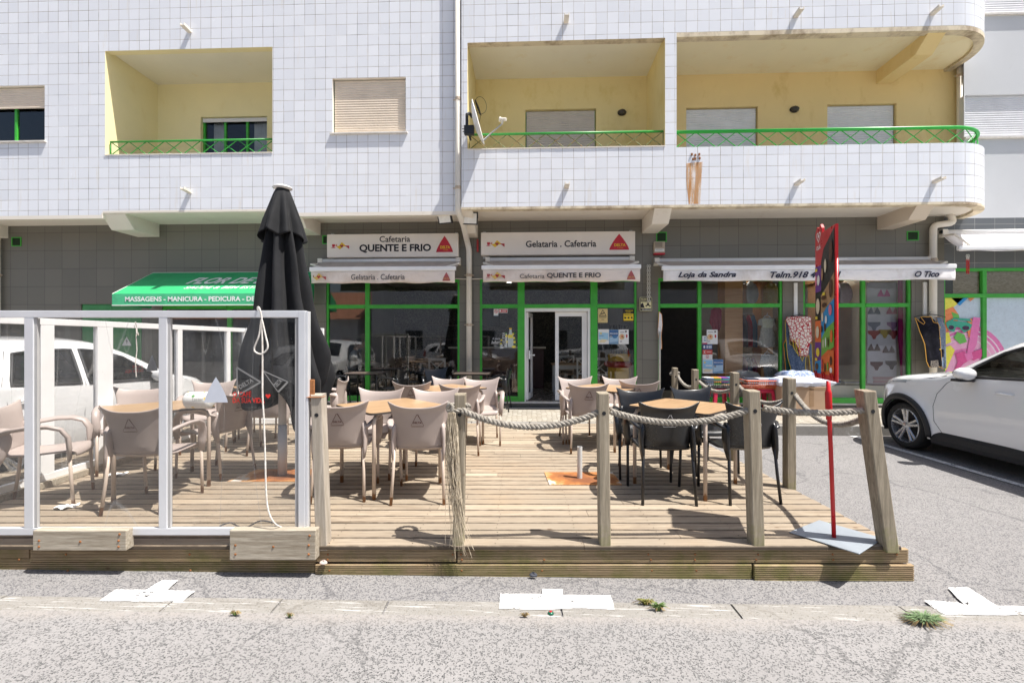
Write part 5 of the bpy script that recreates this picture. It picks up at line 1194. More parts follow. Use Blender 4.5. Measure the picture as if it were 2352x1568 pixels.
# ---------------- umbrella bases
def rustplate():
    m, t, b = newmat('rusting_white_plate'); v = coord(t); n = noise(t, v, 4.5, 8, .68); g_ = N(t, 'TexGradient', gradient_type='SPHERICAL'); mp = N(t, 'Mapping'); mp.inputs['Scale'].default_value = (2.5, 3.2, 2.5); c = N(t, 'TexCoord'); L(t, c.outputs['Object'], mp.inputs[0]); L(t, mp.outputs[0], g_.inputs[0])
    f = math_(t, 'ADD', math_(t, 'MULTIPLY', g_.outputs['Fac'], .42), math_(t, 'MULTIPLY', n, .95)); c2 = ramp(t, f, [(.44, (.60, .55, .48)), (.52, (.52, .27, .10)), (.62, (.36, .135, .035)), (.8, (.20, .07, .025))])
    L(t, c2, b.inputs['Base Color']); b.inputs['Roughness'].default_value = .9; bump(t, b, n, .3, .004); return m
RPL = rustplate(); TUBE = pm('chipped_white_tube', (.60, .60, .58), .4, dirt=((.30, .13, .05), 26, .66))
T = thing('pole_stand', 'rusty steel plate with a short empty stub pole in the middle of the terrace', 'pole stand', K(.655, 4.40, DZ), PSI)
mb = MB(); mb.prism([(-.31, -.20), (.36, -.20), (.36, .20), (-.33, .20)], 'z', .0, .008); mb.build('plate', RPL, T, bevel=.002)
mb = MB(); mb.lathe([(.021, .008), (.0245, .008), (.0245, .31), (.021, .31), (.021, .05), (.0, .05)], 18); mb.build('stub_pole', TUBE, T, autos=40)
UX, UY = -2.27, 4.50
T = thing('parasol', 'tall closed black parasol on a rusty steel base plate', 'parasol', K(UX, UY, DZ), PSI)
mb = MB(); mb.prism([(-.42, -.20), (.36, -.20), (.40, .20), (-.36, .20)], 'z', .0, .008); mb.build('base_plate', RPL, T, bevel=.002)
mb = MB(); mb.cyl((0, 0, .008), (0, 0, .50), .042, n=18); mb.cyl((0, 0, .44), (0, 0, 2.80), .036, n=16); mb.build('pole', pm('grey_parasol_pole', (.50, .50, .52), .4), T, smooth=True)
m, t, b = newmat('black_parasol_cloth'); v = coord(t); L(t, ramp(t, noise(t, v, 3, 6, .6), [(.3, (.0085, .009, .010)), (.7, (.016, .0165, .019))]), b.inputs['Base Color']); b.inputs['Roughness'].default_value = .78
b.inputs['Sheen Weight'].default_value = .04; b.inputs['Specular IOR Level'].default_value = .25; bump(t, b, noise(t, v, 5, 5, .6), .35, .02); CL = m
def prof(z):   # (radius, fold depth)
    pts = [(2.79, .060, .05), (2.70, .080, .16), (2.5, .110, .26), (2.3, .138, .30), (2.0, .170, .32), (1.6, .218, .34), (1.2, .300, .34), (.95, .355, .32), (.55, .30, .38)]
    for (za, ra, fa), (zb, rb, fb) in zip(pts, pts[1:]):
        if za >= z >= zb: t = (za-z)/(za-zb); return ra+(rb-ra)*t, fa+(fb-fa)*t
    return pts[-1][1:] if z < 1 else pts[0][1:]
def canopy(a, b_):
    th = 2*pi*a; zb = .66+.15*sin(th*4+1.2)+.12*cos(th+2.9)-.10*cos(th-.3)
    if cos(th-.15) > .8: zb += .30*(cos(th-.15)-.8)/.2
    z = 2.79-(2.79-zb)*b_; r, f = prof(z); fold = cos(th*8+.9*sin(th*2)+1.3*b_*sin(th))
    rr_ = r*(1+f*(abs(fold)**.7*(1 if fold > 0 else -1))-.02*sin(z*9+th*3)); ex = 1.0+.10*max(0, cos(th))*b_; tw = .5*b_**2
    if b_ > .8: rr_ *= 1-.30*((b_-.8)/.2)**1.6*(.6+.4*sin(th*4+1.2))
    rr_ += .012*sin(th*19+z*3)*b_*(1-b_)*2+.010*sin(th*5+z*11)*b_; return (rr_*cos(th+tw*.3)*ex+.03*b_, rr_*sin(th+tw*.3)*.92, z)
mb = MB(); mb.grid(canopy, 176, 60, wrapu=True); mb.build('canopy', CL, T, smooth=True, solid=.004)
def vent(a, b_):
    th = 2*pi*a; z = 2.825-(.47+.04*sin(th*4+.5)+.03*cos(th*2))*b_; r = .058+.128*b_**.8+.015*max(0, b_-.8); fold = cos(th*8+1.1); rr_ = r*(1+.20*min(1, b_*1.5)*fold+.04*sin(th*3)); return (rr_*cos(th), rr_*sin(th), z)
mb = MB(); mb.grid(vent, 128, 20, wrapu=True); mb.build('top_flap', CL, T, smooth=True, solid=.005)
mb = MB(); mb.lathe([(.0, 2.875), (.03, 2.87), (.05, 2.858), (.085, 2.85), (.092, 2.838), (.06, 2.825), (0, 2.82)], 24); mb.build('finial', pm('white_plastic_cap', (.75, .74, .72), .4), T, smooth=True)
GL_ = C((.26, .26, .26), .7, 'grey_parasol_print')
for ux, rot, sq in ((-.13, R(-30), 1), (.15, R(-48), .5)):
    M = Matrix.Translation((ux, -.415, .97)) @ Matrix.Rotation(R(14 if sq < 1 else 0), 4, 'Z') @ Matrix.Rotation(rot, 4, 'Y') @ Matrix.Diagonal((sq, 1, 1, 1)); mb = MB()
    for (x0, z0_, x1, z1_, w_) in ((-.12, -.08, .12, -.08, .008), (.12, -.08, 0, .14, .008), (0, .14, -.12, -.08, .006)):
        dd = Vector((x1-x0, z1_-z0_)).normalized()*w_; mb.flat([(x0-dd.y, z0_+dd.x), (x0+dd.y, z0_-dd.x), (x1+dd.y, z1_-dd.x), (x1-dd.y, z1_+dd.x)], 0)
    mb.v = [tuple(M @ Vector(q)) for q in mb.v]; lg = mb.build('triangle_logo', GL_, T); text('DELTA', (-.07, -.045, .07, -.005), GL_, lg, -.001, bold=.03, M=M)
# ---------------- ice cream board
T = thing('ice_cream_board', 'tall red framed ice cream menu board on a red pole with a grey steel foot', 'menu board', K(2.165, 3.06, DZ), PSI)
mb = MB(); base = [G(1812, 1222, 0), G(1881, 1195, 0), G(2029, 1237, 0), G(1974, 1272, 0)]
pts = [Vector((1.917, 3.15)), Vector((2.267, 3.36)), Vector((2.487, 3.05)), Vector((2.157, 2.825))]; mb.prism([(p_.x-2.165, p_.y-3.06) for p_ in pts], 'z', .002, .010); mb.build('foot_plate', pm('pale_blue_grey_paint', (.27, .30, .33), .5, 0, .1, 5, dirt=((.3, .28, .25), 10, .66)), T, bevel=.004)
RP = pm('red_enamel', (.55, .012, .015), .32, dirt=((.25, .02, .02), 20, .62))
top = Kp(1902, 877, 3.06); tx = top.x-2.165
mb = MB(); mb.tube([(0, 0, .01), (tx*.55, 0, .6), (tx*.95, 0, .93), (tx, 0, 1.06)], [.0135, .0135, .0135, .013], 10); mb.tube([(tx*.88, 0, .80), (tx*.9, 0, .88), (tx*.97, 0, .98), (tx, 0, 1.03)], [.017, .021, .021, .006], 10); mb.build('pole', RP, T, smooth=True)
e0 = Vector((2.175-2.165, 3.25-3.06)); e1 = Vector((2.056-2.165, 2.88-3.06)); W_ = (e1-e0).length; dx_ = (e1-e0).normalized()
ang = math.atan2(dx_.y, dx_.x); H_ = 1.0; zb_ = 1.295-DZ
M = Matrix.Translation((e0.x, e0.y, zb_)) @ Matrix.Rotation(ang, 4, 'Z')      # local x along the board, -y towards the left of the terrace
outline = [(0, 0), (W_, 0), (W_, H_), (W_*.36, H_), (W_*.35, 1.035), (W_*.28, 1.065), (W_*.19, 1.045), (W_*.09, 1.06), (.0, 1.02)]
mb = MB(); mb.prism(outline, 'y', -.008, .008, 0, M); mb.build('board', RP, T)
pc = {'k': C((.02, .016, .015), .4), 'tan': C((.42, .24, .12), .4), 'blue': C((.02, .28, .62), .4), 'grn': C((.18, .45, .06), .4), 'or': C((.78, .16, .03), .4), 'pur': C((.16, .03, .28), .4), 'w': PWHITE, 'cho': C((.09, .03, .012), .4), 'cr': C((.75, .66, .48), .4), 'pk': C((.75, .2, .3), .4), 'yl': C((.85, .65, .05), .4), 'red': RED}
kys = list(pc); mi = {k: i for i, k in enumerate(kys)}
def face(sgn):
    mb = MB(); Yp = -.0095
    def A(pts, c_, k=0): mb.flat([(x*W_, z*H_) for x, z in pts], Yp-.0007*k, mi[c_])
    A([(.03, .78), (.33, .78), (.33, .60), (.03, .60)], 'pur', 1); A([(.33, .80), (.45, .88), (.97, .985), (.97, .66), (.62, .62), (.33, .57)], 'k', 1); A([(.33, .57), (.62, .62), (.97, .70), (.97, .52), (.60, .46), (.33, .42)], 'tan', 2)
    A([(.03, .60), (.33, .60), (.33, .40), (.03, .40)], 'k', 2); A([(.33, .42), (.6, .48), (.97, .53), (.97, .37), (.6, .34), (.36, .26)], 'blue', 3); A([(.03, .40), (.34, .40), (.34, .22), (.03, .22)], 'or', 3)
    A([(.36, .27), (.6, .34), (.97, .385), (.97, .22), (.36, .15)], 'grn', 4); A([(.03, .25), (.36, .25), (.36, .11), (.03, .11)], 'pur', 4); A([(.36, .15), (.7, .2), (.97, .20), (.97, .035), (.36, .035)], 'or', 5); A([(.03, .11), (.36, .13), (.36, .035), (.03, .035)], 'blue', 5); A([(.03, .015), (.97, .015), (.97, .035), (.03, .035)], 'red', 6)
    for x, z, w_, h, c_ in ((.42, .71, .05, .07, 'tan'), (.58, .76, .055, .075, 'cr'), (.84, .84, .08, .12, 'cho'), (.23, .68, .07, .06, 'w'), (.10, .68, .05, .06, 'pk'), (.5, .55, .12, .025, 'cho'), (.52, .50, .12, .025, 'cho'), (.84, .60, .08, .10, 'cho'), (.2, .50, .10, .09, 'cr'), (.44, .42, .05, .05, 'cr'), (.62, .40, .05, .045, 'w'), (.82, .46, .08, .06, 'pk'), (.4, .34, .04, .04, 'cho'), (.56, .35, .045, .05, 'cho'), (.18, .32, .09, .07, 'cr'), (.48, .24, .03, .05, 'cr'), (.60, .25, .03, .055, 'w'), (.72, .25, .03, .055, 'cho'), (.87, .29, .06, .07, 'or'), (.2, .18, .1, .05, 'yl'), (.15, .08, .08, .04, 'cho'), (.44, .10, .04, .06, 'red'), (.57, .08, .04, .05, 'cho'), (.70, .09, .04, .05, 'grn'), (.85, .13, .06, .05, 'cho'), (.85, .07, .06, .03, 'w')):
        mb.flat(ell(x*W_, z*H_, w_*W_, h*H_*.62, 12), Yp-.006, mi[c_])
    for x, z in ((.06, .745), (.45, .565), (.07, .41), (.06, .12)): mb.flat([(x*W_, z), ((x+.12)*W_, z), ((x+.12)*W_, z+.02), (x*W_, z+.02)], Yp-.0065, mi['yl'])
    if sgn < 0: mb.v = [((W_-x), -y, z) for x, y, z in mb.v]; 
    mb.v = [tuple(M @ Vector(q)) for q in mb.v]; o = mb.build('menu_print', [pc[k] for k in kys], T); return o
pr_ = face(1)
mb = MB(); hh = heart(.19*W_, .985, .045)
for k in range(len(hh)):
    a_, b_ = hh[k], hh[(k+1) % len(hh)]; s_ = .74; c_ = (.19*W_, .985); mb.flat([a_, b_, (c_[0]+(b_[0]-c_[0])*s_, c_[1]+(b_[1]-c_[1])*s_), (c_[0]+(a_[0]-c_[0])*s_, c_[1]+(a_[1]-c_[1])*s_)], -.0095)
mb.flat(heart(.19*W_, .988, .016), -.0095); mb.v = [tuple(M @ Vector(q)) for q in mb.v]; mb.build('heart_emblem', PWHITE, T); text('OLÁ', (.08*W_, .895, .30*W_, .93), PWHITE, T, -.0098, bold=.03, M=M)
mb = MB(); f_ = .008
mb.tube([M @ Vector(q) for q in ((0, 0, .80), (0, 0, 0), (W_, 0, 0), (W_, 0, .78))], f_, 8); mb.build('wire_frame', RP, T, smooth=True)
for q in (.1, .5, .9):
    mb = MB(); mb.tube([M @ Vector((q*W_-.02, -.012, -.0)), M @ Vector((q*W_-.02, -.02, .05)), M @ Vector((q*W_+.02, -.02, .05)), M @ Vector((q*W_+.02, -.012, .0))], .004, 6); mb.build('wire_clip', RP, T, smooth=True)
# =====================================================  CARS
PAINTW = pm('white_car_paint', (.93, .93, .925), .22, 0, .01, 1, coat=1.0); PAINTS = pm('silver_car_paint', (.42, .43, .44), .3, .5, .03, 1, coat=.8)
CLAD = pm('black_car_plastic', (.022, .022, .024), .55, 0, .1, 20); RUBB = pm('tyre_rubber', (.018, .018, .018), .8, 0, .15, 20); RIMM = pm('alloy_rim', (.50, .51, .53), .28, .75, .06, 5)
SEATM = pm('dark_seat_cloth', (.03, .03, .033), .9); HEADL = pm('headlight_lens', (.55, .57, .60), .12, .2, .1, 10)
def interp(pts, x):
    if x <= pts[0][0]: return pts[0][1]
    for i in range(len(pts)-1):
        a, b_ = pts[i], pts[i+1]
        if x <= b_[0]:
            t = (x-a[0])/(b_[0]-a[0]+1e-9); p0 = pts[max(0, i-1)]; p3 = pts[min(len(pts)-1, i+2)]
            m0 = (b_[1]-p0[1])/(b_[0]-p0[0]+1e-9)*(b_[0]-a[0]); m1 = (p3[1]-a[1])/(p3[0]-a[0]+1e-9)*(b_[0]-a[0])
            if abs(b_[1]-a[1]) < 1e-6: m0 = m1 = 0
            return (2*t**3-3*t*t+1)*a[1]+(t**3-2*t*t+t)*m0+(-2*t**3+3*t*t)*b_[1]+(t**3-t*t)*m1
    return pts[-1][1]
def make_car(label, S, paint, loc, rz):
    """x forward, y to the left; every surface comes from top(x), half(x,z), low(x)"""
    T = thing(S['name'], label, S['cat'], loc, rz)
    Lf, Lr, r, axs = S['nose'], S['tail'], S['r'], S['axles']
    def top(x): return interp(S['top'], x)
    def half0(x): return interp(S['plan'], x)
    def half(x, z):
        w_ = half0(x); zb = S['belt'](x); zt = top(x)
        y = w_-.035*((z-.62)/.35)**2 if z < .62 else w_-.012*((z-.62)/.3)**2
        if z > zb: y -= S['tumble']*(z-zb)
        f = S['flare']
        for ax in axs:
            dd = math.hypot(x-ax, z-r); 
            if dd < r+.25: y += f*max(0, 1-abs(dd-(r+.09))/.16)**2 if z < zb else 0
        k = zt-z; rr_ = S.get('round', .11)
        if k < rr_: y -= rr_*(1-sqrt(max(0, 1-(1-max(0, k)/rr_)**2)))*1.25
        return max(.02, y)
    def low(x):
        z = interp(S['low'], x)
        for ax in axs:
            dx = abs(x-ax); ra = r+.055
            if dx < ra: z = max(z, r+sqrt(ra*ra-dx*dx))
        return z
    n = 150; xsn = sorted({Lr+(Lf-Lr)*i/n for i in range(n+1)} | {ax+s*(r+.055)*cos(a) for ax in axs for s in (-1, 1) for a in (0, .12, .25, .4, .6)})
    win = S['windows']
    def inside(x, z, grow=0):
        for poly in win:
            c_ = False; j = len(poly)-1
            for i in range(len(poly)):
                if (poly[i][1] > z) != (poly[j][1] > z) and x < (poly[j][0]-poly[i][0])*(z-poly[i][1])/(poly[j][1]-poly[i][1])+poly[i][0]: c_ = not c_
                j = i
            if c_: return True
        return False
    ws0, ws1 = S['windscreen']; rw0, rw1 = S['rearscreen']
    mb = MB(); gl = MB(); rows = 44
    for s in (1, -1):
        for x0, x1 in zip(xsn, xsn[1:]):
            for j in range(rows):
                q = []
                for x, jj in ((x0, j), (x1, j), (x1, j+1), (x0, j+1)):
                    zl, zt = low(x), top(x); f = jj/rows; z = zl+(zt-zl)*f; q.append((x, s*half(x, z), z))
                cx_ = (x0+x1)/2; cz_ = sum(p[2] for p in q)/4
                if inside(cx_, cz_): continue
                mb.quad(*(q if s < 0 else q[::-1]))
    # top surface across the car
    m_ = 14
    for x0, x1 in zip(xsn, xsn[1:]):
        for j in range(m_):
            q = []
            for x, jj in ((x0, j), (x1, j), (x1, j+1), (x0, j+1)):
                h = half(x, top(x)); y = -h+2*h*jj/m_; q.append((x, y, top(x)+S['crown']*(1-(y/h)**2)*min(1, (x-Lr)/.3, (Lf-x)/.3)))
            cx_ = (x0+x1)/2; cy_ = (q[0][1]+q[2][1])/2; hh = half(cx_, top(cx_))
            scr = (ws0 < cx_ < ws1 or rw0 < cx_ < rw1) and abs(cy_) < hh*.93
            (gl if scr else mb).quad(*q)
    for xe, s in ((Lf, 1), (Lr, -1)):
        zl, zt = low(xe), top(xe); vs = [(xe, half(xe, zl+(zt-zl)*k/10), zl+(zt-zl)*k/10) for k in range(11)]+[(xe, -half(xe, zl+(zt-zl)*k/10), zl+(zt-zl)*k/10) for k in range(10, -1, -1)]
        mb.add(vs, [tuple(range(22)) if s > 0 else tuple(reversed(range(22)))])
    o = mb.build('body', paint, T)
    bm = bmesh.new(); bm.from_mesh(o.data); bmesh.ops.remove_doubles(bm, verts=bm.verts, dist=.0008); bmesh.ops.recalc_face_normals(bm, faces=bm.faces); bm.to_mesh(o.data); bm.free()
    o.data.polygons.foreach_set('use_smooth', [True]*len(o.data.polygons)); o.data.set_sharp_from_angle(angle=R(50))
    if gl.f: gl.build('windscreen', CARGL, T, smooth=True)
    for s in (1, -1):
        for poly in win:
            ps = []
            for i in range(len(poly)):
                a_, b_ = poly[i], poly[(i+1) % len(poly)]
                for k in range(6): f = k/6; ps.append((a_[0]+(b_[0]-a_[0])*f, a_[1]+(b_[1]-a_[1])*f))
            vs = [Vector((x, s*(half(x, z)-.004), z)) for x, z in ps]; bm = bmesh.new(); vv = [bm.verts.new(v_) for v_ in vs]; f_ = bm.faces.new(vv if s < 0 else vv[::-1]); bmesh.ops.triangulate(bm, faces=[f_]); me = bpy.data.meshes.new('side_glass'); bm.to_mesh(me); bm.free(); me.materials.append(CARGL)
            o = bpy.data.objects.new('side_window', me); sc.collection.objects.link(o); o.parent = T
            mb = MB(); mb.tube([Vector((x, s*(half(x, z)+.002), z)) for x, z in ps], .017, 6, closed=True); mb.build('trim', CLAD, o, smooth=True)
    # arch mouldings, sills, seams
    for s in (1, -1):
        for ax in axs:
            mb = MB(); ra = r+.075; wd = S['arch']
            def fn(a, b_, ra=ra, ax=ax, s=s, wd=wd): th = pi*(-.06+1.12*a); rr_ = ra-.03+wd*b_; x, z = ax+rr_*cos(th), r+rr_*sin(th); z = max(z, .22); return (x, s*(half(x, z)+.012+.006*sin(pi*b_)), z)
            if wd > .03: mb.grid(fn, 36, 4); mb.build('wheel_arch', CLAD, T, smooth=True, solid=.012)
            mb = MB()
            def fw(a, b_, ax=ax, s=s): th = pi*(-.1+1.2*a); rr_ = r+.06; return (ax+rr_*cos(th), s*(half0(ax)-.02-.30*b_), max(.1, r+rr_*sin(th)))
            mb.grid(fw, 24, 2); mb.box(ax-r-.08, s*(half0(ax)-.34), .12, ax+r+.08, s*(half0(ax)-.30), r*2+.1); mb.build('wheel_housing', DARK, T)
        if S.get('sill'):
            mb = MB(); xa, xb_ = axs[1]+r+.10, axs[0]-r-.10
            prof = [(.0, .17), (.03, .18), (.045, .24), (.035, .30), (.012, .345), (-.03, .345), (-.03, .17)]
            y0 = half0(0)-.03; mb.prism([(s*(y0+a), b_) for a, b_ in prof], 'x', xa, xb_); mb.build('side_sill', CLAD, T, bevel=.004)
        for nm, pl_ in S['seams']:
            mb = MB(); mb.tube([(x, s*(half(x, z)+.0006), z) for x, z in pl_], .0032, 5); mb.build(nm, DARK, T)
        for x, z in S['handles']:
            mb = MB(); y = half(x, z); mb.tube([(x-.10, s*(y+.002), z), (x-.085, s*(y+.032), z), (x+.07, s*(y+.034), z+.003), (x+.09, s*(y+.004), z)], [.012, .016, .016, .012], 10, flat=.75); mb.build('door_handle', paint, T, smooth=True)
        mx, mz = S['mirror']; my = half(mx, mz)
        mb = MB(); mb.lathe([(.0, -.02), (.05, -.018), (.085, -.0), (.098, .04), (.095, .09), (.07, .14), (.03, .165), (.0, .17)], 20, (0, 0, 0), 'x'); mb.v = [(mx-.06+p[0], s*(my+.13)+p[1]*1.12, mz+.05+p[2]*.82) for p in mb.v]; mr = mb.build('mirror', paint, T, smooth=True)
        mb = MB(); mb.tube([(mx+.02, s*(my-.01), mz-.03), (mx+.0, s*(my+.06), mz-.02), (mx, s*(my+.12), mz+.0)], [.03, .028, .03], 8); mb.box(mx-.05, s*(my+.04), mz-.045, mx+.09, s*(my+.22), mz-.012); mb.build('mirror_foot', CLAD, mr, bevel=.01)
        hx0, hx1, hz0, hz1 = S['lamp']
        mb = MB(); mb.grid(lambda a, b_: ((hx0+(hx1-hx0)*a), s*(half(hx0+(hx1-hx0)*a, hz0+(hz1-hz0)*b_)+.006), hz0+(hz1-hz0)*b_-.0), 12, 5); mb.build('headlight', HEADL, T, smooth=True)
        mb = MB(); tx0 = Lr+.02; mb.grid(lambda a, b_: (tx0+.16*a, s*(half(tx0+.16*a, .75+.35*b_)+.006), .75+.35*b_), 6, 6); mb.build('tail_light', pm('red_lamp', (.4, .01, .01), .2), T, smooth=True)
    # wheels
    for ax in axs:
        for s in (1, -1):
            yo = half0(ax)-.012; W = bpy.data.objects.new('wheel', None)
            mb = MB(); prof = [(r*.72, -.19), (r*.9, -.20), (r*.985, -.175), (r, -.14), (r, -.05), (r*.985, -.02), (r*.9, .0), (r*.76, -.005), (r*.735, -.02)]
            mb.lathe(prof, 48, (0, 0, 0), 'y'); mb.v = [(ax+p[0], s*(yo+p[1]), r+p[2]) for p in mb.v]; w_ = mb.build('wheel', RUBB, T, smooth=True)
            mb = MB(); mb.lathe([(r*.745, -.012), (r*.71, -.004), (r*.685, -.03), (r*.66, -.12)], 40, (0, 0, 0), 'y'); mb.lathe([(0, -.018), (.045, -.02), (.06, -.03), (.065, -.05)], 20, (0, 0, 0), 'y')
            for k in range(5):
                for e in (-.16, .16):
                    a = 2*pi*k/5+.31; p0 = Vector((cos(a+e*1.6)*.05, sin(a+e*1.6)*.05)); p1 = Vector((cos(a+e)*r*.69, sin(a+e)*r*.69)); mb.tube([(p0.x, -.032, p0.y), (p0.lerp(p1, .5).x, -.026, p0.lerp(p1, .5).y), (p1.x, -.018, p1.y)], [.019, .019, .023], 6, flat=.6, up=(0, 1, 0))
            mb.v = [(ax+p[0], s*(yo+p[1]), r+p[2]) for p in mb.v]; mb.build('rim', RIMM, w_, autos=40)
            mb = MB(); mb.lathe([(0, -.10), (r*.68, -.10)], 30, (0, 0, 0), 'y'); mb.v = [(ax+p[0], s*(yo+p[1]), r+p[2]) for p in mb.v]; mb.build('brake_disc', pm('dark_brake', (.03, .03, .03), .6), w_)
    # cabin
    mb = MB(); mb.box(Lr+.3, -half0(0)+.12, .30, Lf-.9, half0(0)-.12, .36)
    mb.build('cabin_floor', SEATM, T)
    for sx, sy in ((S['seat'], .37), (S['seat'], -.37)):
        mb = MB(); mb.box(sx-.25, sy-.24, .36, sx+.25, sy+.24, .62); M = Matrix.Translation((sx-.24, sy, .6)) @ Matrix.Rotation(R(-14), 4, 'Y'); mb.box(-.06, -.23, -.05, .06, .23, .60, 0, M); mb.box(-.04, -.12, .62, .04, .12, .80, 0, M); mb.build('seat', SEATM, T, bevel=.03)
    mb = MB(); sx = S['seat']-.85; mb.box(sx-.2, -.6, .36, sx+.25, .6, .62); mb.box(sx-.3, -.6, .5, sx-.15, .6, 1.1); mb.build('rear_bench', SEATM, T, bevel=.03)
    mb = MB(); dx = S['seat']+.72; mb.prism([(dx-.12, .62), (dx-.1, .93), (dx+.05, 1.0), (dx+.5, .96), (dx+.5, .6)], 'y', -half0(0)+.14, half0(0)-.14); mb.build('dashboard', SEATM, T, bevel=.02)
    mb = MB(); M = Matrix.Translation((dx-.24, .37, .96)) @ Matrix.Rotation(R(64), 4, 'Y'); mb.tube([M @ Vector((.185*cos(a), .185*sin(a), 0)) for a in [2*pi*i/24 for i in range(24)]], .014, 8, closed=True); mb.tube([M @ Vector((-.18, 0, 0)), M @ Vector((.18, 0, 0))], .015, 6); mb.cyl(M @ Vector((0, 0, -.02)), M @ Vector((0, 0, .2)), .03); mb.build('steering_wheel', CLAD, T, smooth=True)
    mb = MB(); pts_ = [(Lr+.1, .22), (Lf-.12, .22)]; mb.box(Lr+.12, -half0(0)+.3, .16, Lf-.15, half0(0)-.3, .26); mb.build('underbody', DARK, T)
    return T
suv = dict(name='parked_car', cat='car', nose=2.03, tail=-2.06, r=.335, axles=(1.265, -1.265), crown=.045, tumble=.30, flare=.055, arch=.085, round=.12, sill=True,
    top=[(-2.06, .86), (-1.98, 1.10), (-1.80, 1.40), (-1.4, 1.54), (-.8, 1.60), (-.3, 1.605), (-.02, 1.56), (.35, 1.35), (.70, 1.145), (.85, 1.115), (1.25, 1.075), (1.58, 1.02), (1.84, .92), (1.97, .80), (2.03, .66)],
    plan=[(-2.06, .66), (-1.95, .78), (-1.6, .865), (-1.0, .885), (0, .86), (.6, .86), (1.2, .885), (1.6, .84), (1.85, .72), (1.97, .58), (2.03, .46)],
    low=[(-2.06, .38), (-1.8, .26), (1.75, .24), (2.03, .34)], belt=lambda x: 1.08-.03*(x+.2) if x < .9 else 1.2,
    windows=[[(.44, 1.10), (.30, 1.24), (.05, 1.41), (-.12, 1.475), (-.50, 1.50), (-.56, 1.13)], [(-.64, 1.135), (-.60, 1.50), (-1.05, 1.46), (-1.30, 1.38), (-1.42, 1.24), (-1.25, 1.18)]],
    windscreen=(.06, .68), rearscreen=(-1.95, -1.60), mirror=(.26, 1.10), lamp=(1.22, 1.62, .955, 1.0),
    seams=[('door_seam', [(.50, 1.08), (.62, 1.0), (.74, .85), (.79, .68), (.77, .48), (.68, .33), (-.55, .32), (-.60, 1.10)]), ('door_seam', [(-.60, .32), (-.95, .36), (-1.0, .8), (-1.25, 1.16)]), ('bonnet_seam', [(.66, 1.10), (.9, 1.05), (1.2, .99), (1.5, .95)]), ('bumper_seam', [(1.56, .93), (1.66, .8), (1.66, .66)])],
    handles=[(-.12, .945)], seat=-.45)
hat = dict(name='parked_car', cat='car', nose=1.98, tail=-2.02, r=.30, axles=(1.22, -1.25), crown=.04, tumble=.42, flare=.012, arch=.02, round=.09,
    top=[(-2.02, .80), (-1.99, 1.0), (-1.88, 1.28), (-1.72, 1.40), (-1.2, 1.455), (-.5, 1.475), (.0, 1.45), (.35, 1.33), (.85, 1.05), (1.05, .97), (1.4, .91), (1.7, .83), (1.9, .70), (1.98, .58)],
    plan=[(-2.02, .66), (-1.92, .77), (-1.5, .835), (-.8, .85), (0, .85), (.8, .845), (1.2, .82), (1.6, .74), (1.85, .60), (1.98, .42)],
    low=[(-2.02, .34), (-1.7, .22), (1.7, .20), (1.98, .28)], belt=lambda x: .93-.035*x if x < .9 else 1.2,
    windows=[[(.70, .92), (.26, 1.24), (-.02, 1.33), (-.28, 1.355), (-.36, .955)], [(-.46, .96), (-.38, 1.355), (-.75, 1.35), (-1.02, 1.32), (-1.18, 1.0)], [(-1.32, 1.01), (-1.19, 1.30), (-1.42, 1.26), (-1.66, 1.10), (-1.60, 1.03)]],
    windscreen=(.22, .90), rearscreen=(-1.98, -1.72), mirror=(.55, .93), lamp=(1.40, 1.80, .68, .80),
    seams=[('door_seam', [(.72, .91), (.86, .75), (.88, .5), (.80, .28), (-.40, .27), (-.44, .6), (-.41, .95), (-.33, 1.37)]), ('door_seam', [(-.40, .27), (-.9, .30), (-1.02, .62), (-1.22, .75), (-1.26, 1.0), (-1.08, 1.35)]), ('bonnet_seam', [(.9, .985), (1.2, .87), (1.6, .80)])],
    handles=[(-.22, .82), (-1.05, .84)], seat=-.25)
c1 = make_car('white crossover parked at the right, black wheel arches, seen from its left side', suv, PAINTW, (5.42+.885, 5.56, 0), R(90))
c2 = make_car('white hatchback parked on the left, seen through the windbreak glass', hat, PAINTW, (-6.10, 5.62, gz(-6.1)), R(90))
# badge on the front wing of the crossover
# the other side of the street, seen only in the shop windows
dup(c2, (-3.6, -5.2, 0), R(8), 'white hatchback across the street, seen only mirrored in the shop windows')
dup(c1, (3.2, -5.4, 0), R(176), 'white crossover across the street, seen only mirrored in the shop windows')
dup(c2, (8.6, -4.9, 0), R(182), 'second white hatchback across the street, mirrored in the right-hand windows')
H2 = thing('house_opposite', 'pale buildings with one orange tiled roof opposite, seen only mirrored in windows', 'house', (0, -16, 0))
mb = MB(); mb.box(-26, -4, 0, -12, 4, 3.2); mb.box(-11, -4, 0, 22, 4, 5.6); mb.build('wall', NEXTW, H2)
m, t, b = newmat('orange_roof_tiles'); wv = N(t, 'TexWave'); wv.inputs['Scale'].default_value = 3.2; L(t, coord(t), wv.inputs[0]); L(t, ramp(t, wv.outputs['Fac'], [(.2, (.28, .10, .05)), (.7, (.55, .26, .15))]), b.inputs['Base Color']); b.inputs['Roughness'].default_value = .85
mb = MB(); mb.prism([(-4.6, 3.1), (4.6, 3.1), (0, 5.4)], 'x', -26.4, -11.6); mb.build('roof', m, H2)
for x in (-23, -18, -8, -3, 2, 7, 12, 17):
    mb = MB(); mb.box(x-.6, 3.98, 1.0, x+.6, 4.03, 2.3); mb.build('window', pm('dark_pane', (.04, .05, .06), .1), H2)
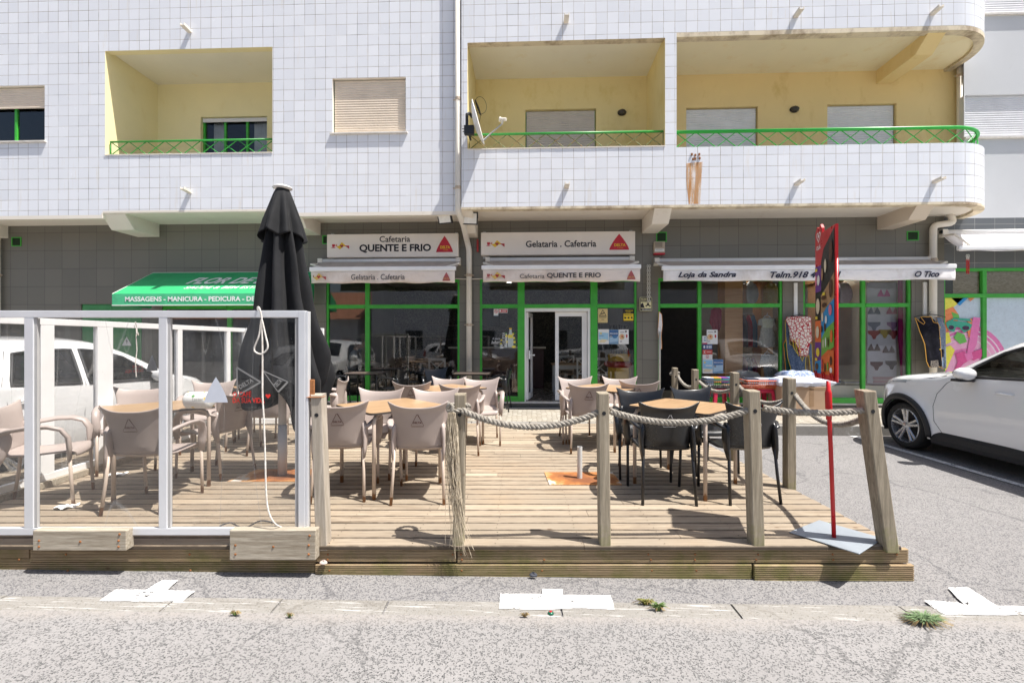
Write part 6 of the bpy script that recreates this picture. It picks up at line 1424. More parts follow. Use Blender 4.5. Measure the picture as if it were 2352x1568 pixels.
# =====================================================  SHOP INTERIORS
def room(name, label, x0, x1, y0, y1, z0, z1, wm, fm, cm, cat='room'):
    T = thing(name, label, cat, ((x0+x1)/2, y0, z0)); ox = (x0+x1)/2; rel = lambda x, y, z: (x-ox, y-y0, z-z0)
    def bx(n, m, *a): mb = MB(); p, q = rel(*a[:3]), rel(*a[3:]); mb.box(*p, *q); return mb.build(n, m, T)
    bx('back_wall', wm[1], x0, y1, z0, x1, y1+.1, z1); bx('side_wall', wm[0], x0-.1, y0, z0, x0, y1, z1); bx('side_wall', wm[0], x1, y0, z0, x1+.1, y1, z1)
    bx('floor', fm, x0, y0, z0-.1, x1, y1, z0); bx('ceiling', cm, x0-.1, y0, z1, x1+.1, y1+.1, z1+.1); return T, rel
DW = pm('dark_grey_wall_paint', (.24, .23, .215), .8); m, t, b = newmat('dark_leaf_wallpaper'); v = coord(t); L(t, ramp(t, noise(t, v, 7, 3, .5, 2.5), [(.47, (.04, .04, .036)), (.52, (.17, .16, .13)), (.56, (.05, .048, .04))]), b.inputs['Base Color']); b.inputs['Roughness'].default_value = .7; WP = m
FLD = pm('dark_floor_tile', (.26, .23, .20), .25); CEI = pm('grey_white_ceiling', (.55, .54, .52), .8)
y0 = YW+.13
TC, rel = room('cafe_interior', 'dim café room with dark wallpaper and ceiling downlights behind the glass', S1[0]+.02, S2[1]-.02, y0, 14.5, .26, 3.3, (DW, WP), FLD, CEI)
LAMP = emit('downlight_glow', (1, .97, .9), 5)
for x, y in ((-2.3, 11.0), (-1.3, 12.2), (-.35, 11.2), (-2.8, 12.6), (-.6, 13.4), (.55, 10.8), (.95, 12.0), (.8, 13.2), (1.9, 11.2), (2.3, 12.6)):
    mb = MB(); c_ = rel(x, y, 3.3); mb.lathe([(0, -.012), (.075, -.012)], 18, c_); d = mb.build('downlight', LAMP, TC); mb = MB(); mb.lathe([(.075, -.014), (.10, -.014), (.105, -.001)], 18, c_); mb.build('rim', WHITEAL, d)
mb = MB(); a = rel(PX(1075, YW)-.12, y0, .26); mb.box(a[0], 0, 0, a[0]+.3, .35, 3.04); mb.build('pillar', DW, TC)
mb = MB(); mb.box(*rel(-2.2, 12.6, .26), *rel(.4, 13.1, 1.35)); mb.build('counter', pm('dark_red_counter', (.07, .02, .02), .4), TC, bevel=.01); mb = MB(); mb.box(*rel(-2.25, 12.5, 1.355), *rel(.45, 13.15, 1.40)); mb.build('worktop', SIGNW, TC)
mb = MB(); mb.box(*rel(-1.9, 13.9, 2.0), *rel(-.9, 14.0, 2.65)); mb.build('television', pm('screen_black', (.01, .01, .012), .12), TC)
for k in range(2):
    mb = MB(); mb.box(*rel(-3.3, 14.2, 1.6+.45*k), *rel(-2.2, 14.45, 1.63+.45*k))
    mb.build('shelf', BRN, TC)
# white cross-back chairs and a table inside, seen through the door glass
WF = pm('white_painted_wood', (.62, .62, .60), .5)
def xchair(label, x, y, rz):
    T = thing('cross_back_chair', label, 'chair', (x, y, .26), rz, 'white cross-back chairs inside the café')
    mb = MB(); mb.box(-.2, -.2, .43, .2, .2, .46); mb.build('seat', OAK, T, bevel=.006)
    for sx in (-.18, .18):
        mb = MB(); mb.box(sx-.018, -.2, 0, sx+.018, -.165, .92); mb.build('leg', WF, T); mb = MB(); mb.box(sx-.018, .165, 0, sx+.018, .2, .43); mb.build('leg', WF, T)
    mb = MB(); mb.box(-.162, -.198, .86, .162, -.168, .92); mb.box(-.162, -.198, .52, .162, -.168, .56); mb.tube([(-.16, -.183, .56), (.16, -.183, .86)], .014, 6); mb.tube([(.16, -.175, .56), (-.16, -.175, .86)], .014, 6); mb.build('backrest', WF, T); return T
xc = xchair('white cross-back chair just inside the café, through the right door leaf', PX(1338, 10.9), 10.9, R(10))
dup(xc, (PX(1378, 10.4), 10.5, .26), R(-6), 'white cross-back chair beside the sweet machine'); dup(xc, (PX(1300, 11.9), 11.9, .26), R(170), 'white cross-back chair at the far side of the white table')
T = thing('dining_table', 'white dining table with a wooden top inside the café doorway', 'table', (PX(1312, 11.4), 11.4, .26))
mb = MB(); mb.box(-.5, -.35, .72, .5, .35, .75); mb.build('tabletop', OAK, T, bevel=.004); mb = MB(); mb.box(-.42, -.28, .62, .42, .28, .718); mb.build('apron', WF, T)
for sx in (-.43, .43):
    for sy in (-.29, .29): mb = MB(); mb.box(sx-.03, sy-.03, 0, sx+.03, sy+.03, .718); mb.build('leg', WF, T)
# sweet machine
T = thing('sweet_machine', 'yellow and red hexagonal sweet machine with clear tubes inside the right café window', 'sweet machine', (PX(1424, 10.2), 10.15, .26))
YM = pm('yellow_machine_paint', (.75, .45, .04), .4); RM = pm('red_machine_paint', (.5, .02, .03), .35)
mb = MB(); mb.lathe([(0, 0), (.27, 0), (.27, .72), (0, .72)], 6); mb.build('cabinet', YM, T); mb = MB(); mb.lathe([(.27, .721), (.36, .78), (.36, .83), (.30, .86), (0, .86)], 6); mb.build('tray', RM, T)
mb = MB(); mb.lathe([(0, .861), (.27, .861), (.27, 1.02), (0, 1.02)], 6); mb.build('band', YM, T)
for k in range(6): mb = MB(); mb.cyl((.18*cos(k*1.047), .18*sin(k*1.047), 1.021), (.18*cos(k*1.047), .18*sin(k*1.047), 1.65), .06, n=12); mb.build('tube', GLASS, T, smooth=True)
# café furniture inside the left window
dup(t2, (PX(985, 10.6), 10.6, .26), R(10), 'dark table just inside the left café window'); dup(black, (PX(930, 10.6), 10.7, .26), R(-80), 'black chair inside the café, left of the inner table', 'black plastic chairs inside the café')
dup(black, (PX(1030, 10.6), 10.8, .26), R(90), 'black chair inside the café, right of the inner table', 'black plastic chairs inside the café'); dup(black, (PX(972, 11.3), 11.3, .26), R(180), 'black chair inside the café, behind the inner table', 'black plastic chairs inside the café')
dup(xc, (PX(1000, 10.3), 10.2, .26), R(30), 'white cross-back chair close behind the left café window')
# person seated at the table inside the café, head bowed
def human(label, loc, rz, joints, cloth, top_m, skin_m, hair_m, hair_back=True):
    T = thing('person', label, 'person', loc, rz)
    J = joints; edges = J['edges']; names = list(J['p']); vs = [Vector(J['p'][n][:3]) for n in names]; rad = [J['p'][n][3] for n in names]; idx = {n: i for i, n in enumerate(names)}
    me = bpy.data.meshes.new('body'); me.from_pydata(vs, [(idx[a], idx[b_]) for a, b_ in edges], []); o = bpy.data.objects.new('body', me); sc.collection.objects.link(o); o.parent = T
    md = o.modifiers.new('skin', 'SKIN'); md.use_smooth_shade = True
    for i, sv in enumerate(me.skin_vertices[0].data): r_ = rad[i]; sv.radius = (r_, r_*.8) if names[i] in ('chest', 'belly', 'pelvis', 'shoulder') else (r_, r_); sv.use_root = names[i] == 'pelvis'
    md = o.modifiers.new('sub', 'SUBSURF'); md.levels = 2; md.render_levels = 2; me.materials.append(top_m)
    h = Vector(J['head']); d = J['tilt']; M = Matrix.Translation(h) @ Matrix.Rotation(d, 4, 'X')
    mb = MB(); mb.grid(lambda a, b_: M @ Vector((.074*sin(pi*b_)*cos(2*pi*a), .092*sin(pi*b_)*sin(2*pi*a)+(.012 if sin(2*pi*a) > 0 else 0), -.115*cos(pi*b_)*(1.05 if b_ < .5 else 1))), 24, 14, wrapu=True)
    mb.tube([M @ Vector((0, .09, .01)), M @ Vector((0, .112, -.02)), M @ Vector((0, .10, -.028))], [.008, .013, .008], 6)
    for s in (-1, 1): mb.lathe([(.0, -.006), (.014, -.004), (.018, .004), (.0, .006)], 8, M @ Vector((s*.076, 0, -.01)), 'x')
    mb.tube([M @ Vector((0, -.01, -.08)), M @ Vector((0, -.03, -.17))], [.048, .052], 12); mb.build('head', skin_m, T, smooth=True)
    mb = MB(); mb.grid(lambda a, b_: M @ Vector((.083*sin(pi*(.0+.62*b_))*cos(2*pi*a), -.012+.098*sin(pi*.62*b_)*sin(2*pi*a)*(1 if sin(2*pi*a) < 0 else max(.2, 1-.9*max(0, b_-.45))), .125*cos(pi*.62*b_)+(.0 if sin(2*pi*a) < .3 else .02*b_))), 24, 10, wrapu=True); mb.build('hair', hair_m, T, smooth=True)
    for n in ('hand_l', 'hand_r'):
        a = Vector(J['p'][n][:3]); dr = (a-Vector(J['p'][n.replace('hand', 'elbow')][:3])).normalized(); mb = MB(); sd = dr.cross(Vector((0, 0, 1))).normalized()
        mb.tube([a, a+dr*.05, a+dr*.09], [.024, .036, .034], 8, flat=.5)
        for k in range(4): o_ = sd*(-.026+.0175*k); ln = (.06, .07, .075, .065)[k]; mb.tube([a+dr*.08+o_, a+dr*(.08+ln*.6)+o_-Vector((0, 0, .006)), a+dr*(.08+ln)+o_-Vector((0, 0, .02))], [.009, .0085, .007], 6)
        s = 1 if n[-1] == 'l' else -1; mb.tube([a+dr*.02+sd*.03*s, a+dr*.05+sd*.052*s, a+dr*.085+sd*.055*s], [.011, .010, .008], 6); mb.build('hand', skin_m, T, smooth=True)
    return T
SKIN = pm('skin', (.50, .30, .21), .5, 0, .05, 8); HAIR = pm('dark_hair', (.02, .014, .01), .5)
m, t, b = newmat('pale_floral_cloth'); v = coord(t); L(t, ramp(t, noise(t, v, 30, 3, .6, 1), [(.42, (.55, .53, .49)), (.55, (.50, .47, .42)), (.6, (.45, .22, .12)), (.66, (.55, .53, .49))]), b.inputs['Base Color']); b.inputs['Roughness'].default_value = .9; FLOR = m
sit = dict(p={'pelvis': (0, 0, .50, .15), 'belly': (0, .01, .65, .135), 'chest': (0, .06, .86, .15), 'shoulder': (0, .10, .98, .10), 'neck': (0, .14, 1.05, .055), 'sh_l': (.17, .09, .97, .065), 'elbow_l': (.21, .20, .74, .045), 'hand_l': (.10, .42, .77, .03), 'sh_r': (-.17, .09, .97, .065), 'elbow_r': (-.21, .20, .74, .045), 'hand_r': (-.08, .42, .77, .03),
               'hip_l': (.10, .03, .47, .095), 'knee_l': (.12, .42, .48, .065), 'ank_l': (.12, .40, .08, .045), 'toe_l': (.12, .52, .04, .04), 'hip_r': (-.10, .03, .47, .095), 'knee_r': (-.12, .42, .48, .065), 'ank_r': (-.12, .40, .08, .045), 'toe_r': (-.12, .52, .04, .04)},
           edges=[('pelvis', 'belly'), ('belly', 'chest'), ('chest', 'shoulder'), ('shoulder', 'neck'), ('shoulder', 'sh_l'), ('sh_l', 'elbow_l'), ('elbow_l', 'hand_l'), ('shoulder', 'sh_r'), ('sh_r', 'elbow_r'), ('elbow_r', 'hand_r'), ('pelvis', 'hip_l'), ('hip_l', 'knee_l'), ('knee_l', 'ank_l'), ('ank_l', 'toe_l'), ('pelvis', 'hip_r'), ('hip_r', 'knee_r'), ('knee_r', 'ank_r'), ('ank_r', 'toe_r')], head=(0, .20, 1.19), tilt=R(-32))
human('dark-haired person in pale patterned shirt seated inside the café, head bowed', (PX(806, 10.35), 10.35, .30), R(-75), sit, None, FLOR, SKIN, HAIR)
dup(black, (PX(800, 10.35), 10.38, .26), R(-75), 'black chair under the seated person inside the café', 'black plastic chairs inside the café'); dup(t2, (PX(862, 10.4), 10.4, .26), 0, 'dark table in front of the seated person inside the café')
# café door: white frame, left leaf folded inwards, right leaf closed
dx0, dx1 = x_(1204.8), x_(1356.5); T = thing('cafe_door', 'white glazed double door of the café with its left leaf standing open', 'door', ((dx0+dx1)/2, YW+.1, ZB)); ox = (dx0+dx1)/2; hh = ZT0-ZB
X0, X1 = dx0-ox, dx1-ox
mb = MB(); mb.box(X0, -.06, 0, X0+.03, .12, hh); mb.box(X1-.05, -.06, 0, X1, .12, hh); mb.box(X0+.03, -.06, hh-.07, X1-.05, .12, hh); mb.build('frame', WHITEAL, T, bevel=.003)
mb = MB(); a, b_ = x_(1276)-ox, X1-.055; y = .03
mb.box(a, y, .02, a+.075, y+.05, hh-.075); mb.box(b_-.11, y, .02, b_, y+.05, hh-.075); mb.box(a+.075, y, .02, b_-.11, y+.05, .14); mb.box(a+.075, y, hh-.17, b_-.11, y+.05, hh-.075); lf = mb.build('door_leaf', WHITEAL, T, bevel=.004)
mb = MB(); mb.quad((a+.07, y+.02, .13), (b_-.1, y+.02, .13), (b_-.1, y+.02, hh-.16), (a+.07, y+.02, hh-.16)); mb.build('pane', GLASS, lf)
M = Matrix.Translation((X0+.05, .05, 0)) @ Matrix.Rotation(R(80), 4, 'Z'); wl = .62; mb = MB()
mb.box(0, -.025, .02, .09, .025, hh-.08, 0, M); mb.box(wl-.09, -.025, .02, wl, .025, hh-.08, 0, M); mb.box(.09, -.025, .02, wl-.09, .025, .14, 0, M); mb.box(.09, -.025, hh-.17, wl-.09, .025, hh-.08, 0, M); lf = mb.build('door_leaf', WHITEAL, T, bevel=.004)
mb = MB(); mb.add([M @ Vector(q) for q in ((.08, 0, .13), (wl-.08, 0, .13), (wl-.08, 0, hh-.16), (.08, 0, hh-.16))], [(0, 1, 2, 3)]); mb.build('pane', GLASS, lf)
mb = MB(); mb.cyl((X0+.12, -.0, .98), (X0+.2, -.0, .98), .012); mb.cyl((X0+.2, -.02, .98), (X0+.2, .02, .98), .018); mb.box(X0+.09, -.02, .9, X0+.12, .02, 1.08); mb.build('handle', WHITEAL, lf)
mb = MB(); mb.box(-.68, -.20, 0, .68, .20, .012); o = mb.build('door_mat', pm('navy_rubber_mat', (.02, .022, .03), .8), bevel=.004); o.location = (PX(1240, 9.32), 9.30, .203); tag(o, 'black rubber door mat on the setts before the café step', 'door mat')
# stickers and posters on the glass (each printed sheet stands on the pane)
def sheet_thing(u0, v0, u1, v1, label, cat, lays, Y=YW+.052, texts=(), base=(.80, .80, .78)):
    a, b_ = P(u0, v1, Y), P(u1, v0, Y); w_, h = b_.x-a.x, b_.z-a.z; T = thing('poster' if cat == 'poster' else 'sticker', label, cat, ((a.x+b_.x)/2, Y, a.z))
    X = lambda f: (f-.5)*w_; ms = [C(base)]+[C(c_) for c_, _ in lays]; mb = MB(); mb.flat([(X(0), 0), (X(1), 0), (X(1), h), (X(0), h)], 0, 0)
    for k, (c_, pl_) in enumerate(lays): mb.flat([(X(p), q*h) for p, q in pl_], -.0008*(k+1), k+1)
    mb.build('sheet', ms, T)
    for s, bx_, c_ in texts: text(s, (X(bx_[0]), bx_[1]*h, X(bx_[2]), bx_[3]*h), C(c_), T, -.0008*(len(lays)+2), bold=.02)
    return T
BX = lambda a, b_, c_, d: [(a, b_), (c_, b_), (c_, d), (a, d)]
E = lambda cx, cz, rx, rz_: ell(cx, cz, rx, rz_, 16)
N2D = lambda x0, y0: None
sheet_thing(1373.5, 709, 1395.5, 741, 'yellow camera warning poster with black triangle on the right café window', 'poster', [((.02, .02, .02), [(.1, .48), (.9, .48), (.5, .95)]), ((.72, .55, .25), [(.2, .53), (.8, .53), (.5, .87)]), ((.02, .02, .02), [(.3, .6), (.66, .66), (.7, .74), (.34, .68)]), ((.1, .08, .05), BX(.1, .40, .9, .43)), ((.1, .08, .05), BX(.15, .34, .85, .36)), ((.2, .15, .1), BX(.35, .2, .65, .24))], base=(.72, .55, .25))
sheet_thing(1430.5, 709.5, 1456.5, 738, 'black and yellow PROSEGUR alarm notice in the right café window', 'sticker', [((.85, .60, .03), BX(.06, .06, .94, .64)), ((.05, .04, .02), BX(.12, .22, .3, .36)), ((.05, .04, .02), BX(.42, .22, .58, .36)), ((.05, .04, .02), E(.78, .3, .08, .08))], base=(.015, .015, .015), texts=[('PROSEGUR', (.22, .80, .92, .91), (.85, .6, .03)), ('ALARMES', (.28, .69, .7, .76), (.85, .6, .03)), ('LIGADO 24 H', (.12, .50, .8, .58), (.03, .03, .03))])
sheet_thing(1374, 756, 1398.5, 790, 'pale blue event poster, left of the three on the right café window', 'poster', [((.35, .60, .78), [(.05, .3), (.95, .25), (.95, .75), (.05, .8)]), ((.8, .62, .2), E(.25, .72, .1, .07)), ((.8, .7, .45), [(.05, .12), (.6, .1), (.9, .3), (.3, .34)]), ((.1, .2, .4), BX(.1, .55, .5, .58))])
sheet_thing(1398.7, 757, 1420.5, 790, 'dark blue PESCADOR poster in the middle of the three on the right café window', 'poster', [((.05, .14, .33), BX(.04, .55, .96, .97)), ((.35, .52, .68), [(.04, .1), (.96, .2), (.96, .55), (.04, .5)]), ((.06, .2, .42), E(.62, .5, .25, .1)), ((.02, .03, .06), BX(.1, .5, .3, .62))], base=(.2, .34, .5), texts=[('PESCADOR', (.1, .68, .92, .78), (.8, .82, .84)), ('31', (.12, .52, .28, .6), (.85, .85, .85))])
sheet_thing(1420.8, 756.5, 1444, 790, 'white and beige plant poster, right of the three on the right café window', 'poster', [((.72, .50, .28), E(.32, .5, .27, .2)), ((.6, .15, .08), E(.35, .52, .1, .09)), ((.1, .25, .1), E(.45, .46, .1, .03)), ((.1, .06, .06), E(.72, .86, .1, .06)), ((.5, .05, .06), E(.8, .55, .08, .12)), ((.1, .08, .08), BX(.15, .8, .55, .83))], texts=[('29', (.12, .14, .34, .22), (.1, .05, .15))])
sheet_thing(1134, 709.5, 1144.5, 725.5, 'white no-dogs sticker on the left café door-side window', 'sticker', [((.65, .05, .05), E(.5, .65, .4, .27)), ((.8, .8, .78), E(.5, .65, .31, .2)), ((.03, .03, .03), [(.3, .6), (.65, .62), (.7, .75), (.6, .7), (.32, .7)]), ((.65, .05, .05), [(.22, .78), (.3, .82), (.8, .52), (.72, .47)]), ((.05, .2, .35), BX(.03, .02, .97, .08))])
sheet_thing(1145, 709, 1166, 718.5, 'red complaints-book sticker beside the no-dogs sticker', 'sticker', [((.6, .04, .06), BX(.04, .12, .96, .88)), ((.85, .85, .85), BX(.1, .3, .3, .7)), ((.85, .8, .8), BX(.4, .55, .9, .68)), ((.85, .8, .8), BX(.4, .3, .8, .42))])
# bottle picture on glass
a, b_ = P(1129, 801, YW+.052), P(1186, 753, YW+.052); T = thing('window_sticker', 'drink sticker with bottle, lemons and the words E para beber? on the café window', 'sticker', ((a.x+b_.x)/2, YW+.052, a.z)); w_, h = b_.x-a.x, b_.z-a.z; X = lambda f: (f-.5)*w_
cs = [C((.55, .62, .60), .3), C((.85, .55, .04)), C((.85, .72, .10)), C((.08, .30, .05)), C((.70, .74, .72)), PWHITE, INK]; mb = MB(); q = lambda pl_, i, k: mb.flat([(X(p), z*h) for p, z in pl_], -.0008*k, i)
q(BX(.44, .06, .62, .76), 4, 1)
for cx, cz, r1, i in ((.60, .62, .05, 2), (.64, .34, .05, 2), (.92, .33, .055, 2), (.90, .52, .05, 2), (.86, .70, .05, 2), (.38, .24, .04, 2), (.40, .42, .035, 2)): q(ell(cx, cz, r1, r1*1.25, 12), i, 2)
for cx, cz in ((.97, .45), (.93, .76), (.98, .22), (.36, .17), (.58, .75)): q(ell(cx, cz, .045, .03, 8), 3, 3)
q([(.65, .08), (.88, .08), (.88, .6), (.82, .76), (.81, .93), (.72, .93), (.71, .76), (.65, .6)], 0, 4); q(BX(.71, .93, .82, 1.0), 1, 5); q(BX(.67, .52, .86, .68), 2, 5); q(ell(.90, .10, .09, .06, 14), 2, 6); q(BX(.34, .02, .48, .22), 4, 3)
mb.build('print', cs, T); text('E para', (X(.04), h*.42, X(.34), h*.54), PWHITE, T, -.006, shear=.3); text('beber?', (X(.0), h*.24, X(.36), h*.40), PWHITE, T, -.006, shear=.3)
MM = Matrix.Translation((X(.53), 0, h*.40)) @ Matrix.Rotation(R(-90), 4, 'Y'); text('PEDRAS', (-h*.30, -.018, h*.33, .045), INK, T, -.0055, bold=.03, M=MM); text('Pedras', (X(.10), h*.12, X(.24), h*.18), PWHITE, T, -.006)
# clothes-shop window papers
sheet_thing(1623, 757, 1648, 790, 'white paper poster with beige circle at the left of the clothes shop window', 'poster', [((.72, .50, .28), E(.32, .5, .27, .2)), ((.6, .15, .08), E(.35, .52, .1, .09)), ((.1, .06, .06), E(.78, .86, .1, .06)), ((.5, .05, .06), E(.8, .55, .08, .12)), ((.1, .08, .08), BX(.1, .82, .6, .85))], texts=[('29', (.12, .16, .3, .22), (.1, .05, .15))])
sheet_thing(1613, 771, 1624.5, 790, 'small white MB card sticker by the green mullion', 'sticker', [((.5, .04, .12), BX(.0, .0, 1, .15)), ((.3, .4, .5), BX(.3, .65, .7, .85)), ((.3, .4, .5), BX(.3, .35, .7, .55))])
sheet_thing(1613.5, 791, 1636, 802, 'blue toilet pictogram sticker in the clothes shop window', 'sticker', [((.75, .78, .8), E(.18, .5, .1, .3)), ((.75, .78, .8), BX(.42, .2, .52, .8)), ((.75, .78, .8), BX(.62, .2, .72, .8)), ((.75, .78, .8), BX(.8, .2, .9, .8))], base=(.04, .10, .25))
sheet_thing(1613.5, 803, 1636, 813.5, 'red sticker with white cross in the clothes shop window', 'sticker', [((.85, .7, .68), [(.1, .2), (.15, .2), (.3, .8), (.25, .8)]), ((.85, .7, .68), [(.3, .2), (.25, .2), (.1, .8), (.15, .8)]), ((.85, .7, .68), BX(.42, .5, .9, .6))], base=(.6, .08, .06))
sheet_thing(1613.5, 814, 1636, 824.5, 'white no-dogs sticker in the clothes shop window', 'sticker', [((.65, .05, .05), E(.5, .55, .17, .38)), ((.8, .8, .78), E(.5, .55, .12, .27)), ((.03, .03, .03), BX(.44, .45, .56, .62))])
sheet_thing(1613.5, 825, 1637, 857, 'light blue beach event poster low in the clothes shop window', 'poster', [((.30, .58, .80), [(.03, .35), (.97, .3), (.97, .95), (.03, .95)]), ((.8, .62, .2), E(.22, .78, .1, .07)), ((.8, .72, .5), [(.05, .12), (.7, .1), (.95, .3), (.3, .34)]), ((.75, .8, .82), BX(.3, .5, .9, .6))])
sheet_thing(1637.4, 825, 1661, 857, 'dark blue PESCADOR poster low in the clothes shop window', 'poster', [((.06, .17, .40), BX(.04, .6, .96, .97)), ((.45, .62, .75), [(.04, .1), (.96, .2), (.96, .6), (.04, .55)]), ((.02, .03, .06), BX(.1, .45, .3, .58))], base=(.25, .42, .6), texts=[('PESCADOR', (.08, .72, .94, .82), (.8, .82, .84)), ('31', (.12, .47, .28, .56), (.85, .85, .85))])
# ---------------- clothes shop
WW = pm('cream_shop_wall', (.66, .62, .54), .8); CC = pm('white_shop_ceiling', (.68, .67, .64), .8)
TS, rel = room('clothes_shop_interior', 'clothes shop room with white ceiling and orange wooden pillars behind the glass', S3[0]+.02, S4[1]-.02, y0, 13.6, .26, 3.25, (WW, pm('shop_back_shelves', (.22, .19, .16), .8)), pm('pale_shop_floor', (.42, .38, .33), .4), CC)
WD2 = topmat('orange_beech_veneer', (.58, .27, .10), (.72, .40, .18))
for u0, u1, yy in ((1665, 1706, 10.35), (1748, 1775, 10.55), (1878, 1925, 11.2)):
    a, b_ = PX(u0, yy), PX(u1, yy); mb = MB(); mb.box(*rel(a, yy, .26), *rel(b_, yy+.4, 2.95)); pl_ = mb.build('pillar', WD2, TS, bevel=.005)
    mb = MB(); mb.prism([(-.0, 2.69), (-.1, 2.78), (-.1, 2.86), (.5, 2.86), (.5, 2.69)], 'x', rel(a-.1, 0, 0)[0], rel(b_+.1, 0, 0)[0]); mb.v = [(p[0], p[1]+yy-y0, p[2]) for p in mb.v]; mb.build('capital', WD2, pl_, bevel=.004)
for x, y in ((5.0, 11.3), (6.3, 11.0), (7.3, 11.6)): mb = MB(); mb.lathe([(0, -.012), (.1, -.012)], 18, rel(x, y, 3.25)); mb.build('downlight', emit('added_shop_glow', (1, .97, .9), 30), TS)  # unlit ceiling fittings; their glow is added to brighten the shop
mb = MB(); mb.box(*rel(S3[0]+.02, 12.2, .26), *rel(PX(1606, 12.2), 12.3, 3.2)); mb.build('partition', DARK, TS)
mb = MB(); mb.box(*rel(PX(1855, 9.95), 9.85, .26), *rel(S4[1]-.03, 10.4, .62)); mb.box(*rel(PX(1620, 9.9), 9.85, .26), *rel(S3[1]-.05, 10.3, .55)); mb.build('window_plinth', SIGNW, TS)
# garments
def cloth(name, cols, sc__=30, kind='noise'):
    m, t, b = newmat(name); v = coord(t)
    if kind == 'noise': L(t, ramp(t, noise(t, v, sc__, 4, .6, 1), [(.4, cols[0]), (.52, cols[1]), (.62, cols[-1])]), b.inputs['Base Color'])
    else:
        vo = N(t, 'TexVoronoi'); vo.inputs['Scale'].default_value = sc__; L(t, v, vo.inputs['Vector']); ve = N(t, 'TexVoronoi', feature='DISTANCE_TO_EDGE'); ve.inputs['Scale'].default_value = sc__; L(t, v, ve.inputs['Vector'])
        c1_ = ramp(t, vo.outputs['Distance'], [(.1, cols[1]), (.16, [x*.75 for x in cols[1]]), (.2, cols[1])]); L(t, mix(t, ramp(t, ve.outputs[0], [(.06, 0), (.1, 1)]), cols[0], c1_), b.inputs['Base Color'])
    b.inputs['Roughness'].default_value = .95; b.inputs['Specular IOR Level'].default_value = .15; return m
def garment(name, label, cat, outline, loc, mat, dep=.05, folds=7, parent=None, rz=0, amp=.012, trim=None, group=None, rtrim=.006):
    """a hanging piece of cloth with folds and two sides, from its outline"""
    xs2 = [p[0] for p in outline]; zs2 = [p[1] for p in outline]; bm = bmesh.new(); vv = [bm.verts.new((x, 0, z)) for x, z in outline]; bm.faces.new(vv); bmesh.ops.triangulate(bm, faces=bm.faces)
    for _ in range(4): bmesh.ops.subdivide_edges(bm, edges=[e for e in bm.edges if e.calc_length() > .05], cuts=1); bmesh.ops.triangulate(bm, faces=bm.faces)
    W_ = max(xs2)-min(xs2); zt = max(zs2); H_ = zt-min(zs2)
    yf_ = lambda x, z: -(dep*max(0, 1-(abs(x-(max(xs2)+min(xs2))/2)/(W_/2))**2)**.5)-amp*((zt-z)/H_)*sin(x/W_*folds*2*pi+z*4)
    for v_ in bm.verts: v_.co.y = yf_(v_.co.x, v_.co.z)
    me = bpy.data.meshes.new('cloth'); bm.to_mesh(me); bm.free(); me.materials.append(mat); me.polygons.foreach_set('use_smooth', [True]*len(me.polygons))
    T = thing(name, label, cat, loc, rz, group) if parent is None else parent
    o = bpy.data.objects.new('cloth', me); sc.collection.objects.link(o); o.parent = T; md = o.modifiers.new('s', 'SOLIDIFY'); md.thickness = .006
    if trim:
        q = []
        for i in range(len(outline)):
            a, b_ = Vector(outline[i]), Vector(outline[(i+1) % len(outline)])
            for k in range(5): p_ = a.lerp(b_, k/5); q.append((p_.x, yf_(p_.x, p_.y)-.003, p_.y))
        mb = MB(); mb.tube(q, rtrim, 5, closed=True); mb.build('trim', trim, T, smooth=True)
    return T, yf_
BLKH = pm('black_hanger', (.02, .02, .02), .4)
def hanger(T, w_, z, y=-.03, m=None):
    mb = MB(); mb.tube([(-w_, y, z-.02), (-w_*.5, y, z+.02), (0, y, z+.035), (w_*.5, y, z+.02), (w_, y, z-.02)], .009, 6); mb.tube([(0, y, z+.03), (0, y, z+.07), (.02, y, z+.085)], .004, 5); mb.build('hanger', m or BLKH, T, smooth=True)
Yg = YW-.02
# red heart apron with a stack of aprons behind it
def uo(pts, u0, v0, Y):  # pixel outline -> local
    o = P(u0, v0, Y); return [(P(u, v, Y).x-o.x, P(u, v, Y).z-o.z) for u, v in pts], o
pts, o = uo([(1806, 728), (1860, 727), (1861, 768), (1864, 782), (1858, 786), (1853, 812), (1848, 817), (1832, 816), (1830, 800), (1822, 786), (1814, 782), (1818, 765), (1809, 748), (1804, 736)], 1834, 727, Yg-.12)
HEARTC = cloth('red_cloth_with_white_hearts', [(.42, .015, .03), (.72, .66, .58)], 16, 'v'); YT = C((.80, .58, .03), .8, 'yellow_ribbon'); OT = C((.80, .30, .03), .8, 'orange_ribbon')
RT = C((.45, .01, .03), .8, 'red_ribbon'); DEN = cloth('blue_denim_cloth', [(.06, .09, .16), (.10, .14, .22), (.16, .20, .28)], 40)
T, yf_ = garment('apron', 'red apron printed with cream hearts hanging on the pier', 'apron', pts, o, HEARTC, .05, 3, trim=RT, group='aprons hung on the piers'); hanger(T, .22, .0)
for k in (-.05, .0, .07): mb = MB(); mb.tube([(-.10+k, -.06, -.45), (-.09+k, -.07, -.62), (-.03+k*.5, -.05, -.80+abs(k)), (-.0+k*.3, -.05, -.72)], .005, 5); mb.build('ribbon', YT, T, smooth=True)
pts, o2 = uo([(1803, 735), (1812, 750), (1812, 790), (1830, 800), (1840, 830), (1856, 785), (1863, 790), (1866, 860), (1861, 858), (1856, 815), (1848, 820), (1845, 880), (1836, 884), (1818, 862), (1808, 820), (1804, 770)], 1834, 727, Yg-.05)
T, yf_ = garment('apron', 'blue denim apron with yellow edging hanging behind the red heart apron', 'apron', pts, o2, DEN, .03, 4, trim=YT, group='aprons hung on the piers')
pts, o3 = uo([(1799, 790), (1806, 775), (1812, 790), (1812, 840), (1836, 885), (1818, 888), (1804, 850)], 1815, 775, Yg-.02)
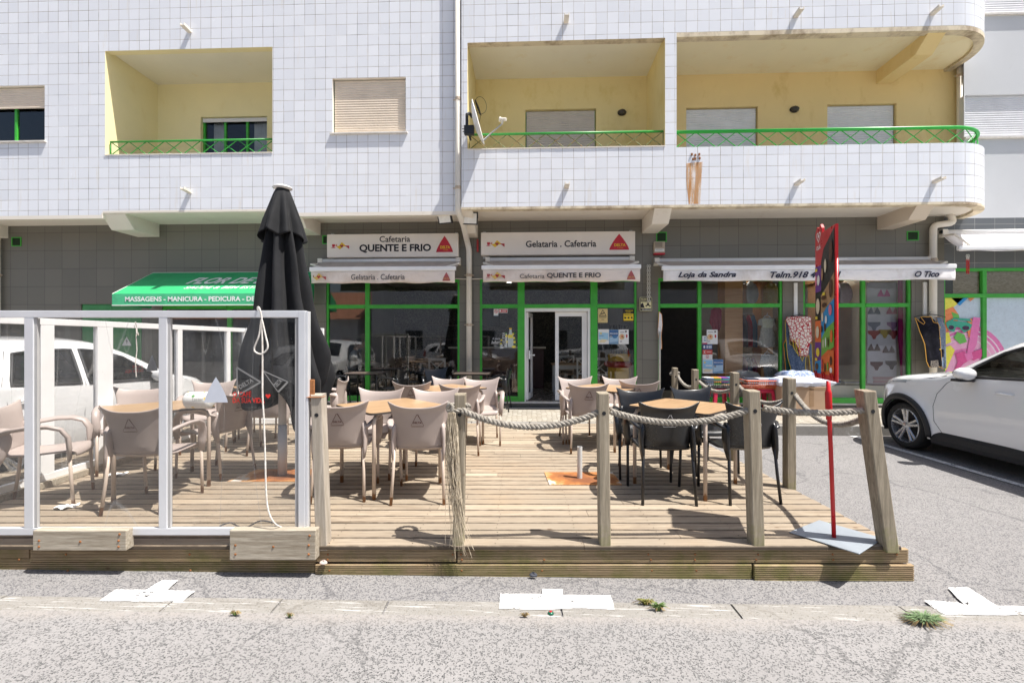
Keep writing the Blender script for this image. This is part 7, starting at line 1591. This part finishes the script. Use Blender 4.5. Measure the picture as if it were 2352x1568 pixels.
garment('apron', 'green and navy apron with orange edging at the back left of the hanging stack', 'apron', pts, o3, cloth('green_navy_cloth', [(.03, .10, .05), (.02, .03, .06), (.04, .2, .08)], 9), .02, 3, trim=OT, group='aprons hung on the piers')
pts, o = uo([(2100, 729), (2107, 738), (2116, 745), (2119, 741), (2110, 728), (2133, 728), (2138, 740), (2148, 742), (2152, 746), (2161, 842), (2127, 842), (2122, 830), (2118, 790), (2108, 760)], 2132, 727, Yg-.22)
NAV = cloth('black_apron_cloth', [(.008, .008, .012), (.012, .012, .018), (.02, .02, .03)], 6); BPR = cloth('blue_printed_cloth', [(.04, .13, .28), (.35, .40, .45), (.02, .03, .08)], 70)
T, yf_ = garment('apron', 'black sleeveless overall with orange edging and floral pocket hanging by the drainpipe', 'apron', pts, o, NAV, .05, 2, trim=C((.85, .45, .08), .8, 'amber_ribbon'), group='aprons hung on the piers'); hanger(T, .3, .01)
p2_, _ = uo([(2128, 828), (2145, 826), (2148, 842), (2128, 843)], 2132, 727, Yg-.22); mb = MB(); mb.flat([(x, z) for x, z in p2_], -.09); mb.build('pocket', cloth('floral_black_cloth', [(.01, .01, .012), (.4, .35, .3), (.02, .02, .02)], 60), T)
for v in (752, 777, 802): c_ = P(2154, v, Yg-.22)-o; mb = MB(); mb.lathe([(0, -.004), (.01, -.003), (.012, .002)], 10, (c_.x, -.05, c_.z), 'y'); mb.build('button', YT, T)
pts, o4 = uo([(2148, 728), (2159, 728), (2160, 740), (2170, 752), (2171, 846), (2158, 846), (2152, 745)], 2160, 727, Yg-.19)
T, _ = garment('apron', 'blue printed sleeveless overall with black pocket, right of the black one', 'apron', pts, o4, BPR, .03, 2, trim=C((.85, .45, .08), .8, 'amber_ribbon'), group='aprons hung on the piers', rtrim=.004)
a = P(2156, 820, Yg-.25)-o4; b_ = P(2169, 802, Yg-.25)-o4; mb = MB(); mb.flat([(a.x, a.z), (b_.x, a.z), (b_.x, b_.z), (a.x, b_.z)], -.045); mb.build('pocket', NAV, T)
pts, o = uo([(1513, 715), (1519, 722), (1521, 745), (1518, 770), (1519, 800), (1514, 805), (1511, 760)], 1515, 715, Yg-.05); garment('apron', 'pale apron with orange ribbons edging the clothes shop doorway', 'apron', pts, o, CANVW, .02, 2, trim=OT)
mb = MB(); mb.cyl((0, 0, .0), (0, 0, 1.55), .022, n=12); o = mb.build('clothes_pole', pm('rusting_white_pole', (.6, .58, .5), .5, dirt=((.35, .18, .05), 18, .58)), smooth=True); o.location = (PX(1515, YW-.1), YW-.1, .20); tag(o, 'rust-spotted white pole standing beside the clothes shop doorway', 'pole')
# dresses and tops in the window
Yd2 = YW+.35
CRE = cloth('cream_lace_cloth', [(.66, .60, .42), (.72, .68, .55), (.75, .72, .62)], 30); PAIS = cloth('beige_print_cloth', [(.50, .45, .38), (.60, .56, .50), (.34, .30, .26)], 38); GPR = cloth('grey_floral_cloth', [(.30, .31, .32), (.62, .62, .60), (.12, .13, .16)], 34)
pts, o = uo([(1741, 734), (1753, 729), (1766, 729), (1779, 734), (1781, 746), (1773, 748), (1771, 753), (1784, 790), (1776, 797), (1748, 798), (1739, 792), (1749, 754), (1747, 748), (1739, 747)], 1760, 728, Yd2)
T, _ = garment('dress', "small cream and beige child's dress with lace top in the shop window, the upper one", 'dress', pts, o, PAIS, .05, 7, amp=.02); hanger(T, .08, .0, m=WHITEAL)
p2_, _ = uo([(1746, 732), (1774, 732), (1771, 753), (1749, 753)], 1760, 728, Yd2); mb = MB(); mb.prism(p2_, 'y', -.065, -.058); mb.build('bodice', CRE, T)
pts, o = uo([(1747, 815), (1757, 812), (1770, 812), (1780, 818), (1784, 835), (1777, 838), (1784, 862), (1770, 868), (1755, 866), (1750, 840), (1744, 835)], 1760, 812, Yd2)
T, _ = garment('dress', "grey floral child's dress in the shop window, the lower one", 'dress', pts, o, GPR, .05, 6, amp=.02); hanger(T, .07, .0, m=WHITEAL)
pts, o = uo([(1632, 712), (1640, 706), (1650, 706), (1656, 713), (1657, 742), (1650, 760), (1636, 760), (1629, 740)], 1643, 706, Yd2+.2); garment('top', 'dark red blouse hanging at the left of the clothes shop window', 'blouse', pts, o, pm('crimson_cloth', (.30, .03, .06), .9), .05, 4)
rk = thing('clothes_rail', 'rail of hanging clothes in the middle of the clothes shop', 'clothes rail', (PX(1725, 10.9), 10.9, 2.2))
mb = MB(); mb.cyl((-.35, 0, 0), (.35, 0, 0), .012); mb.cyl((-.35, 0, -1.0), (.35, 0, -1.0), .012); mb.build('bar', STEELG, rk)
pal = [(.55, .18, .22), (.10, .10, .14), (.45, .03, .06), (.08, .18, .32), (.50, .46, .42), (.35, .30, .10), (.10, .25, .28)]
for k in range(12):
    zt = -.03 if k < 6 else -1.03; xx = -.28+.11*(k % 6); c_ = pal[k % 7]; L_ = .75 if k < 6 else .42
    g_ = thing('garment', ['pink', 'black', 'crimson', 'teal blue', 'cream', 'olive'][k % 6]+' garment on the '+('upper' if k < 6 else 'lower')+' bar of the clothes rail', 'garment', (PX(1725, 10.9)+xx, 10.9, 2.2+zt), 0, 'garments on the rail')
    mb = MB(); mb.grid(lambda a, b_: ((.035+.012*sin(b_*9))*cos(2*pi*a)*(.4+.6*min(1, b_*4)), .19*sin(2*pi*a)*(.25+.75*min(1, b_*3)), -L_*b_), 20, 8, wrapu=True); mb.build('cloth', C(c_, .9), g_, smooth=True)
# underwear board in the right window
bw0, bw1 = PX(1992, 9.95), PX(2066, 9.95); T = thing('display_board', 'white display board pinned with bikinis behind the right clothes shop window', 'display board', ((bw0+bw1)/2, 9.95, .65)); ox = (bw0+bw1)/2
mb = MB(); mb.box(bw0-ox, 0, 0, bw1-ox, .03, 2.15); mb.build('board', pm('lilac_white_board', (.60, .58, .66), .6), T)
def bik(cx, z, c_, top_=True, s=.11):
    mb = MB()
    if top_: mb.flat([(cx-s*1.2, z), (cx+s*1.2, z), (cx+s*1.1, z+.05), (cx+s*.6, z+.15), (cx+s*.5, z+.15), (cx+s*.08, z+.035), (cx-s*.08, z+.035), (cx-s*.5, z+.15), (cx-s*.6, z+.15), (cx-s*1.1, z+.05)], -.012)
    else: mb.flat([(cx-s*1.2, z+.17), (cx+s*1.2, z+.17), (cx+s*1.15, z+.11), (cx+s*.5, z+.06), (cx+s*.22, z-.01), (cx-s*.22, z-.01), (cx-s*.5, z+.06), (cx-s*1.15, z+.11)], -.012)
    mb.build('bikini_top' if top_ else 'bikini_bottom', C(c_, .8), T)
for cx, z, c_, tp in ((-.20, 1.48, (.12, .14, .22), True), (.18, 1.48, (.40, .12, .22), True), (-.20, 1.14, (.16, .18, .26), False), (.19, 1.14, (.32, .18, .34), False), (-.20, .96, (.30, .05, .06), False), (.02, .98, (.40, .28, .05), False), (.20, .96, (.28, .04, .06), False), (-.2, .70, (.05, .02, .03), True), (.1, .66, (.05, .02, .04), True), (-.15, .30, (.08, .015, .03), False), (.16, .32, (.04, .03, .05), False), (.0, 1.85, (.5, .1, .3), True)): bik(cx, z, c_, tp)
pts, o = uo([(2062, 640), (2086, 640), (2086, 900), (2066, 900), (2062, 780)], 2075, 640, 9.85); garment('drape', 'magenta cloth draped down the right edge of the clothes shop window', 'drape', pts, o, pm('magenta_cloth', (.36, .01, .13), .85), .06, 4, amp=.02)
# bags of bedding high up and folded stock low down
PLAS = pm('clear_bag_bedding', (.55, .55, .57), .2)
def pillow(mb, cx, cy, cz, sx, sy, sz, seed=0, n=20):
    rr_ = random.Random(seed); ph = [rr_.uniform(0, 6) for _ in range(4)]
    def fn(sg):
        def f(a, b_):
            x, y = a*2-1, b_*2-1; e = max(0, (1-x**4)*(1-y**4))**.5; px = x*(1-.06*(1-abs(y))**2*0); return (cx+sx*x*(1-.07*(1-y*y)*x*x), cy+sy*y*(1-.07*(1-x*x)*y*y), cz+sg*sz*e*(1+.12*sin(x*5+ph[0])*cos(y*4+ph[1]))+.012*sin(x*9+ph[2])*e)
        return f
    mb.grid(fn(1), n, n); g2 = MB(); g2.grid(fn(-1), n, n); mb.add(g2.v, [f[::-1] for f in g2.f])
for k, (u, z, c_) in enumerate(((1722, 2.62, (.55, .55, .57)), (1768, 2.60, (.55, .40, .08)), (1897, 2.62, (.58, .58, .56)), (1935, 2.6, (.50, .38, .42)))):
    T = thing('bedding_bag', ['bag of white bedding on top of the shelves in the clothes shop', 'yellow wrapped bolster on top of the clothes shop shelves', 'bag of pale bedding high in the right clothes shop window', 'bag of pinkish bedding high in the right clothes shop window'][k], 'bedding', (PX(u, 10.5), 10.5, z)); mb = MB(); pillow(mb, 0, 0, 0, .14, .14, .26, k); mb.v = [(p[0], p[1], p[2]) for p in mb.v]; mb.build('bag', C(c_, .25), T, smooth=True)
def fold(label, u, y, z, w_, c_, n, seed, cat='folded cloth'):
    T = thing('folded_cloth', label, cat, (PX(u, y), y, z)); rr_ = random.Random(seed)
    for k in range(n): mb = MB(); q = rr_.uniform(-.015, .015); mb.prism(rrect(-w_/2+q, -.12, w_/2+q, .12, .03), 'z', k*.025, k*.025+.021); mb.build('layer', C(c_[k % len(c_)], .9), T, bevel=.006)
    return T
fold('stack of folded blue and white sheets low in the right clothes shop window', 1900, 10.05, .63, .42, [(.10, .20, .36), (.6, .6, .6), (.05, .12, .25)], 6, 1); fold('stack of folded grey and yellow cloths low in the right clothes shop window', 1955, 10.05, .63, .45, [(.45, .42, .30), (.62, .60, .58), (.3, .3, .34)], 4, 2); fold('stack of pink bedding low in the right clothes shop window', 2030, 10.05, .63, .6, [(.62, .42, .46), (.66, .56, .58), (.6, .36, .42)], 7, 3)
T = thing('white_shirt_pile', 'crumpled white shirts low in the clothes shop window', 'shirts', (PX(1715, 10.0), 10.0, .75)); mb = MB(); pillow(mb, 0, 0, 0, .25, .15, .16, 9); mb.build('cloth', C((.6, .6, .6), .9), T, smooth=True)
# ---------------- goods outside the clothes shop
PST = pm('red_stool_plastic', (.48, .02, .06), .35)
def stool(label, u, y):
    T = thing('stool', label, 'stool', (PX(u, y), y, .195), 0, 'red plastic stools outside the clothes shop')
    mb = MB(); mb.box(-.15, -.15, .43, .15, .15, .455); mb.box(-.16, -.16, .38, .16, -.145, .429); mb.box(-.16, .145, .38, .16, .16, .429); mb.box(-.16, -.144, .38, -.145, .144, .429); mb.box(.145, -.144, .38, .16, .144, .429); mb.build('seat', PST, T, bevel=.006)
    for sx in (-1, 1):
        for sy in (-1, 1):
            mb = MB(); q = lambda e, z: [(sx*(.10+e), sy*(.155+e), z), (sx*(.158+e), sy*(.155+e), z), (sx*(.158+e), sy*(.10+e), z)]
            a, b_ = q(.0, .40), q(.045, 0); mb.quad(a[0], a[1], b_[1], b_[0]); mb.quad(a[1], a[2], b_[2], b_[1]); mb.build('leg', PST, T, solid=.008)
    return T
s1 = stool('red plastic stool under the black basket', 1653, 8.95); dup(s1, (PX(1748, 8.95), 8.95, .195), R(4), 'red plastic stool under the orange basket')
def basket(label, u, y, z, m, wt, wb):
    T = thing('basket', label, 'basket', (PX(u, y), y, z), 0, 'laundry baskets on the red stools'); h = .16
    def P3(x, f, s): w2, d2 = (wb+(wt-wb)*f)/2, (.13+.05*f); return {0: (x*w2, -d2, f*h), 1: (x*w2, d2, f*h), 2: (-w2, x*d2, f*h), 3: (w2, x*d2, f*h)}[s]
    mb = MB(); n = 18
    for s in range(4):
        k = n if s < 2 else 8
        for i in range(k+1): x = -1+2*i/k; mb.tube([P3(x, 0, s), P3(x, .9, s)], .004, 4)
        for f in (.0, .22, .44, .66): mb.tube([P3(-1, f, s), P3(1, f, s)], .004, 4)
        mb.tube([P3(-1, .95, s), P3(1, .95, s)], .012, 6)
    mb.box(-wb/2, -.13, -.002, wb/2, .13, .003); mb.build('lattice', m, T); return T
basket('black lattice basket full of folded coloured cloths on a red stool', 1654, 8.93, .655, pm('black_basket_plastic', (.03, .03, .03), .4), .74, .58); basket('orange lattice basket of white and blue cloths on a red stool', 1746, 8.93, .655, pm('orange_basket_plastic', (.70, .12, .03), .4), .66, .54)
cc = [((.55, .06, .04), (.75, .25, .03), (.05, .30, .42)), ((.18, .42, .05), (.10, .38, .10), (.70, .30, .05)), ((.75, .28, .04), (.05, .35, .42), (.25, .06, .30)), ((.70, .55, .05), (.6, .12, .05), (.10, .35, .45))]
for k, (du, lb) in enumerate(((-28, 'striped blue and white'), (-12, 'green and purple'), (6, 'orange and violet'), (24, 'yellow and turquoise'))):
    fold(lb+' folded towels in the black basket', 1654+du, 8.90, .72, .17, [(.1, .16, .3), (.6, .6, .6)] if k == 0 else cc[k], 6, k)
for du, lb, c_ in ((-22, 'navy and white', ((.04, .05, .08), (.6, .6, .62))), (0, 'white and grey', ((.66, .68, .72), (.5, .54, .6))), (24, 'light blue', ((.35, .44, .62), (.22, .30, .5)))): fold(lb+' folded cloths in the orange basket', 1746+du, 8.90, .73, .22, c_, 5, 7)
CARD = pm('cardboard', (.42, .29, .19), .85, 0, .08, 3)
T = thing('cardboard_box', 'large cardboard box with torn tape under the white pillows', 'box', (PX(1838, 8.85), 8.85, .195)); mb = MB(); mb.box(-.48, -.25, 0, .42, .25, .52); mb.build('box', CARD, T, bevel=.006); mb = MB(); mb.box(.02, -.2525, .16, .10, -.2505, .48); mb.box(-.35, -.2525, .46, .39, -.2505, .50); mb.build('tape', pm('brown_tape', (.33, .21, .12), .4), T)
PIL = cloth('white_pillow_cotton', [(.52, .56, .68), (.62, .65, .76), (.70, .72, .80)], 3)
for x, y, z, sx, sd, lb in ((-.22, 8.80, .79, .30, 1, 'white pillow on the cardboard box, the left one'), (.22, 8.82, .79, .29, 2, 'white pillow on the cardboard box, the right one'), (.0, 8.98, .88, .32, 3, 'blue patterned pillow lying behind the white ones')):
    T = thing('pillow', lb, 'pillow', (PX(1838, 8.85)+x, y, z), R(6*x*4)); mb = MB(); pillow(mb, 0, 0, .0, sx, .24, .105, sd); mb.build('cushion', PIL if sd < 3 else cloth('blue_print_cotton', [(.12, .18, .34), (.5, .54, .62), (.2, .26, .42)], 14), T, smooth=True)
# =====================================================  SMALL THINGS ON THE GROUND
GRS = pm('weed_green', (.12, .20, .05), .8, 0, .4, 30); DRY = pm('weed_dry', (.28, .20, .09), .9, 0, .3, 30)
def weed(u, v, r_, n, h, m, label, seed, flat=.35):
    p = G(u, v, .004); T = thing('weed', label, 'weed', p, 0, 'weeds growing along the kerb'); rr_ = random.Random(seed); mb = MB()
    for i in range(n):
        a = rr_.uniform(0, 2*pi); l = r_*rr_.uniform(.3, 1); c_ = Vector((cos(a), sin(a)*flat, 0)); b0 = c_*l*.25*rr_.random(); t_ = c_*l+Vector((0, 0, h*rr_.uniform(.3, 1))); sd = Vector((-sin(a), cos(a), 0))*rr_.uniform(.0016, .0036); m_ = b0.lerp(t_, .5)+Vector((0, 0, h*.35)); mb.add([b0-sd*.5, b0+sd*.5, m_+sd, m_-sd, t_], [(0, 1, 2, 3), (3, 2, 4)])
    mb.build('leaves', m, T); mb = MB()
    for i in range(n//4): a = rr_.uniform(0, 2*pi); l = r_*rr_.uniform(.5, 1.25); e = Vector((cos(a)*l, sin(a)*l*flat, .012)); mb.tube([(0, 0, .003), e*.5+Vector((0, 0, .02)), e], .0012, 3)
    mb.build('stems', DRY, T)
weed(1512, 1402, .06, 110, .05, GRS, 'bright green weed with pointed leaves growing out of the kerb joint', 1); weed(1484, 1388, .07, 90, .035, pm('weed_olive', (.20, .20, .04), .85, 0, .4, 30), 'straggling yellowish weed just left of the green one', 2); weed(2122, 1428, .13, 380, .045, pm('weed_greyish', (.16, .24, .11), .8, 0, .4, 30), 'large flat grey-green weed at the right end of the kerb', 3, .55)
weed(540, 1412, .035, 80, .02, GRS, 'small brownish weed in the sand at the left of the kerb', 4); weed(665, 1417, .025, 60, .02, GRS, 'tiny green weed below the kerb joint at left', 5); weed(1205, 1416, .03, 50, .02, DRY, 'dry weed in the sand under the middle road marking', 6)
p = G(1265, 1408, .004); T = thing('bottle_cap', 'green and red bottle cap lying by the kerb', 'bottle cap', p); mb = MB(); mb.lathe([(0, .012), (.012, .011), (.016, .006), (.018, 0)], 20); mb.build('rim', pm('dark_green_cap', (.02, .12, .07), .3, .3), T, smooth=True); mb = MB(); mb.lathe([(0, .0135), (.008, .0128)], 12); mb.build('print', RED, T)
for k, (u, v, c_, lb) in enumerate(((1225, 1324, (.04, .045, .06), 'small dark scrap lying in front of the deck'), (743, 1285, (.55, .45, .40), 'small pinkish shell on the edge timber'))):
    p = G(u, v, .005) if k == 0 else K((u-1176)/F*2.95, 2.95, .105); mb = MB(); mb.grid(lambda a, b_: (.018*sin(pi*b_)*cos(2*pi*a)*1.5, .012*sin(pi*b_)*sin(2*pi*a), .012*(1-cos(pi*b_))*(1+.3*sin(6*a))), 10, 6, wrapu=True); o = mb.build('scrap' if k == 0 else 'shell', C(c_, .7), smooth=False); o.location = p; tag(o, lb, 'scrap' if k == 0 else 'shell')
for k, (x, y, lb) in enumerate(((-3.55, 3.62, 'crumpled white tissue on the boards behind the windbreak, nearer one'), (-3.9, 4.5, 'crumpled white tissue under the chairs behind the windbreak, farther one'))):
    T = thing('tissue', lb, 'tissue', K(x, y, DZ+.003), .4); mb = MB(); mb.grid(lambda a, b_: ((a-.5)*.13+.01*sin(b_*9), (b_-.5)*.08+.01*sin(a*8), .012+.010*sin(a*11+k)*cos(b_*9)), 10, 8); mb.build('paper', PWHITE, T, solid=.001)
